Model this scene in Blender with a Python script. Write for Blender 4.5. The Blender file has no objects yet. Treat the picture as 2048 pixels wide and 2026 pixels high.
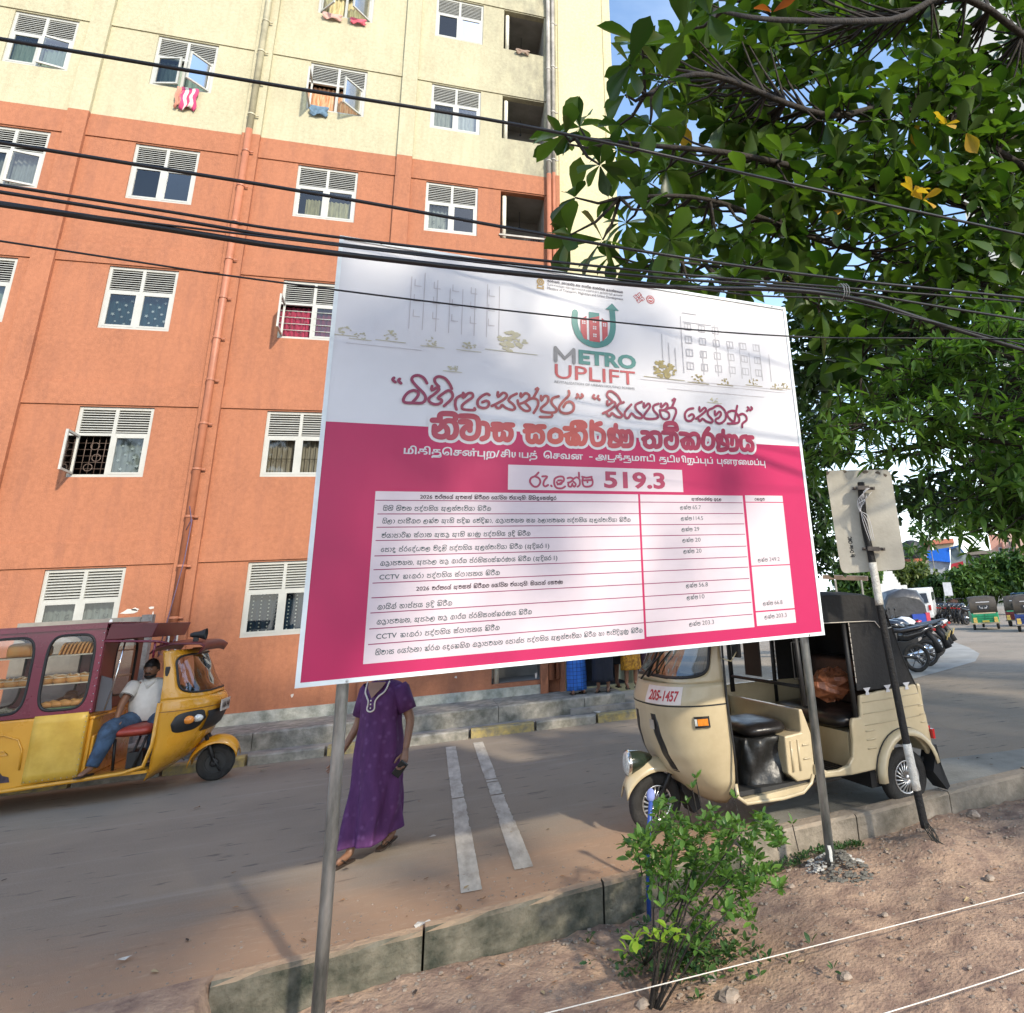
import bpy, math, random
from mathutils import Vector, Matrix
R = math.radians
random.seed(7)
scene = bpy.context.scene
# ------------------------------------------------------------------ camera, sky, sun, exposure
FPX, PX, PY, W, H = 1357.0, 1351.0, 768.0, 2048.0, 2026.0
AX = ((0.94487139, 0.04233169, 0.32469384), (-0.32156217, 0.30702828, 0.89572954), (-0.06177244, -0.95075847, 0.30371451))
CAM = Vector((0, 0, 1.6))
cam = bpy.data.cameras.new('camera'); camo = bpy.data.objects.new('camera', cam)
scene.collection.objects.link(camo); scene.camera = camo
cam.sensor_fit = 'HORIZONTAL'; cam.sensor_width = 36; cam.lens = 36 * FPX / W
cam.shift_x = (W / 2 - PX) / W; cam.shift_y = -(H / 2 - PY) / W
cam.clip_start = 0.05; cam.clip_end = 3000
camo.matrix_world = Matrix([[AX[i][0], -AX[i][1], -AX[i][2], CAM[i]] for i in range(3)] + [[0, 0, 0, 1]])
SUN = Vector((0.30, -0.80, 0.50)).normalized()
el = math.asin(SUN.z); az = math.atan2(SUN.x, SUN.y)
w = bpy.data.worlds.new('World'); scene.world = w; w.use_nodes = True
nt = w.node_tree; nt.nodes.clear()
N = lambda t: nt.nodes.new(t)
out = N('ShaderNodeOutputWorld'); bg = N('ShaderNodeBackground'); sky = N('ShaderNodeTexSky')
sky.sky_type = 'NISHITA'; sky.sun_disc = False; sky.sun_elevation = el; sky.sun_rotation = az
sky.air_density = 1.2; sky.dust_density = 0.6; sky.ozone_density = 2.0
tc = N('ShaderNodeTexCoord'); mp = N('ShaderNodeMapping'); mp.inputs['Scale'].default_value = (1.0, 1.0, 3.2)
nz = N('ShaderNodeTexNoise'); nz.inputs['Scale'].default_value = 2.6; nz.inputs['Detail'].default_value = 8; nz.inputs['Roughness'].default_value = 0.55
cr = N('ShaderNodeValToRGB'); cr.color_ramp.elements[0].position = 0.44; cr.color_ramp.elements[1].position = 0.66
sx = N('ShaderNodeSeparateXYZ'); mr = N('ShaderNodeMapRange')
mr.inputs['From Min'].default_value = 0.42; mr.inputs['From Max'].default_value = 0.12; mr.inputs['To Min'].default_value = 0.12; mr.inputs['To Max'].default_value = 1.0
mu = N('ShaderNodeMath'); mu.operation = 'MULTIPLY'
ad = N('ShaderNodeMath'); ad.operation = 'ADD'; ad.use_clamp = True
mr2 = N('ShaderNodeMapRange'); mr2.inputs['From Min'].default_value = 0.30; mr2.inputs['From Max'].default_value = 0.0; mr2.inputs['To Min'].default_value = 0.0; mr2.inputs['To Max'].default_value = 0.75
mx = N('ShaderNodeMix'); mx.data_type = 'RGBA'; mx.inputs[7].default_value = (6.2, 6.9, 7.6, 1)
L = nt.links.new
L(tc.outputs['Generated'], mp.inputs['Vector']); L(mp.outputs[0], nz.inputs['Vector']); L(nz.outputs['Fac'], cr.inputs[0])
L(tc.outputs['Generated'], sx.inputs[0]); L(sx.outputs['Z'], mr.inputs['Value']); L(sx.outputs['Z'], mr2.inputs['Value'])
L(cr.outputs[0], mu.inputs[0]); L(mr.outputs[0], mu.inputs[1]); L(mu.outputs[0], ad.inputs[0]); L(mr2.outputs[0], ad.inputs[1])
L(ad.outputs[0], mx.inputs[0]); L(sky.outputs[0], mx.inputs[6]); L(mx.outputs[2], bg.inputs['Color'])
bg.inputs['Strength'].default_value = 0.15; L(bg.outputs[0], out.inputs['Surface'])
sl = bpy.data.lights.new('sun', 'SUN'); sl.energy = 2.0; sl.angle = R(2.2); sl.color = (1.0, 0.90, 0.74)
so = bpy.data.objects.new('sun', sl); scene.collection.objects.link(so)
so.rotation_euler = SUN.to_track_quat('Z', 'Y').to_euler()
vs = scene.view_settings; vs.view_transform = 'Standard'; vs.look = 'None'; vs.gamma = 1; vs.use_curve_mapping = False; vs.exposure = 1.32
# ------------------------------------------------------------------ helpers
COL = scene.collection
def ray(u, v):
    c = (u - PX, v - PY, FPX)
    return Vector([AX[i][0] * c[0] + AX[i][1] * c[1] + AX[i][2] * c[2] for i in range(3)])
def on_y(u, v, Y):
    d = ray(u, v); return CAM + d * (Y / d.y)
def on_z(u, v, z=0.0):
    d = ray(u, v); return CAM + d * ((z - CAM.z) / d.z)
def at(u, v, dist):
    return CAM + ray(u, v).normalized() * dist
def zg(x, y=0):
    return -0.027 * max(0.0, x - 6.0)
def gp(x, y):                      # a point seen on a level ground moved along its line of sight to the falling street
    t = 1.438 / (1.6 - 0.027 * x) if x > 6 else 1.0
    if x * t < 6: t = 1.0
    return Vector((x * t, y * t, zg(x * t)))
MATS = {}
def mat(name, col, rough=0.6, metal=0.0, var=0.12, scale=6.0, bump=0.0, bscale=40.0, col2=None, spec=0.5, stretch=None, alpha=None, emit=None, coat=0.0):
    if name in MATS: return MATS[name]
    m = bpy.data.materials.new(name); m.use_nodes = True; t = m.node_tree; b = t.nodes['Principled BSDF']
    b.inputs['Roughness'].default_value = rough; b.inputs['Metallic'].default_value = metal
    b.inputs['Specular IOR Level'].default_value = spec; b.inputs['Coat Weight'].default_value = coat; b.inputs['Coat Roughness'].default_value = 0.08
    c4 = (*col, 1); b.inputs['Base Color'].default_value = c4
    g = t.nodes.new('ShaderNodeNewGeometry')
    tcn = t.nodes.new('ShaderNodeTexCoord'); mpn = t.nodes.new('ShaderNodeMapping')
    t.links.new(tcn.outputs['Object'], mpn.inputs[0])
    if stretch: mpn.inputs['Scale'].default_value = stretch
    if var > 0 or col2:
        n = t.nodes.new('ShaderNodeTexNoise'); n.inputs['Scale'].default_value = scale; n.inputs['Detail'].default_value = 7; n.inputs['Roughness'].default_value = 0.62
        t.links.new(mpn.outputs[0], n.inputs['Vector'])
        rmp = t.nodes.new('ShaderNodeValToRGB'); t.links.new(n.outputs['Fac'], rmp.inputs[0])
        e = rmp.color_ramp.elements; e[0].position = 0.32; e[1].position = 0.68
        lo = col2 if col2 else tuple(x * (1 - var) for x in col); hi = tuple(min(1, x * (1 + var)) for x in col)
        e[0].color = (*lo, 1); e[1].color = (*hi, 1)
        t.links.new(rmp.outputs[0], b.inputs['Base Color'])
        mr_ = t.nodes.new('ShaderNodeMapRange'); mr_.inputs['To Min'].default_value = max(0.02, rough - 0.1); mr_.inputs['To Max'].default_value = min(1, rough + 0.1)
        t.links.new(n.outputs['Fac'], mr_.inputs['Value']); t.links.new(mr_.outputs[0], b.inputs['Roughness'])
    if bump > 0:
        n2 = t.nodes.new('ShaderNodeTexNoise'); n2.inputs['Scale'].default_value = bscale; n2.inputs['Detail'].default_value = 6
        t.links.new(mpn.outputs[0], n2.inputs['Vector'])
        bp = t.nodes.new('ShaderNodeBump'); bp.inputs['Strength'].default_value = bump; bp.inputs['Distance'].default_value = 0.02
        t.links.new(n2.outputs['Fac'], bp.inputs['Height']); t.links.new(bp.outputs[0], b.inputs['Normal'])
    if alpha is not None: b.inputs['Alpha'].default_value = alpha
    if emit: b.inputs['Emission Color'].default_value = (*emit, 1); b.inputs['Emission Strength'].default_value = 1
    MATS[name] = m; return m
def glass(name, tint=(0.75, 0.8, 0.8), refl=0.10, rough=0.03):
    if name in MATS: return MATS[name]
    m = bpy.data.materials.new(name); m.use_nodes = True; t = m.node_tree; t.nodes.clear()
    o = t.nodes.new('ShaderNodeOutputMaterial'); tr = t.nodes.new('ShaderNodeBsdfTransparent'); gl = t.nodes.new('ShaderNodeBsdfGlossy')
    fr = t.nodes.new('ShaderNodeFresnel'); fr.inputs['IOR'].default_value = 1.5; a = t.nodes.new('ShaderNodeMath'); a.operation = 'ADD'; a.inputs[1].default_value = refl; a.use_clamp = True
    tr.inputs[0].default_value = (*tint, 1); gl.inputs['Roughness'].default_value = rough
    mxs = t.nodes.new('ShaderNodeMixShader'); t.links.new(fr.outputs[0], a.inputs[0]); t.links.new(a.outputs[0], mxs.inputs[0])
    t.links.new(tr.outputs[0], mxs.inputs[1]); t.links.new(gl.outputs[0], mxs.inputs[2]); t.links.new(mxs.outputs[0], o.inputs[0])
    MATS[name] = m; return m
def leafmat(name, c0, c1, trans=0.3, rough=0.45):
    if name in MATS: return MATS[name]
    m = bpy.data.materials.new(name); m.use_nodes = True; t = m.node_tree; t.nodes.clear()
    o = t.nodes.new('ShaderNodeOutputMaterial'); p = t.nodes.new('ShaderNodeBsdfPrincipled'); tl = t.nodes.new('ShaderNodeBsdfTranslucent')
    g = t.nodes.new('ShaderNodeNewGeometry'); oi = t.nodes.new('ShaderNodeObjectInfo'); a = t.nodes.new('ShaderNodeMath'); a.operation = 'ADD'; fr = t.nodes.new('ShaderNodeMath'); fr.operation = 'FRACT'
    t.links.new(g.outputs['Random Per Island'], a.inputs[0]); t.links.new(oi.outputs['Random'], a.inputs[1]); t.links.new(a.outputs[0], fr.inputs[0])
    r = t.nodes.new('ShaderNodeValToRGB'); e = r.color_ramp.elements; e[0].color = (*c0, 1); e[1].color = (*c1, 1)
    t.links.new(fr.outputs[0], r.inputs[0]); t.links.new(r.outputs[0], p.inputs['Base Color'])
    hs = t.nodes.new('ShaderNodeMix'); hs.data_type = 'RGBA'; hs.blend_type = 'MULTIPLY'; hs.inputs[0].default_value = 1; hs.inputs[7].default_value = (1.5, 1.7, 0.5, 1)
    t.links.new(r.outputs[0], hs.inputs[6]); t.links.new(hs.outputs[2], tl.inputs[0])
    p.inputs['Roughness'].default_value = rough; p.inputs['Specular IOR Level'].default_value = 0.35
    ms = t.nodes.new('ShaderNodeMixShader'); ms.inputs[0].default_value = trans
    t.links.new(p.outputs[0], ms.inputs[1]); t.links.new(tl.outputs[0], ms.inputs[2]); t.links.new(ms.outputs[0], o.inputs[0])
    MATS[name] = m; return m
def tag(o, label=None, cat=None, group=None, kind=None):
    if label: o['label'] = label
    if cat: o['category'] = cat
    if group: o['group'] = group
    if kind: o['kind'] = kind
    return o
def empty(name, loc=(0, 0, 0), rz=0.0, label=None, cat=None, group=None, kind=None):
    o = bpy.data.objects.new(name, None); COL.objects.link(o); o.location = loc; o.rotation_euler = (0, 0, rz); o.empty_display_size = 0.1
    return tag(o, label, cat, group, kind)
def dup(root, loc=None, rz=None, label=None, parent=None):
    r = root.copy(); COL.objects.link(r)
    if loc is not None: r.location = loc
    if rz is not None: r.rotation_euler = (0, 0, rz)
    if label: r['label'] = label
    if parent is not None: r.parent = parent
    for ch in list(root.children):
        c = ch.copy(); COL.objects.link(c); c.parent = r
        for g in list(ch.children):
            d = g.copy(); COL.objects.link(d); d.parent = c
    return r
class MB:
    def __init__(s): s.v = []; s.f = []; s.mi = []; s.sm = []; s.cur = 0; s.smooth = False
    def add(s, vs_, fs_, smooth=None):
        k = len(s.v); s.v.extend([tuple(q) for q in vs_])
        for f in fs_: s.f.append(tuple(i + k for i in f)); s.mi.append(s.cur); s.sm.append(s.smooth if smooth is None else smooth)
        return s
    def box(s, c, d, Rm=None):
        x, y, z = d[0] / 2, d[1] / 2, d[2] / 2
        vs_ = [Vector(p) for p in ((-x, -y, -z), (x, -y, -z), (x, y, -z), (-x, y, -z), (-x, -y, z), (x, -y, z), (x, y, z), (-x, y, z))]
        if Rm is not None: vs_ = [Rm @ p for p in vs_]
        return s.add([p + Vector(c) for p in vs_], [(0, 3, 2, 1), (4, 5, 6, 7), (0, 1, 5, 4), (1, 2, 6, 5), (2, 3, 7, 6), (3, 0, 4, 7)], False)
    def bb(s, a, b):
        return s.box([(a[i] + b[i]) / 2 for i in range(3)], [abs(b[i] - a[i]) for i in range(3)])
    def tube(s, pts, r, n=8, cap=True, flat=1.0):
        pts = [Vector(p) for p in pts]; k = len(pts)
        rr = r if isinstance(r, (list, tuple)) else [r] * k
        vs_ = []; fs_ = []; prev = None
        for i, p in enumerate(pts):
            d = (pts[min(i + 1, k - 1)] - pts[max(i - 1, 0)]).normalized()
            if prev is None:
                a = Vector((0, 0, 1)) if abs(d.z) < 0.9 else Vector((1, 0, 0)); u = d.cross(a).normalized()
            else:
                u = (prev - d * prev.dot(d)).normalized()
            prev = u; w_ = d.cross(u)
            for j in range(n):
                t = 2 * math.pi * j / n; vs_.append(p + (u * math.cos(t) + w_ * math.sin(t) * flat) * rr[i])
        for i in range(k - 1):
            for j in range(n):
                a = i * n + j; b = i * n + (j + 1) % n; fs_.append((a, b, b + n, a + n))
        if cap: fs_.append(tuple(range(n - 1, -1, -1))); fs_.append(tuple(range((k - 1) * n, k * n)))
        return s.add(vs_, fs_, True)
    def sph(s, c, r, n=10, m=6, Rm=None):
        r = (r, r, r) if not isinstance(r, (tuple, list)) else r
        vs_ = []; fs_ = []
        for i in range(m + 1):
            ph = math.pi * i / m
            for j in range(n):
                t = 2 * math.pi * j / n
                p = Vector((r[0] * math.sin(ph) * math.cos(t), r[1] * math.sin(ph) * math.sin(t), r[2] * math.cos(ph)))
                if Rm is not None: p = Rm @ p
                vs_.append(p + Vector(c))
        for i in range(m):
            for j in range(n):
                a = i * n + j; b = i * n + (j + 1) % n; fs_.append((a, a + n, b + n, b))
        return s.add(vs_, fs_, True)
    def lathe(s, prof, axis='y', c=(0, 0, 0), n=24, smooth=True):      # prof: (radius, offset along the axis)
        vs_ = []; fs_ = []
        for r, h in prof:
            for j in range(n):
                t = 2 * math.pi * j / n; a, b = r * math.cos(t), r * math.sin(t)
                p = {'x': (h, a, b), 'y': (a, h, b), 'z': (a, b, h)}[axis]; vs_.append(Vector(p) + Vector(c))
        for i in range(len(prof) - 1):
            for j in range(n):
                a = i * n + j; b = i * n + (j + 1) % n; fs_.append((a, b, b + n, a + n))
        return s.add(vs_, fs_, smooth)
    def loft(s, rings, closed=True, cap=True, smooth=True):
        n = len(rings[0]); fs_ = []
        vs_ = [p for rg in rings for p in rg]
        for i in range(len(rings) - 1):
            for j in range(n if closed else n - 1):
                a = i * n + j; b = i * n + (j + 1) % n; fs_.append((a, b, b + n, a + n))
        s.add(vs_, fs_, smooth)
        if cap:
            k = len(s.v) - len(vs_)
            s.f.append(tuple(k + i for i in range(n - 1, -1, -1))); s.mi.append(s.cur); s.sm.append(False)
            k2 = k + (len(rings) - 1) * n; s.f.append(tuple(k2 + i for i in range(n))); s.mi.append(s.cur); s.sm.append(False)
        return s
    def prism(s, poly, ax, a, b):     # poly in the two other axes; ax: 'x','y','z'
        n = len(poly)
        def P(q, h): return {'x': (h, q[0], q[1]), 'y': (q[0], h, q[1]), 'z': (q[0], q[1], h)}[ax]
        vs_ = [P(q, a) for q in poly] + [P(q, b) for q in poly]
        fs_ = [tuple(range(n - 1, -1, -1)), tuple(range(n, 2 * n))] + [(i, (i + 1) % n, (i + 1) % n + n, i + n) for i in range(n)]
        return s.add(vs_, fs_, False)
    def build(s, name, mats, parent=None, bevel=0, solid=0, **tags):
        me = bpy.data.meshes.new(name); me.from_pydata(s.v, [], s.f)
        for m in (mats if isinstance(mats, (list, tuple)) else [mats]): me.materials.append(m)
        me.polygons.foreach_set('material_index', s.mi); me.polygons.foreach_set('use_smooth', s.sm); me.update()
        o = bpy.data.objects.new(name, me); COL.objects.link(o)
        if parent is not None: o.parent = parent
        if solid: md = o.modifiers.new('solid', 'SOLIDIFY'); md.thickness = solid; md.offset = 0
        if bevel: md = o.modifiers.new('bevel', 'BEVEL'); md.width = bevel; md.segments = 2; md.limit_method = 'ANGLE'; md.angle_limit = R(40)
        return tag(o, tags.get('label'), tags.get('cat'), tags.get('group'), tags.get('kind'))
def smoothpath(pts, k=4, closed=False):
    n = len(pts)
    if n < 3: return list(pts)
    outp = []
    rng = range(n if closed else n - 1)
    for i in rng:
        if closed: p0, p1, p2, p3 = pts[i - 1], pts[i], pts[(i + 1) % n], pts[(i + 2) % n]
        else: p0, p1, p2, p3 = pts[max(i - 1, 0)], pts[i], pts[i + 1], pts[min(i + 2, n - 1)]
        for q in range(k):
            t = q / k
            outp.append(tuple(0.5 * ((2 * b) + (c - a) * t + (2 * a - 5 * b + 4 * c - d) * t * t + (3 * b - a - 3 * c + d) * t ** 3) for a, b, c, d in zip(p0, p1, p2, p3)))
    if not closed: outp.append(tuple(pts[-1]))
    return outp
def ribbon(mb, pts, w_, z0, eps=2e-5, mapf=None, sm=3):
    """flat stroke of width w_ with round ends, in the plane (s, z); mapf turns (s, z, lift) into a point"""
    p = smoothpath(pts, sm) if len(pts) > 2 else list(pts); h = w_ / 2; lift = z0
    L_ = []; R_ = []
    for i, q in enumerate(p):
        a = p[max(i - 1, 0)]; b = p[min(i + 1, len(p) - 1)]
        dx, dy = b[0] - a[0], b[1] - a[1]; d = math.hypot(dx, dy) or 1
        L_.append((q[0] - dy / d * h, q[1] + dx / d * h)); R_.append((q[0] + dy / d * h, q[1] - dx / d * h))
    vs_ = []; fs_ = []
    for i in range(len(p)):
        lift += eps; vs_.append(mapf(L_[i][0], L_[i][1], lift)); vs_.append(mapf(R_[i][0], R_[i][1], lift))
        if i: k = 2 * i; fs_.append((k - 2, k - 1, k + 1, k))
    mb.add(vs_, fs_, False)
    for e, q in ((0, p[0]), (1, p[-1])):
        lift += eps; mb.add([mapf(q[0] + h * math.cos(t * math.pi / 5), q[1] + h * math.sin(t * math.pi / 5), lift) for t in range(10)], [tuple(range(10))], False)
def text_geo(body, size=1.0, bold=0.0, align='LEFT', res=3, shear=0.0):
    cu = bpy.data.curves.new('t', 'FONT'); cu.body = body; cu.size = size; cu.align_x = align; cu.resolution_u = res; cu.offset = bold; cu.shear = shear
    o = bpy.data.objects.new('t', cu); COL.objects.link(o); bpy.context.view_layer.update()
    me = o.evaluated_get(bpy.context.evaluated_depsgraph_get()).to_mesh()
    vs_ = [tuple(v.co) for v in me.vertices]; fs_ = [tuple(p.vertices) for p in me.polygons]
    o.evaluated_get(bpy.context.evaluated_depsgraph_get()).to_mesh_clear(); bpy.data.objects.remove(o); bpy.data.curves.remove(cu)
    return vs_, fs_
def put_text(mb, body, x0, x1, y0, mapf, height=None, bold=0.0, lift=0.002, mode='fit', res=3):
    """text between x0 and x1 on baseline y0; height = cap height"""
    vs_, fs_ = text_geo(body, 1.0, bold, res=res)
    if not vs_: return
    xa = min(v[0] for v in vs_); xb = max(v[0] for v in vs_); sx_ = (x1 - x0) / max(1e-6, xb - xa)
    sy = height / 0.73 if height else sx_
    mb.add([mapf(x0 + (v[0] - xa) * sx_, y0 + v[1] * sy, lift) for v in vs_], fs_, False)
def ringpatch(mb, mapf, rect, inner, n=48, rings=3, pw=5.0, sm=True):
    """surface between a rectangle and a rounded rectangle inside it, both in the (a, b) plane of mapf; returns the inner outline"""
    a0, b0, a1, b1 = rect; ca, cb, ra, rb = inner; rows = [[] for _ in range(rings + 1)]; inn = []
    for j in range(n):
        t = 2 * math.pi * (j + 0.5) / n; c, s_ = math.cos(t), math.sin(t)
        ia = ca + ra * math.copysign(abs(c) ** (2 / pw), c); ib = cb + rb * math.copysign(abs(s_) ** (2 / pw), s_)
        inn.append((ia, ib)); dx, dy = ia - ca, ib - cb
        k = min(((a1 - ca) / dx) if dx > 1e-9 else ((a0 - ca) / dx if dx < -1e-9 else 1e9), ((b1 - cb) / dy) if dy > 1e-9 else ((b0 - cb) / dy if dy < -1e-9 else 1e9))
        oa, ob = ca + dx * k, cb + dy * k
        for r_ in range(rings + 1):
            f = r_ / rings; rows[r_].append(mapf(oa + (ia - oa) * f, ob + (ib - ob) * f))
    # push the nearest outline points into the rectangle's corners
    for (qa, qb) in ((a0, b0), (a0, b1), (a1, b0), (a1, b1)):
        best = min(range(n), key=lambda j: (Vector(rows[0][j]) - Vector(mapf(qa, qb))).length); rows[0][best] = mapf(qa, qb)
    mb.loft(rows, closed=True, cap=False, smooth=sm)
    return inn
def fanpatch(mb, mapf, inn, c, rings=4):
    rows = []
    for r_ in range(rings + 1):
        f = 1 - r_ / rings * 0.98; rows.append([mapf(c[0] + (a - c[0]) * f, c[1] + (b - c[1]) * f) for a, b in inn])
    mb.loft(rows, closed=True, cap=False, smooth=True); k = len(mb.v)
    mb.f.append(tuple(range(k - len(inn), k))); mb.mi.append(mb.cur); mb.sm.append(True)
# ------------------------------------------------------------------ materials of the setting
def wallmat(name, col, dirt, grime=0.0, gx=(0.3, 1.9)):
    if name in MATS: return MATS[name]
    m = mat(name, col, rough=0.85, var=0.0, bump=0.25, bscale=55.0, spec=0.25); t = m.node_tree; b = t.nodes['Principled BSDF']; n = t.nodes.new
    tcn = n('ShaderNodeTexCoord')
    def noise(scale, mp_, det=6, rough=0.6):
        mm = n('ShaderNodeMapping'); mm.inputs['Scale'].default_value = mp_; t.links.new(tcn.outputs['Object'], mm.inputs[0])
        q = n('ShaderNodeTexNoise'); q.inputs['Scale'].default_value = scale; q.inputs['Detail'].default_value = det; q.inputs['Roughness'].default_value = rough; t.links.new(mm.outputs[0], q.inputs[0]); return q
    def ramp(src, a, b_, c0=(0, 0, 0, 1), c1=(1, 1, 1, 1)):
        r = n('ShaderNodeValToRGB'); e = r.color_ramp.elements; e[0].position = a; e[1].position = b_; e[0].color = c0; e[1].color = c1; t.links.new(src, r.inputs[0]); return r
    def mix(fac, a, b_, mode='MIX'):
        q = n('ShaderNodeMix'); q.data_type = 'RGBA'; q.blend_type = mode
        if isinstance(fac, float): q.inputs[0].default_value = fac
        else: t.links.new(fac, q.inputs[0])
        for i, z in ((6, a), (7, b_)):
            if isinstance(z, tuple): q.inputs[i].default_value = z
            else: t.links.new(z, q.inputs[i])
        return q.outputs[2]
    big = ramp(noise(0.9, (1, 1, .7), 9, 0.7).outputs['Fac'], 0.38, 0.62)
    fine = ramp(noise(16, (1, 1, 1), 10, 0.8).outputs['Fac'], 0.35, 0.68)
    streak = ramp(noise(2.2, (2.2, 1, 0.35), 9, 0.75).outputs['Fac'], 0.48, 0.78)
    c = mix(big.outputs[0], (*col, 1), (*[x * 0.80 for x in col], 1))
    c = mix(fine.outputs[0], c, (*[min(1, x * 1.22) for x in col], 1))
    sc = n('ShaderNodeMath'); sc.operation = 'MULTIPLY'; sc.inputs[1].default_value = 0.55; t.links.new(streak.outputs[0], sc.inputs[0])
    c = mix(sc.outputs[0], c, (*dirt, 1))
    if grime:
        sep = n('ShaderNodeSeparateXYZ'); t.links.new(tcn.outputs['Object'], sep.inputs[0]); g = n('ShaderNodeMapRange')
        g.inputs['From Min'].default_value = gx[0]; g.inputs['From Max'].default_value = gx[1]; t.links.new(sep.outputs['X'], g.inputs['Value'])
        g2 = ramp(noise(2.2, (1.6, 1, 0.7), 9, 0.72).outputs['Fac'], 0.34, 0.66)
        mm = n('ShaderNodeMath'); mm.operation = 'MULTIPLY'; t.links.new(g.outputs[0], mm.inputs[0]); t.links.new(g2.outputs[0], mm.inputs[1])
        m3 = n('ShaderNodeMath'); m3.operation = 'MULTIPLY'; m3.inputs[1].default_value = grime; t.links.new(mm.outputs[0], m3.inputs[0])
        c = mix(m3.outputs[0], c, (0.16, 0.15, 0.12, 1))
    t.links.new(c, b.inputs['Base Color']); return m
ORANGE = wallmat('orange_render', (0.365, 0.148, 0.080), (0.20, 0.09, 0.065), 0.0)
CREAM = wallmat('cream_render', (0.44, 0.405, 0.272), (0.34, 0.27, 0.17), 0.9)
CREAM2 = wallmat('cream_wing_render', (0.54, 0.495, 0.30), (0.46, 0.38, 0.23), 0.0)
CONC = mat('old_concrete', (0.30, 0.275, 0.235), 0.9, var=0.25, scale=7, bump=0.6, bscale=25, col2=(0.13, 0.125, 0.10))
MOSS = mat('mossy_concrete', (0.145, 0.13, 0.098), 0.95, var=0.3, scale=6, bump=1.0, bscale=22, col2=(0.022, 0.028, 0.018)); KBR = mat('earth_stained_concrete', (0.25, 0.21, 0.165), 0.95, var=0.3, scale=5, bump=0.8, bscale=22, col2=(0.11, 0.095, 0.07))
def dusty(m, c=(0.40, 0.27, 0.17)):            # pale dust lies on whatever faces up
    t = m.node_tree; b = t.nodes['Principled BSDF']; g = t.nodes.new('ShaderNodeNewGeometry'); s = t.nodes.new('ShaderNodeSeparateXYZ'); t.links.new(g.outputs['Normal'], s.inputs[0])
    r = t.nodes.new('ShaderNodeMapRange'); r.inputs['From Min'].default_value = 0.55; r.inputs['From Max'].default_value = 0.85; t.links.new(s.outputs['Z'], r.inputs[0])
    x = t.nodes.new('ShaderNodeMix'); x.data_type = 'RGBA'; old = b.inputs['Base Color'].links[0].from_socket; t.links.new(r.outputs[0], x.inputs[0]); t.links.new(old, x.inputs[6]); x.inputs[7].default_value = (*c, 1); t.links.new(x.outputs[2], b.inputs['Base Color'])
dusty(MOSS); dusty(KBR, (0.33, 0.26, 0.19))
YELK = mat('worn_yellow_kerb_paint', (0.36, 0.27, 0.09), 0.85, var=0.2, scale=11, bump=0.4, bscale=25, col2=(0.17, 0.155, 0.12))
WHITEF = mat('white_window_frame', (0.45, 0.45, 0.41), 0.4, var=0.06, scale=5)
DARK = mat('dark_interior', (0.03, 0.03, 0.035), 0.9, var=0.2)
GREYW = mat('grey_plaster', (0.24, 0.23, 0.21), 0.9, var=0.25, scale=2, bump=0.2)
BLACK = mat('black_rubber', (0.012, 0.012, 0.013), 0.55, var=0.2, scale=12)
STEEL = mat('galvanised_steel', (0.42, 0.44, 0.44), 0.38, 0.75, var=0.35, scale=9, col2=(0.10, 0.12, 0.12), stretch=(1, 1, 0.25), bump=0.08)
CHROME = mat('chrome', (0.7, 0.7, 0.7), 0.15, 1.0, var=0.05)
GLASS = glass('clear_glass', (0.55, 0.60, 0.58), 0.035)
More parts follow.
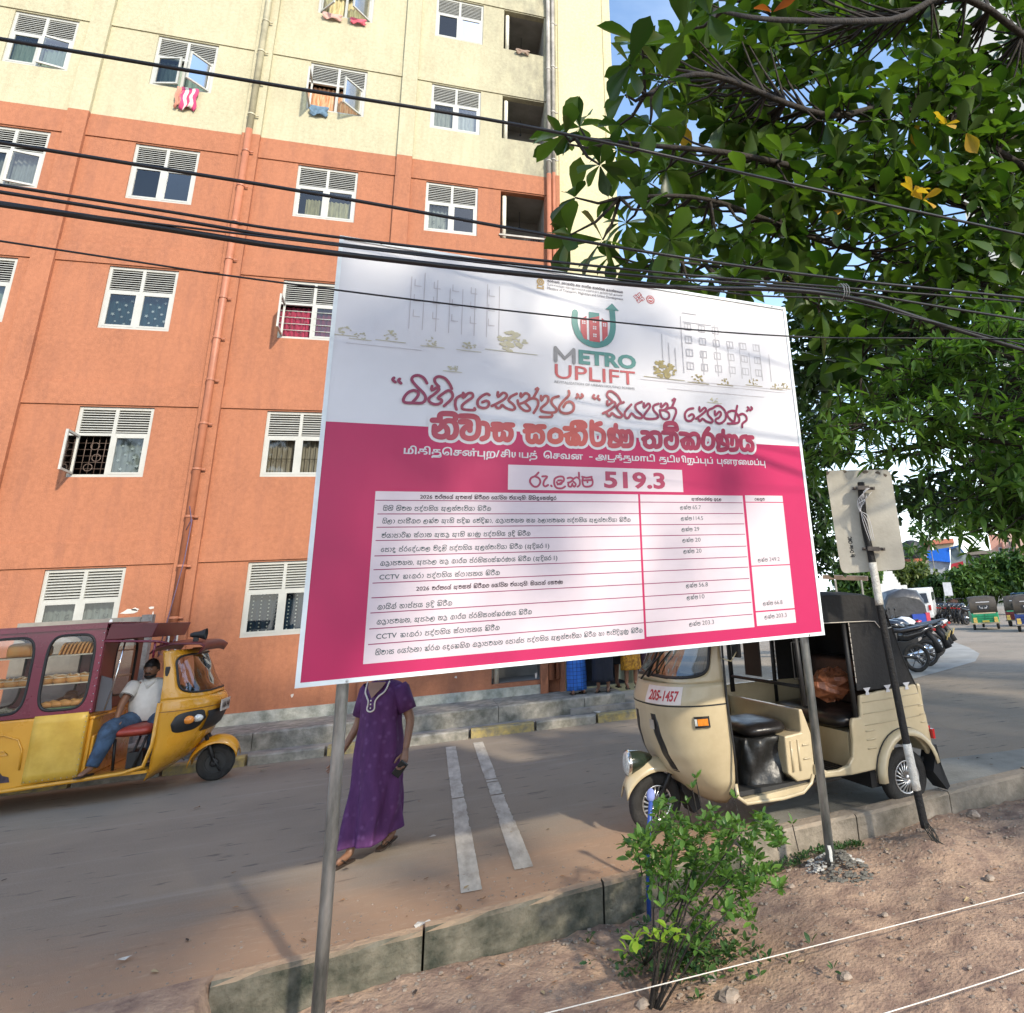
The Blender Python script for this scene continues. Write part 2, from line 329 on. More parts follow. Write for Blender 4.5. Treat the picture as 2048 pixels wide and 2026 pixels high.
# ------------------------------------------------------------------ road surface
def asphalt():
    m = mat('dusty_asphalt', (0.17, 0.155, 0.14), rough=0.9, var=0.0, bump=0.6, bscale=220, spec=0.3); t = m.node_tree; b = t.nodes['Principled BSDF']; n = t.nodes.new; l = t.links.new
    g = n('ShaderNodeTexCoord'); sep = n('ShaderNodeSeparateXYZ'); l(g.outputs['Object'], sep.inputs[0])
    def noise(scale, mp_, det=7, rg=0.6):
        mm = n('ShaderNodeMapping'); mm.inputs['Scale'].default_value = mp_; l(g.outputs['Object'], mm.inputs[0])
        q = n('ShaderNodeTexNoise'); q.inputs['Scale'].default_value = scale; q.inputs['Detail'].default_value = det; q.inputs['Roughness'].default_value = rg; l(mm.outputs[0], q.inputs[0]); return q.outputs['Fac']
    def ramp(src, a, b_):
        r = n('ShaderNodeMapRange'); r.inputs['From Min'].default_value = a; r.inputs['From Max'].default_value = b_; r.interpolation_type = 'SMOOTHSTEP'; l(src, r.inputs['Value']); return r.outputs[0]
    def mul(a, b_):
        q = n('ShaderNodeMath'); q.operation = 'MULTIPLY'
        for i, z in ((0, a), (1, b_)):
            if isinstance(z, float): q.inputs[i].default_value = z
            else: l(z, q.inputs[i])
        return q.outputs[0]
    def mix(fac, a, b_):
        q = n('ShaderNodeMix'); q.data_type = 'RGBA'; l(fac, q.inputs[0])
        for i, z in ((6, a), (7, b_)):
            if isinstance(z, tuple): q.inputs[i].default_value = z
            else: l(z, q.inputs[i])
        return q.outputs[2]
    c = mix(ramp(noise(0.5, (1, 1, 1)), 0.35, 0.65), (0.31, 0.25, 0.19, 1), (0.245, 0.20, 0.153, 1))
    c = mix(ramp(noise(90, (1, 1, 1), 4, 0.8), 0.45, 0.75), c, (0.34, 0.30, 0.25, 1))
    c = mix(mul(ramp(noise(2.2, (0.22, 2.4, 1), 9, 0.7), 0.52, 0.72), 0.38), c, (0.40, 0.36, 0.31, 1))          # pale tyre streaks along the street
    c = mix(mul(ramp(noise(5.0, (0.5, 2.0, 1), 6, 0.6), 0.60, 0.68), 0.6), c, (0.07, 0.065, 0.06, 1))        # dark patches
    # red dust blown against the near kerb
    dl = n('ShaderNodeMath'); dl.operation = 'MULTIPLY_ADD'; dl.inputs[1].default_value = -0.16; l(sep.outputs['X'], dl.inputs[0]); l(sep.outputs['Y'], dl.inputs[2])
    nn = n('ShaderNodeMath'); nn.operation = 'MULTIPLY_ADD'; nn.inputs[1].default_value = 1.9; l(noise(1.6, (0.55, 1.4, 1), 9, 0.68), nn.inputs[0]); l(dl.outputs[0], nn.inputs[2])
    fx = ramp(sep.outputs['X'], 4.2, 1.6)
    dust = mul(ramp(nn.outputs[0], 7.3, 5.5), fx)
    c = mix(dust, c, (0.43, 0.265, 0.165, 1))
    c = mix(mul(ramp(noise(14, (0.6, 1.5, 1), 8, 0.75), 0.52, 0.66), mul(dust, 0.6)), c, (0.50, 0.36, 0.25, 1))
    l(c, b.inputs['Base Color']); return m
ASPH = asphalt()
KERB = [(-0.91, 4.44), (-0.40, 4.50), (0.06, 4.53), (1.02, 4.66), (1.95, 4.80), (2.85, 4.86), (3.80, 4.98), (4.72, 5.08), (6.5, 5.30), (9.0, 5.7), (12.0, 6.3)]
def kerb_y(x):
    if x <= KERB[0][0]: return KERB[0][1] - 0.12 * (KERB[0][0] - x)
    for (a, b), (c, d) in zip(KERB, KERB[1:]):
        if x <= c: return b + (d - b) * (x - a) / (c - a)
    return KERB[-1][1] + 0.2 * (x - KERB[-1][0])
mb = MB(); xs = [-60, -40, -25, -15, -10, -7, -5, -4, -3, -2, -0.95] + [a for a, _ in KERB[1:]] + [15, 20, 26, 34, 45, 60, 90]
fr = [0, 0.04, 0.12, 0.25, 0.45, 0.7, 1.0]; vs_ = []
for x in xs:
    y0 = kerb_y(x) + 0.07
    for f in fr: vs_.append((x, y0 + (75 - y0) * f, zg(x)))
n_ = len(fr); mb.add(vs_, [(i * n_ + j, (i + 1) * n_ + j, (i + 1) * n_ + j + 1, i * n_ + j + 1) for i in range(len(xs) - 1) for j in range(n_ - 1)], True)
mb.build('road', ASPH, kind='structure')
mb = MB(); mb.add([(-1500, -1500, -2.6), (1500, -1500, -2.6), (1500, 1500, -2.6), (-1500, 1500, -2.6)], [(0, 1, 2, 3)]); mb.build('far_ground', mat('far_ground_soil', (0.16, 0.14, 0.10), 0.95), kind='structure')
# ------------------------------------------------------------------ bare earth verge
DIRT = mat('bare_earth', (0.34, 0.23, 0.155), 0.97, var=0.3, scale=7, bump=0.7, bscale=45, col2=(0.19, 0.12, 0.09))
def _h(x, y, s=0):
    return (math.sin(x * 3.1 + y * 1.7 + s) + math.sin(x * 7.3 - y * 5.1 + 2 * s) * 0.5 + math.sin(x * 17.0 + y * 13.0) * 0.25 + math.sin(x * 31 - y * 27) * 0.12)
def verge_z(x, y):
    d = kerb_y(x) - y
    base = -0.17 if x < 1.2 else (-0.17 + 0.08 * min(1, (x - 1.2) / 1.6))
    if x < -0.85: base = -0.17 + 0.17 * min(1, (-0.85 - x) / 1.3) * (1 if d < 0.6 else max(0, 1 - (d - 0.6)))
    z = base + 0.016 * _h(x, y) - 0.03 * max(0, d - 0.6)
    z += 0.012 * math.sin(x * 23 + 2 * math.sin(y * 19)) * math.sin(y * 21 + 2 * math.sin(x * 13)); z += 0.10 * math.exp(-((x - 3.22) ** 2 + (y - 4.44) ** 2) / 0.09) + 0.05 * math.exp(-((x - 2.5) ** 2 + (y - 4.48) ** 2) / 0.05)
    return z
mb = MB(); vs_ = []; NX, NY = 210, 84
for i in range(NX + 1):
    x = -5.0 + 14.0 * i / NX
    yk = kerb_y(x) + 0.0
    for j in range(NY + 1):
        y = yk - 5.6 * (j / NY) ** 1.35
        z = verge_z(x, y) + random.uniform(-.0035, .0035)
        if x < -0.9: f_ = min(1, max(0, (kerb_y(x) - y) / .55)); f_ = f_ * f_; z = (.006 if j else .004) * (1 - f_) + z * f_ - (0 if f_ > .05 else 0)
        if x < -0.9 and j == 0: y += 0.14
        vs_.append((x, y, z))
mb.add(vs_, [(i * (NY + 1) + j, i * (NY + 1) + j + 1, (i + 1) * (NY + 1) + j + 1, (i + 1) * (NY + 1) + j) for i in range(NX) for j in range(NY)], True)
mb.build('verge_soil', DIRT, kind='structure')
mb = MB(); mb.add([(-60, -60, -0.5), (90, -60, -0.5), (90, 5.0, -0.5), (-60, 4.2, -0.5)], [(0, 1, 2, 3)]); mb.build('park_ground', DIRT, kind='structure')
# near kerb of concrete stones
kerb = empty('near_kerb', (0, 0, 0), kind='structure')
jx = [-0.92, 0.03, 1.03, 1.98, 2.92, 3.83, 4.78, 5.7, 6.6, 7.6, 8.6, 10, 12]
for i, (a, b) in enumerate(zip(jx, jx[1:])):
    mb = MB(); y0, y1 = kerb_y(a), kerb_y(b); g = 0.006; jz = random.uniform(-0.006, 0.006)
    top = 0.025 + jz if a < 1.9 else 0.07 + jz
    wd = 0.10 if a < 1.9 else 0.15; K = 9; rings = []
    for k in range(K + 1):
        f = k / K; x = a + g + (b - a - 2 * g) * f; y = y0 + (y1 - y0) * f
        c = [random.uniform(-0.004, 0.004) for _ in range(4)]
        rings.append([(x, y + c[0], -0.42), (x, y + c[1], top - 0.018), (x, y + 0.016, top + c[2] * 0.5), (x, y + wd - 0.012, top), (x, y + wd, top - 0.015), (x, y + wd, -0.42)])
    mb.loft(rings, closed=True, cap=True, smooth=False)
    mb.build('kerb_stone', MOSS if a < 1.9 else KBR, kerb)
# double white line across the street
PAINT = mat('worn_white_road_paint', (0.50, 0.46, 0.39), 0.85, var=0.12, scale=9, bump=0.3, col2=(0.30, 0.265, 0.22), stretch=(1, .35, 1))
mk = empty('road_marking', (0, 0, 0), kind='structure')
for x0, x1, ya, yb in ((0.235, 0.36, 5.02, 10.12), (0.575, 0.70, 5.25, 10.2)):
    mb = MB(); K = 120; random.seed(int(x0 * 1000)); a = x0; b = x1
    vs_ = []
    for k in range(K + 1):
        y = ya + (yb - ya) * k / K
        wear = 0.12 if 6.4 < y < 8.3 else 0.03
        a_ = x0 + random.random() * 0.05 * wear * 2; b_ = x1 - random.random() * 0.06 * wear * 2
        vs_ += [(a_, y, 0.004), (b_, y, 0.004)]
    fs_ = [(2 * k, 2 * k + 1, 2 * k + 3, 2 * k + 2) for k in range(K) if not (6.6 < ya + (yb - ya) * k / K < 8.2 and random.random() < 0.05)]
    mb.add(vs_, fs_, False); mb.build('white_stripe', PAINT, mk)
# pale concrete apron round the parked motorbikes
ap = [gp(*p) for p in ((7.6, 11.0), (8.3, 11.2), (9.5, 11.8), (10.8, 12.5), (12.0, 13.7), (13.0, 15.2), (14.4, 17.6), (13.2, 18.6), (9, 17), (7.0, 14.5))]
mb = MB(); mb.add([p + Vector((0, 0, 0.006)) for p in ap], [tuple(range(len(ap)))]); mb.build('concrete_apron', mat('pale_apron', (0.30, 0.29, 0.265), 0.9, var=0.25, scale=1.2, bump=0.3), kind='structure')
mb = MB(); ap = [(2.2, 5.05), (3.1, 5.1), (4.0, 5.2), (6.4, 5.45), (6.6, 5.9), (4.6, 6.1), (3.2, 5.95), (2.4, 5.5)]
mb.add([(x, y, 0.005 + zg(x)) for x, y in ap], [tuple(range(len(ap)))]); mb.build('concrete_patch', mat('pale_concrete_patch', (0.25, 0.24, 0.21), 0.92, var=0.35, scale=1.4, bump=0.3, col2=(0.16, 0.15, 0.13)), kind='structure')
# far pavement: painted kerb stones, paving, step
fk = empty('far_kerb', (0, 0, 0), kind='structure')
cols = {}
xk = -8.2; seq = []
while xk < 5.0:
    seq.append(xk); xk += 0.875
yel = {2.15, 0.40}
for i, x in enumerate(seq):
    mb = MB(); a = x + 0.018; b = x + 0.875 - 0.018; top = 0.115; rings = []
    for k in range(7):
        f = a + (b - a) * k / 6; c = [random.uniform(-0.005, 0.005) for _ in range(3)]
        rings.append([(f, 10.55 + c[0], -0.05), (f, 10.55 + c[1], top - 0.02), (f, 10.575, top + c[2]), (f, 10.69, top), (f, 10.70, -0.05)])
    mb.loft(rings, smooth=False); mb.build('kerb_stone', YELK if i % 2 == 0 else CONC, fk)
PAVE = mat('grey_paving', (0.27, 0.245, 0.215), 0.92, var=0.25, scale=5, bump=0.4, bscale=30, col2=(0.17, 0.155, 0.14))
mb = MB(); mb.bb((-14, 10.70, -0.3), (4.4, 11.06, 0.09)); mb.bb((2.0, 10.92, 0.092), (4.3, 11.04, 0.17)); mb.build('pavement', PAVE, kind='structure')
stp = empty('step_platform', (0, 0, 0), kind='structure')
x = -14.0
while x < 2.8:
    b = min(2.86, x + random.uniform(1.1, 1.7)); mb = MB(); rings = []
    for k in range(9):
        f = x + 0.004 + (b - x - 0.008) * k / 8; c = [random.uniform(-0.008, 0.008) for _ in range(4)]
        rings.append([(f, 11.06 + c[0] * 0.5, -0.2), (f, 11.06 + c[1], 0.285), (f, 11.085, 0.305 + c[2] * 0.5), (f, 12.2, 0.30), (f, 12.2, -0.2)])
    mb.loft(rings, smooth=False); mb.build('paving_slab', CONC, stp); x = b
# ------------------------------------------------------------------ apartment building
Y0 = 12.2
bld = empty('apartment_building', (0, Y0, 0), label='tall apartment block with orange lower floors, cream upper floors and white louvred windows', cat='building')
COLS = [(-9.75, -8.85), (-7.25, -6.345), (-5.17, -4.22), (-2.68, -1.67), (-0.46, 0.51)]
ROWS = [2.56, 4.96, 7.33, 9.68, 12.02, 14.34, 16.7]; WH = 1.085
opens = []
for r_, zt in enumerate(ROWS):
    for c_, (a, b) in enumerate(COLS): opens.append((a, b, zt - WH, zt, 'w', r_, c_))
    opens.append((0.95, 1.83, zt - 1.07 if r_ else 0.5, zt, 'b', r_, 9))
opens.append((2.16, 3.30, 0.31, 2.25, 'd', 0, 10))
bx = sorted({-14.0, 2.09, 3.37} | {v for o in opens for v in o[:2]}); bz = sorted({0.2, 10.15, 18.5} | {v for o in opens for v in o[2:4]})
mw = MB()
for i in range(len(bx) - 1):
    for j in range(len(bz) - 1):
        cx, cz = (bx[i] + bx[i + 1]) / 2, (bz[j] + bz[j + 1]) / 2
        if any(o[0] < cx < o[1] and o[2] < cz < o[3] for o in opens): continue
        mw.cur = 2 if cx > 2.09 else (0 if cz < 10.15 else 1)
        a, b, c, d = bx[i], bx[i + 1], bz[j], bz[j + 1]; yf = 0.0 if cx < 2.09 else 0.004
        mw.add([(a, yf, c), (b, yf, c), (b, yf, d), (a, yf, d)], [(0, 1, 2, 3)], False)
for o in opens:
    a, b, c, d = o[:4]; dp = 0.14; mw.cur = 2 if a > 2.09 else (0 if (c + d) / 2 < 10.15 else 1)
    for q in (((a, 0, c), (a, dp, c), (a, dp, d), (a, 0, d)), ((b, 0, c), (b, 0, d), (b, dp, d), (b, dp, c)), ((a, 0, d), (a, dp, d), (b, dp, d), (b, 0, d)), ((a, 0, c), (b, 0, c), (b, dp, c), (a, dp, c))):
        mw.add(q, [(0, 1, 2, 3)], False)
mw.cur = 2; mw.add([(3.37, 0.004, 0.2), (3.37, 11, 0.2), (3.37, 11, 18.5), (3.37, 0.004, 18.5)], [(0, 1, 2, 3)], False)
mw.cur = 1; mw.add([(-14, 0, 18.5), (3.37, 0, 18.5), (3.37, 11, 18.5), (-14, 11, 18.5)], [(0, 1, 2, 3)], False)
mw.add([(-14, 0, 0.2), (-14, 11, 0.2), (-14, 11, 18.5), (-14, 0, 18.5)], [(3, 2, 1, 0)], False)
mw.build('wall', [ORANGE, CREAM, CREAM2], bld)
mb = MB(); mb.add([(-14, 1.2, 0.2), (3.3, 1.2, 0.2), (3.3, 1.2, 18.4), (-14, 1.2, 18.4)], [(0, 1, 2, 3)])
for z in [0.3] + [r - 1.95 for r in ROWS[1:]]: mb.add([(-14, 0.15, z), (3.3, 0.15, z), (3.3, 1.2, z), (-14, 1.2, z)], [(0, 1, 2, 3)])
mb.build('dark_room_backing', DARK, bld)  # backing sheets behind the windows; near-black colour stands in for unlit rooms
# pilasters, spandrel bands, plinth
def split(a, b): return ((a, min(b, 10.15), ORANGE), (10.15, b, CREAM)) if b > 10.15 > a else ((a, b, ORANGE if b <= 10.15 else CREAM),)
PIL = [(-8.72, -8.45), (-6.17, -5.88), (-3.62, -3.33), (-1.02, -0.74)]
for a, b in PIL:
    for z0, z1, m in split(0.28, 18.45):
        mb = MB(); mb.bb((a, -0.075, z0), (b, 0.001, z1)); mb.build('pilaster', m, bld)
edges = [-14.0] + [v for p in PIL for v in p] + [1.86]
for zt in ROWS:
    for k in range(0, len(edges), 2):
        a, b = edges[k], edges[k + 1]
        m = ORANGE if zt + 0.37 < 10.2 else CREAM
        mb = MB(); mb.bb((a, -0.022, zt + 0.025), (b, 0.001, zt + 0.375)); mb.build('floor_band', m, bld)
mb = MB()
for z in (0,): 
    for a, b in zip([-14.0] + [p[1] for p in PIL], [p[0] for p in PIL] + [1.72]): mb.bb((a, -0.055, 0.28), (b, 0.001, 0.455 - 0.02 * (b > 0)))
mb.build('plinth', mat('bare_plinth_render', (0.42, 0.41, 0.36), 0.95, var=0.3, scale=6, bump=0.8, bscale=18, col2=(0.22, 0.23, 0.19)), bld)
mb = MB(); mb.bb((1.72, -0.12, 0.28), (1.84, 0.001, 2.55)); mb.bb((2.04, -0.12, 0.28), (2.12, 0.001, 10.15)); mb.build('corner_pier', ORANGE, bld)
mb = MB(); mb.bb((3.17, -0.006, 2.4), (3.185, 0.002, 18.4)); mb.bb((2.125, -0.006, 2.4), (2.14, 0.002, 18.4)); mb.build('expansion_joint', mat('joint_shadow_grey', (0.34, 0.29, 0.17), 0.9), bld)
# rain pipes with clips
def pipe(x, r, z0, z1, m, clips, y=-0.12):
    mb = MB(); mb.tube([(x, y, z0), (x, y, z1)], r, 12); p = mb.build('rain_pipe', m, bld); mb = MB(); z = z0 + 0.3
    while z < z1:
        mb.lathe([(r + 0.012, z), (r + 0.012, z + 0.03)], 'z', (x, y, 0), 12); mb.bb((x, y - 0.01, z), (x + r + 0.06, y + 0.01, z + 0.02)); z += clips
    mb.build('pipe_clip', m, p)
OP = mat('orange_pipe_paint', (0.40, 0.150, 0.080), 0.5, var=0.15, scale=4); CP = mat('cream_pipe_paint', (0.46, 0.42, 0.28), 0.5, var=0.2, scale=4); GP = mat('grey_pvc_pipe', (0.42, 0.39, 0.34), 0.5, var=0.25, scale=3, col2=(0.22, 0.2, 0.17))
pipe(-3.50, 0.055, 1.5, 10.2, OP, 0.72); pipe(-3.50, 0.055, 10.2, 18.4, CP, 0.72)
pipe(1.90, 0.05, 0.5, 10.15, OP, 2.36); pipe(1.90, 0.045, 10.15, 18.4, GP, 2.36)
pipe(2.0, 0.036, 0.5, 10.2, OP, 1.2); pipe(2.0, 0.036, 10.2, 18.4, GP, 1.2)
mb = MB(); mb.tube([(-3.50, -0.19, 3.05), (-3.45, -0.2, 3.2), (-3.50, -0.19, 3.4)], 0.006, 5); mb.tube([(-3.44, -0.2, 3.2), (-3.46, -0.2, 2.6), (-3.55, -0.2, 1.8), (-3.60, -0.2, 1.35)], 0.007, 5)
mb.tube([(-3.60, -0.2, 1.35), (-3.5, -0.22, 1.3), (-3.42, -0.2, 1.55), (-3.5, -0.2, 1.62), (-3.6, -0.2, 1.3)], 0.006, 5); mb.build('loose_cable', mat('purple_cable', (0.12, 0.08, 0.14), 0.5), bld)
mb = MB(); mb.tube([(-3.5, -0.21, 1.62), (-3.5, -0.21, 1.22), (-3.4, -0.21, 1.22), (-3.4, -0.21, 1.62), (-3.5, -0.21, 1.62)], 0.012, 6); mb.build('wire_bracket', WHITEF, bld)
mb = MB(); rndp = random.Random(5)
for (x, z, sw, sh) in ((-4.09, 1.93, 0.13, 0.045), (-4.02, 1.96, 0.06, 0.03), (-3.83, 1.97, 0.05, 0.02), (-3.8, 1.86, 0.02, 0.09), (-3.86, 1.72, 0.04, 0.02), (-1.9, 0.62, 0.03, 0.03), (0.4, 0.66, 0.03, 0.02), (1.66, 0.58, 0.03, 0.06)):
    mb.add([(x + sw * math.cos(t * 0.9) * rndp.uniform(0.5, 1), -0.004, z + sh * math.sin(t * 0.9) * rndp.uniform(0.5, 1)) for t in range(7)], [tuple(range(7))])
mb.build('torn_poster_remains', mat('torn_paper', (0.6, 0.55, 0.5), 0.9), bld)
# windows ---------------------------------------------------------
def curtain_mat(nm, c, c2=None, sc=30): return mat('curtain_' + nm, c, 0.9, var=0.25, scale=sc, col2=c2, stretch=(1, 1, 0.15))
CUR = dict(sage=((0.30, 0.36, 0.31), (0.20, 0.27, 0.22)), teal=((0.014, 0.065, 0.085), (0.008, 0.03, 0.04)), grey=((0.30, 0.31, 0.31), (0.22, 0.23, 0.23)), cream=((0.60, 0.52, 0.30), (0.35, 0.29, 0.14)), red=((0.33, 0.03, 0.07), (0.12, 0.02, 0.04)),
           white=((0.62, 0.62, 0.60), (0.45, 0.45, 0.45)), blue=((0.025, 0.06, 0.12), (0.012, 0.03, 0.06)), orange=((0.55, 0.40, 0.25), (0.45, 0.14, 0.05)), pale=((0.52, 0.42, 0.34), (0.42, 0.33, 0.27)))
PRINT = mat('curtain_print_white', (0.62, 0.64, 0.66), 0.9); PRINTG = mat('curtain_print_grey', (0.11, 0.12, 0.13), 0.9)
SLATN = [0]; stuff_slats = MB(); slat_me = {}
def star(mb, x, y, z, r, k=5, tilt=0.0):
    mb.add([(x + (r if q % 2 == 0 else r * 0.45) * math.sin(math.pi * q / k + tilt), y, z + (r if q % 2 == 0 else r * 0.45) * math.cos(math.pi * q / k + tilt)) for q in range(2 * k)], [tuple(range(2 * k))])
def window(a, b, zt, left='shut', right='shut', cur=None, pattern=None, grill=None, rows_slats=9):
    wn = empty('window', (a, 0, zt - WH)); wn.parent = bld; w_ = b - a; Yw = 0.055; lz = WH - 0.43; mid = w_ / 2; F = 0.045
    mb = MB()
    for p, q in (((0, Yw - .03, 0), (F, Yw + .03, WH)), ((w_ - F, Yw - .03, 0), (w_, Yw + .03, WH)), ((mid - F / 2, Yw - .028, 0.0), (mid + F / 2, Yw + .028, WH)),
                 ((F, Yw - .026, WH - F), (w_ - F, Yw + .026, WH)), ((F, Yw - .026, 0), (w_ - F, Yw + .026, F)), ((F, Yw - .024, lz - .02), (w_ - F, Yw + .024, lz + .02))): mb.bb(p, q)
    mb.build('frame', WHITEF, wn)
    big = SLATN[0] + 2 * rows_slats <= 290
    for s in (0, 1):
        x0 = F + s * (mid - F / 2); x1 = x0 + mid - 1.5 * F
        for k in range(rows_slats):
            z = lz + 0.045 + k * (0.35 / rows_slats)
            vs_ = [(0, -.022, -0.010), (x1 - x0, -.022, -0.010), (x1 - x0, .022, 0.014), (0, .022, 0.014), (0, -.022, 0.000), (x1 - x0, -.022, 0.000), (x1 - x0, .022, 0.021), (0, .022, 0.021)]
            fs_ = [(0, 3, 2, 1), (4, 5, 6, 7), (0, 1, 5, 4), (2, 3, 7, 6), (1, 2, 6, 5), (3, 0, 4, 7)]
            if big:
                key = round(x1 - x0, 3)
                if key not in slat_me:
                    me = bpy.data.meshes.new('louvre_slat'); me.from_pydata(vs_, [], fs_); me.materials.append(WHITEF); slat_me[key] = me
                o = bpy.data.objects.new('louvre_slat', slat_me[key]); COL.objects.link(o); o.parent = wn; o.location = (x0, Yw, z); SLATN[0] += 1
            else: stuff_slats.add([(a + x0 + p[0], Yw + p[1], zt - WH + z + p[2]) for p in vs_], fs_, False)
    H_ = lz - 0.02 - F; Wc = mid - 1.5 * F
    for s, st in ((0, left), (1, right)):
        x0 = F + s * (mid - F / 2); mb = MB(); g = MB(); f = 0.032
        hx = 0 if (s == 0) else Wc; sg = 1 if s == 0 else -1
        ang = {'shut': 0, 'ajar': 14, 'half': 50, 'open': 88, 'wide': 112}[st]
        c, si = math.cos(R(ang)), math.sin(R(ang)); hinge = Vector((x0 + hx, Yw - 0.03, F))
        def T(p): return hinge + Vector((sg * (p[0] * c + p[1] * si), -p[0] * si + p[1] * c, p[2]))
        for q0, q1 in (((0, 0, 0), (f, .03, H_)), ((Wc - f, 0, 0), (Wc, .03, H_)), ((f, 0, 0), (Wc - f, .03, f)), ((f, 0, H_ - f), (Wc - f, .03, H_))):
            b_ = MB(); b_.bb(q0, q1); mb.add([T(p) for p in b_.v], b_.f, False)
        mb.build('casement', WHITEF, wn)
        g.add([T(p) for p in ((f, .015, f), (Wc - f, .015, f), (Wc - f, .015, H_ - f), (f, .015, H_ - f))], [(0, 1, 2, 3)], False); g.build('pane', GLASS if st == 'shut' or ang < 20 else glass('pale_glass', (0.5, 0.58, 0.55), 0.3, 0.1), wn)
    if cur:
        parts_ = cur if isinstance(cur, tuple) else (cur, cur)
        for s, nm in enumerate(parts_):
            if not nm: continue
            full = not nm.endswith('-'); nm = nm.rstrip('-'); x0 = F + s * (mid - F / 2); mb = MB(); K = 24; vs_ = []; hh = H_ if full else H_ * 0.72
            xs0 = x0 - 0.02 if full else x0 + 0.12 * (1 - s)
            for k in range(K + 1):
                x = xs0 + (x0 + Wc + 0.02 - xs0) * k / K; y = 0.16 + 0.02 * math.sin(k * 1.55)
                vs_ += [(x, y, F - 0.03), (x, y, F + hh)]
            mb.add(vs_, [(2 * k, 2 * k + 2, 2 * k + 3, 2 * k + 1) for k in range(K)], True); rnd = random.Random(int((a + s) * 97 + zt * 13)); mb.cur = 1
            if pattern == 'stars':
                for q in range(13): star(mb, x0 + 0.04 + ((q * 0.618) % 1) * (Wc - 0.08), 0.133, F + 0.05 + H_ * 0.9 * q / 13, rnd.uniform(0.020, 0.032), 5, rnd.random())
            if pattern == 'bigstars':
                for q in range(11): star(mb, x0 + 0.04 + ((q * 0.618 + .2) % 1) * (Wc - 0.08), 0.133, F + 0.1 + H_ * 0.84 * q / 11, rnd.uniform(0.022, 0.040), 5, rnd.random())
            if pattern == 'dots':
                for q in range(10):
                    for r_ in range(4):
                        cx, cz = x0 + 0.06 + r_ * (Wc - 0.12) / 3, F + 0.04 + q * (H_ - 0.08) / 9.5
                        mb.add([(cx - .009, .133, cz - .009), (cx + .009, .133, cz - .009), (cx + .009, .133, cz + .009), (cx - .009, .133, cz + .009)], [(0, 1, 2, 3)], False)
            if pattern in ('curls', 'scroll'):
                for q in range(9 if pattern == 'curls' else 6):
                    cx, cz = x0 + 0.05 + ((q * 0.618) % 1) * (Wc - 0.1), F + 0.06 + (H_ - 0.1) * q / 9 * (1 if pattern == 'curls' else 1.5); r0 = rnd.uniform(0.02, 0.045); t0 = rnd.uniform(0, 6)
                    mb.tube([(cx + r0 * (1 - .12 * t) * math.cos(t0 + t), .132, cz + r0 * (1 - .12 * t) * math.sin(t0 + t)) for t in range(6)], 0.004, 4, False)
            m1, m2 = CUR[nm]; mb.build('curtain', [curtain_mat(nm, m1, m2), PRINTG if pattern in ('curls', 'scroll') else PRINT], wn)
    if grill:
        mb = MB()
        for s in (0, 1):
            if grill == 'left' and s: continue
            x0 = F + s * (mid - F / 2); r = 0.006
            if grill == 'bars':
                for k in range(1, 5): mb.tube([(x0, 0.03, F + H_ * k / 5), (x0 + Wc, 0.03, F + H_ * k / 5)], 0.008, 5)
            elif grill == 'thin':
                for k in range(1, 6): mb.tube([(x0 + Wc * k / 6, 0.115, F), (x0 + Wc * k / 6, 0.115, F + H_)], 0.004, 4)
                mb.tube([(x0, 0.115, F + H_ * .45), (x0 + Wc, 0.115, F + H_ * .45)], 0.005, 4)
            else:
                for k in range(1, 5): mb.tube([(x0 + Wc * k / 5, 0.11, F), (x0 + Wc * k / 5, 0.11, F + H_)], 0.005, 4)
                for k in range(1, 6): mb.tube([(x0, 0.11, F + H_ * k / 6), (x0 + Wc, 0.11, F + H_ * k / 6)], 0.004, 4)
                for cx, cz in ((0.5, 0.75), (0.6, 0.45), (0.4, 0.2)):
                    mb.tube([(x0 + Wc * cx + 0.055 * math.cos(t * .7), 0.105, F + H_ * cz + 0.055 * math.sin(t * .7)) for t in range(10)], 0.007, 4)
        mb.build('window_grill', WHITEF if grill == 'bars' else mat('rusty_iron', (0.13, 0.09, 0.07), 0.7), wn)
    return wn
SPEC = {(0, 2): dict(cur='grey', pattern='curls'), (0, 3): dict(cur='blue', pattern='dots'), (0, 4): dict(cur='white'), (0, 1): dict(cur='cream'),
        (1, 2): dict(left='open', cur=(None, 'grey'), pattern='bigstars', grill='left'), (1, 3): dict(cur='pale', grill='thin'), (1, 4): dict(), (1, 1): dict(cur='sage'),
        (2, 1): dict(cur='sage'), (2, 2): dict(cur='teal', pattern='stars'), (2, 3): dict(left='open', cur='red', grill='bars', pattern='scroll'), (2, 4): dict(cur='pale'),
        (3, 1): dict(left='shut', right='ajar', cur='grey'), (3, 2): dict(), (3, 3): dict(cur='cream-'), (3, 4): dict(cur=('white', None), pattern='scroll'),
        (4, 1): dict(right='ajar', cur='sage'), (4, 2): dict(left='ajar', right='half', cur='sage'), (4, 3): dict(left='open', right='half', cur='orange'), (4, 4): dict(cur='white'),
        (5, 3): dict(left='half', right='half', cur='cream'), (5, 4): dict()}
for r_, zt in enumerate(ROWS[:6]):
    for c_, (a, b) in enumerate(COLS): window(a, b, zt, **SPEC.get((r_, c_), dict(cur='grey')))
for (a, b) in COLS: window(a, b, ROWS[6])
stuff_slats.build('louvre_slat', WHITEF, bld, kind='stuff')
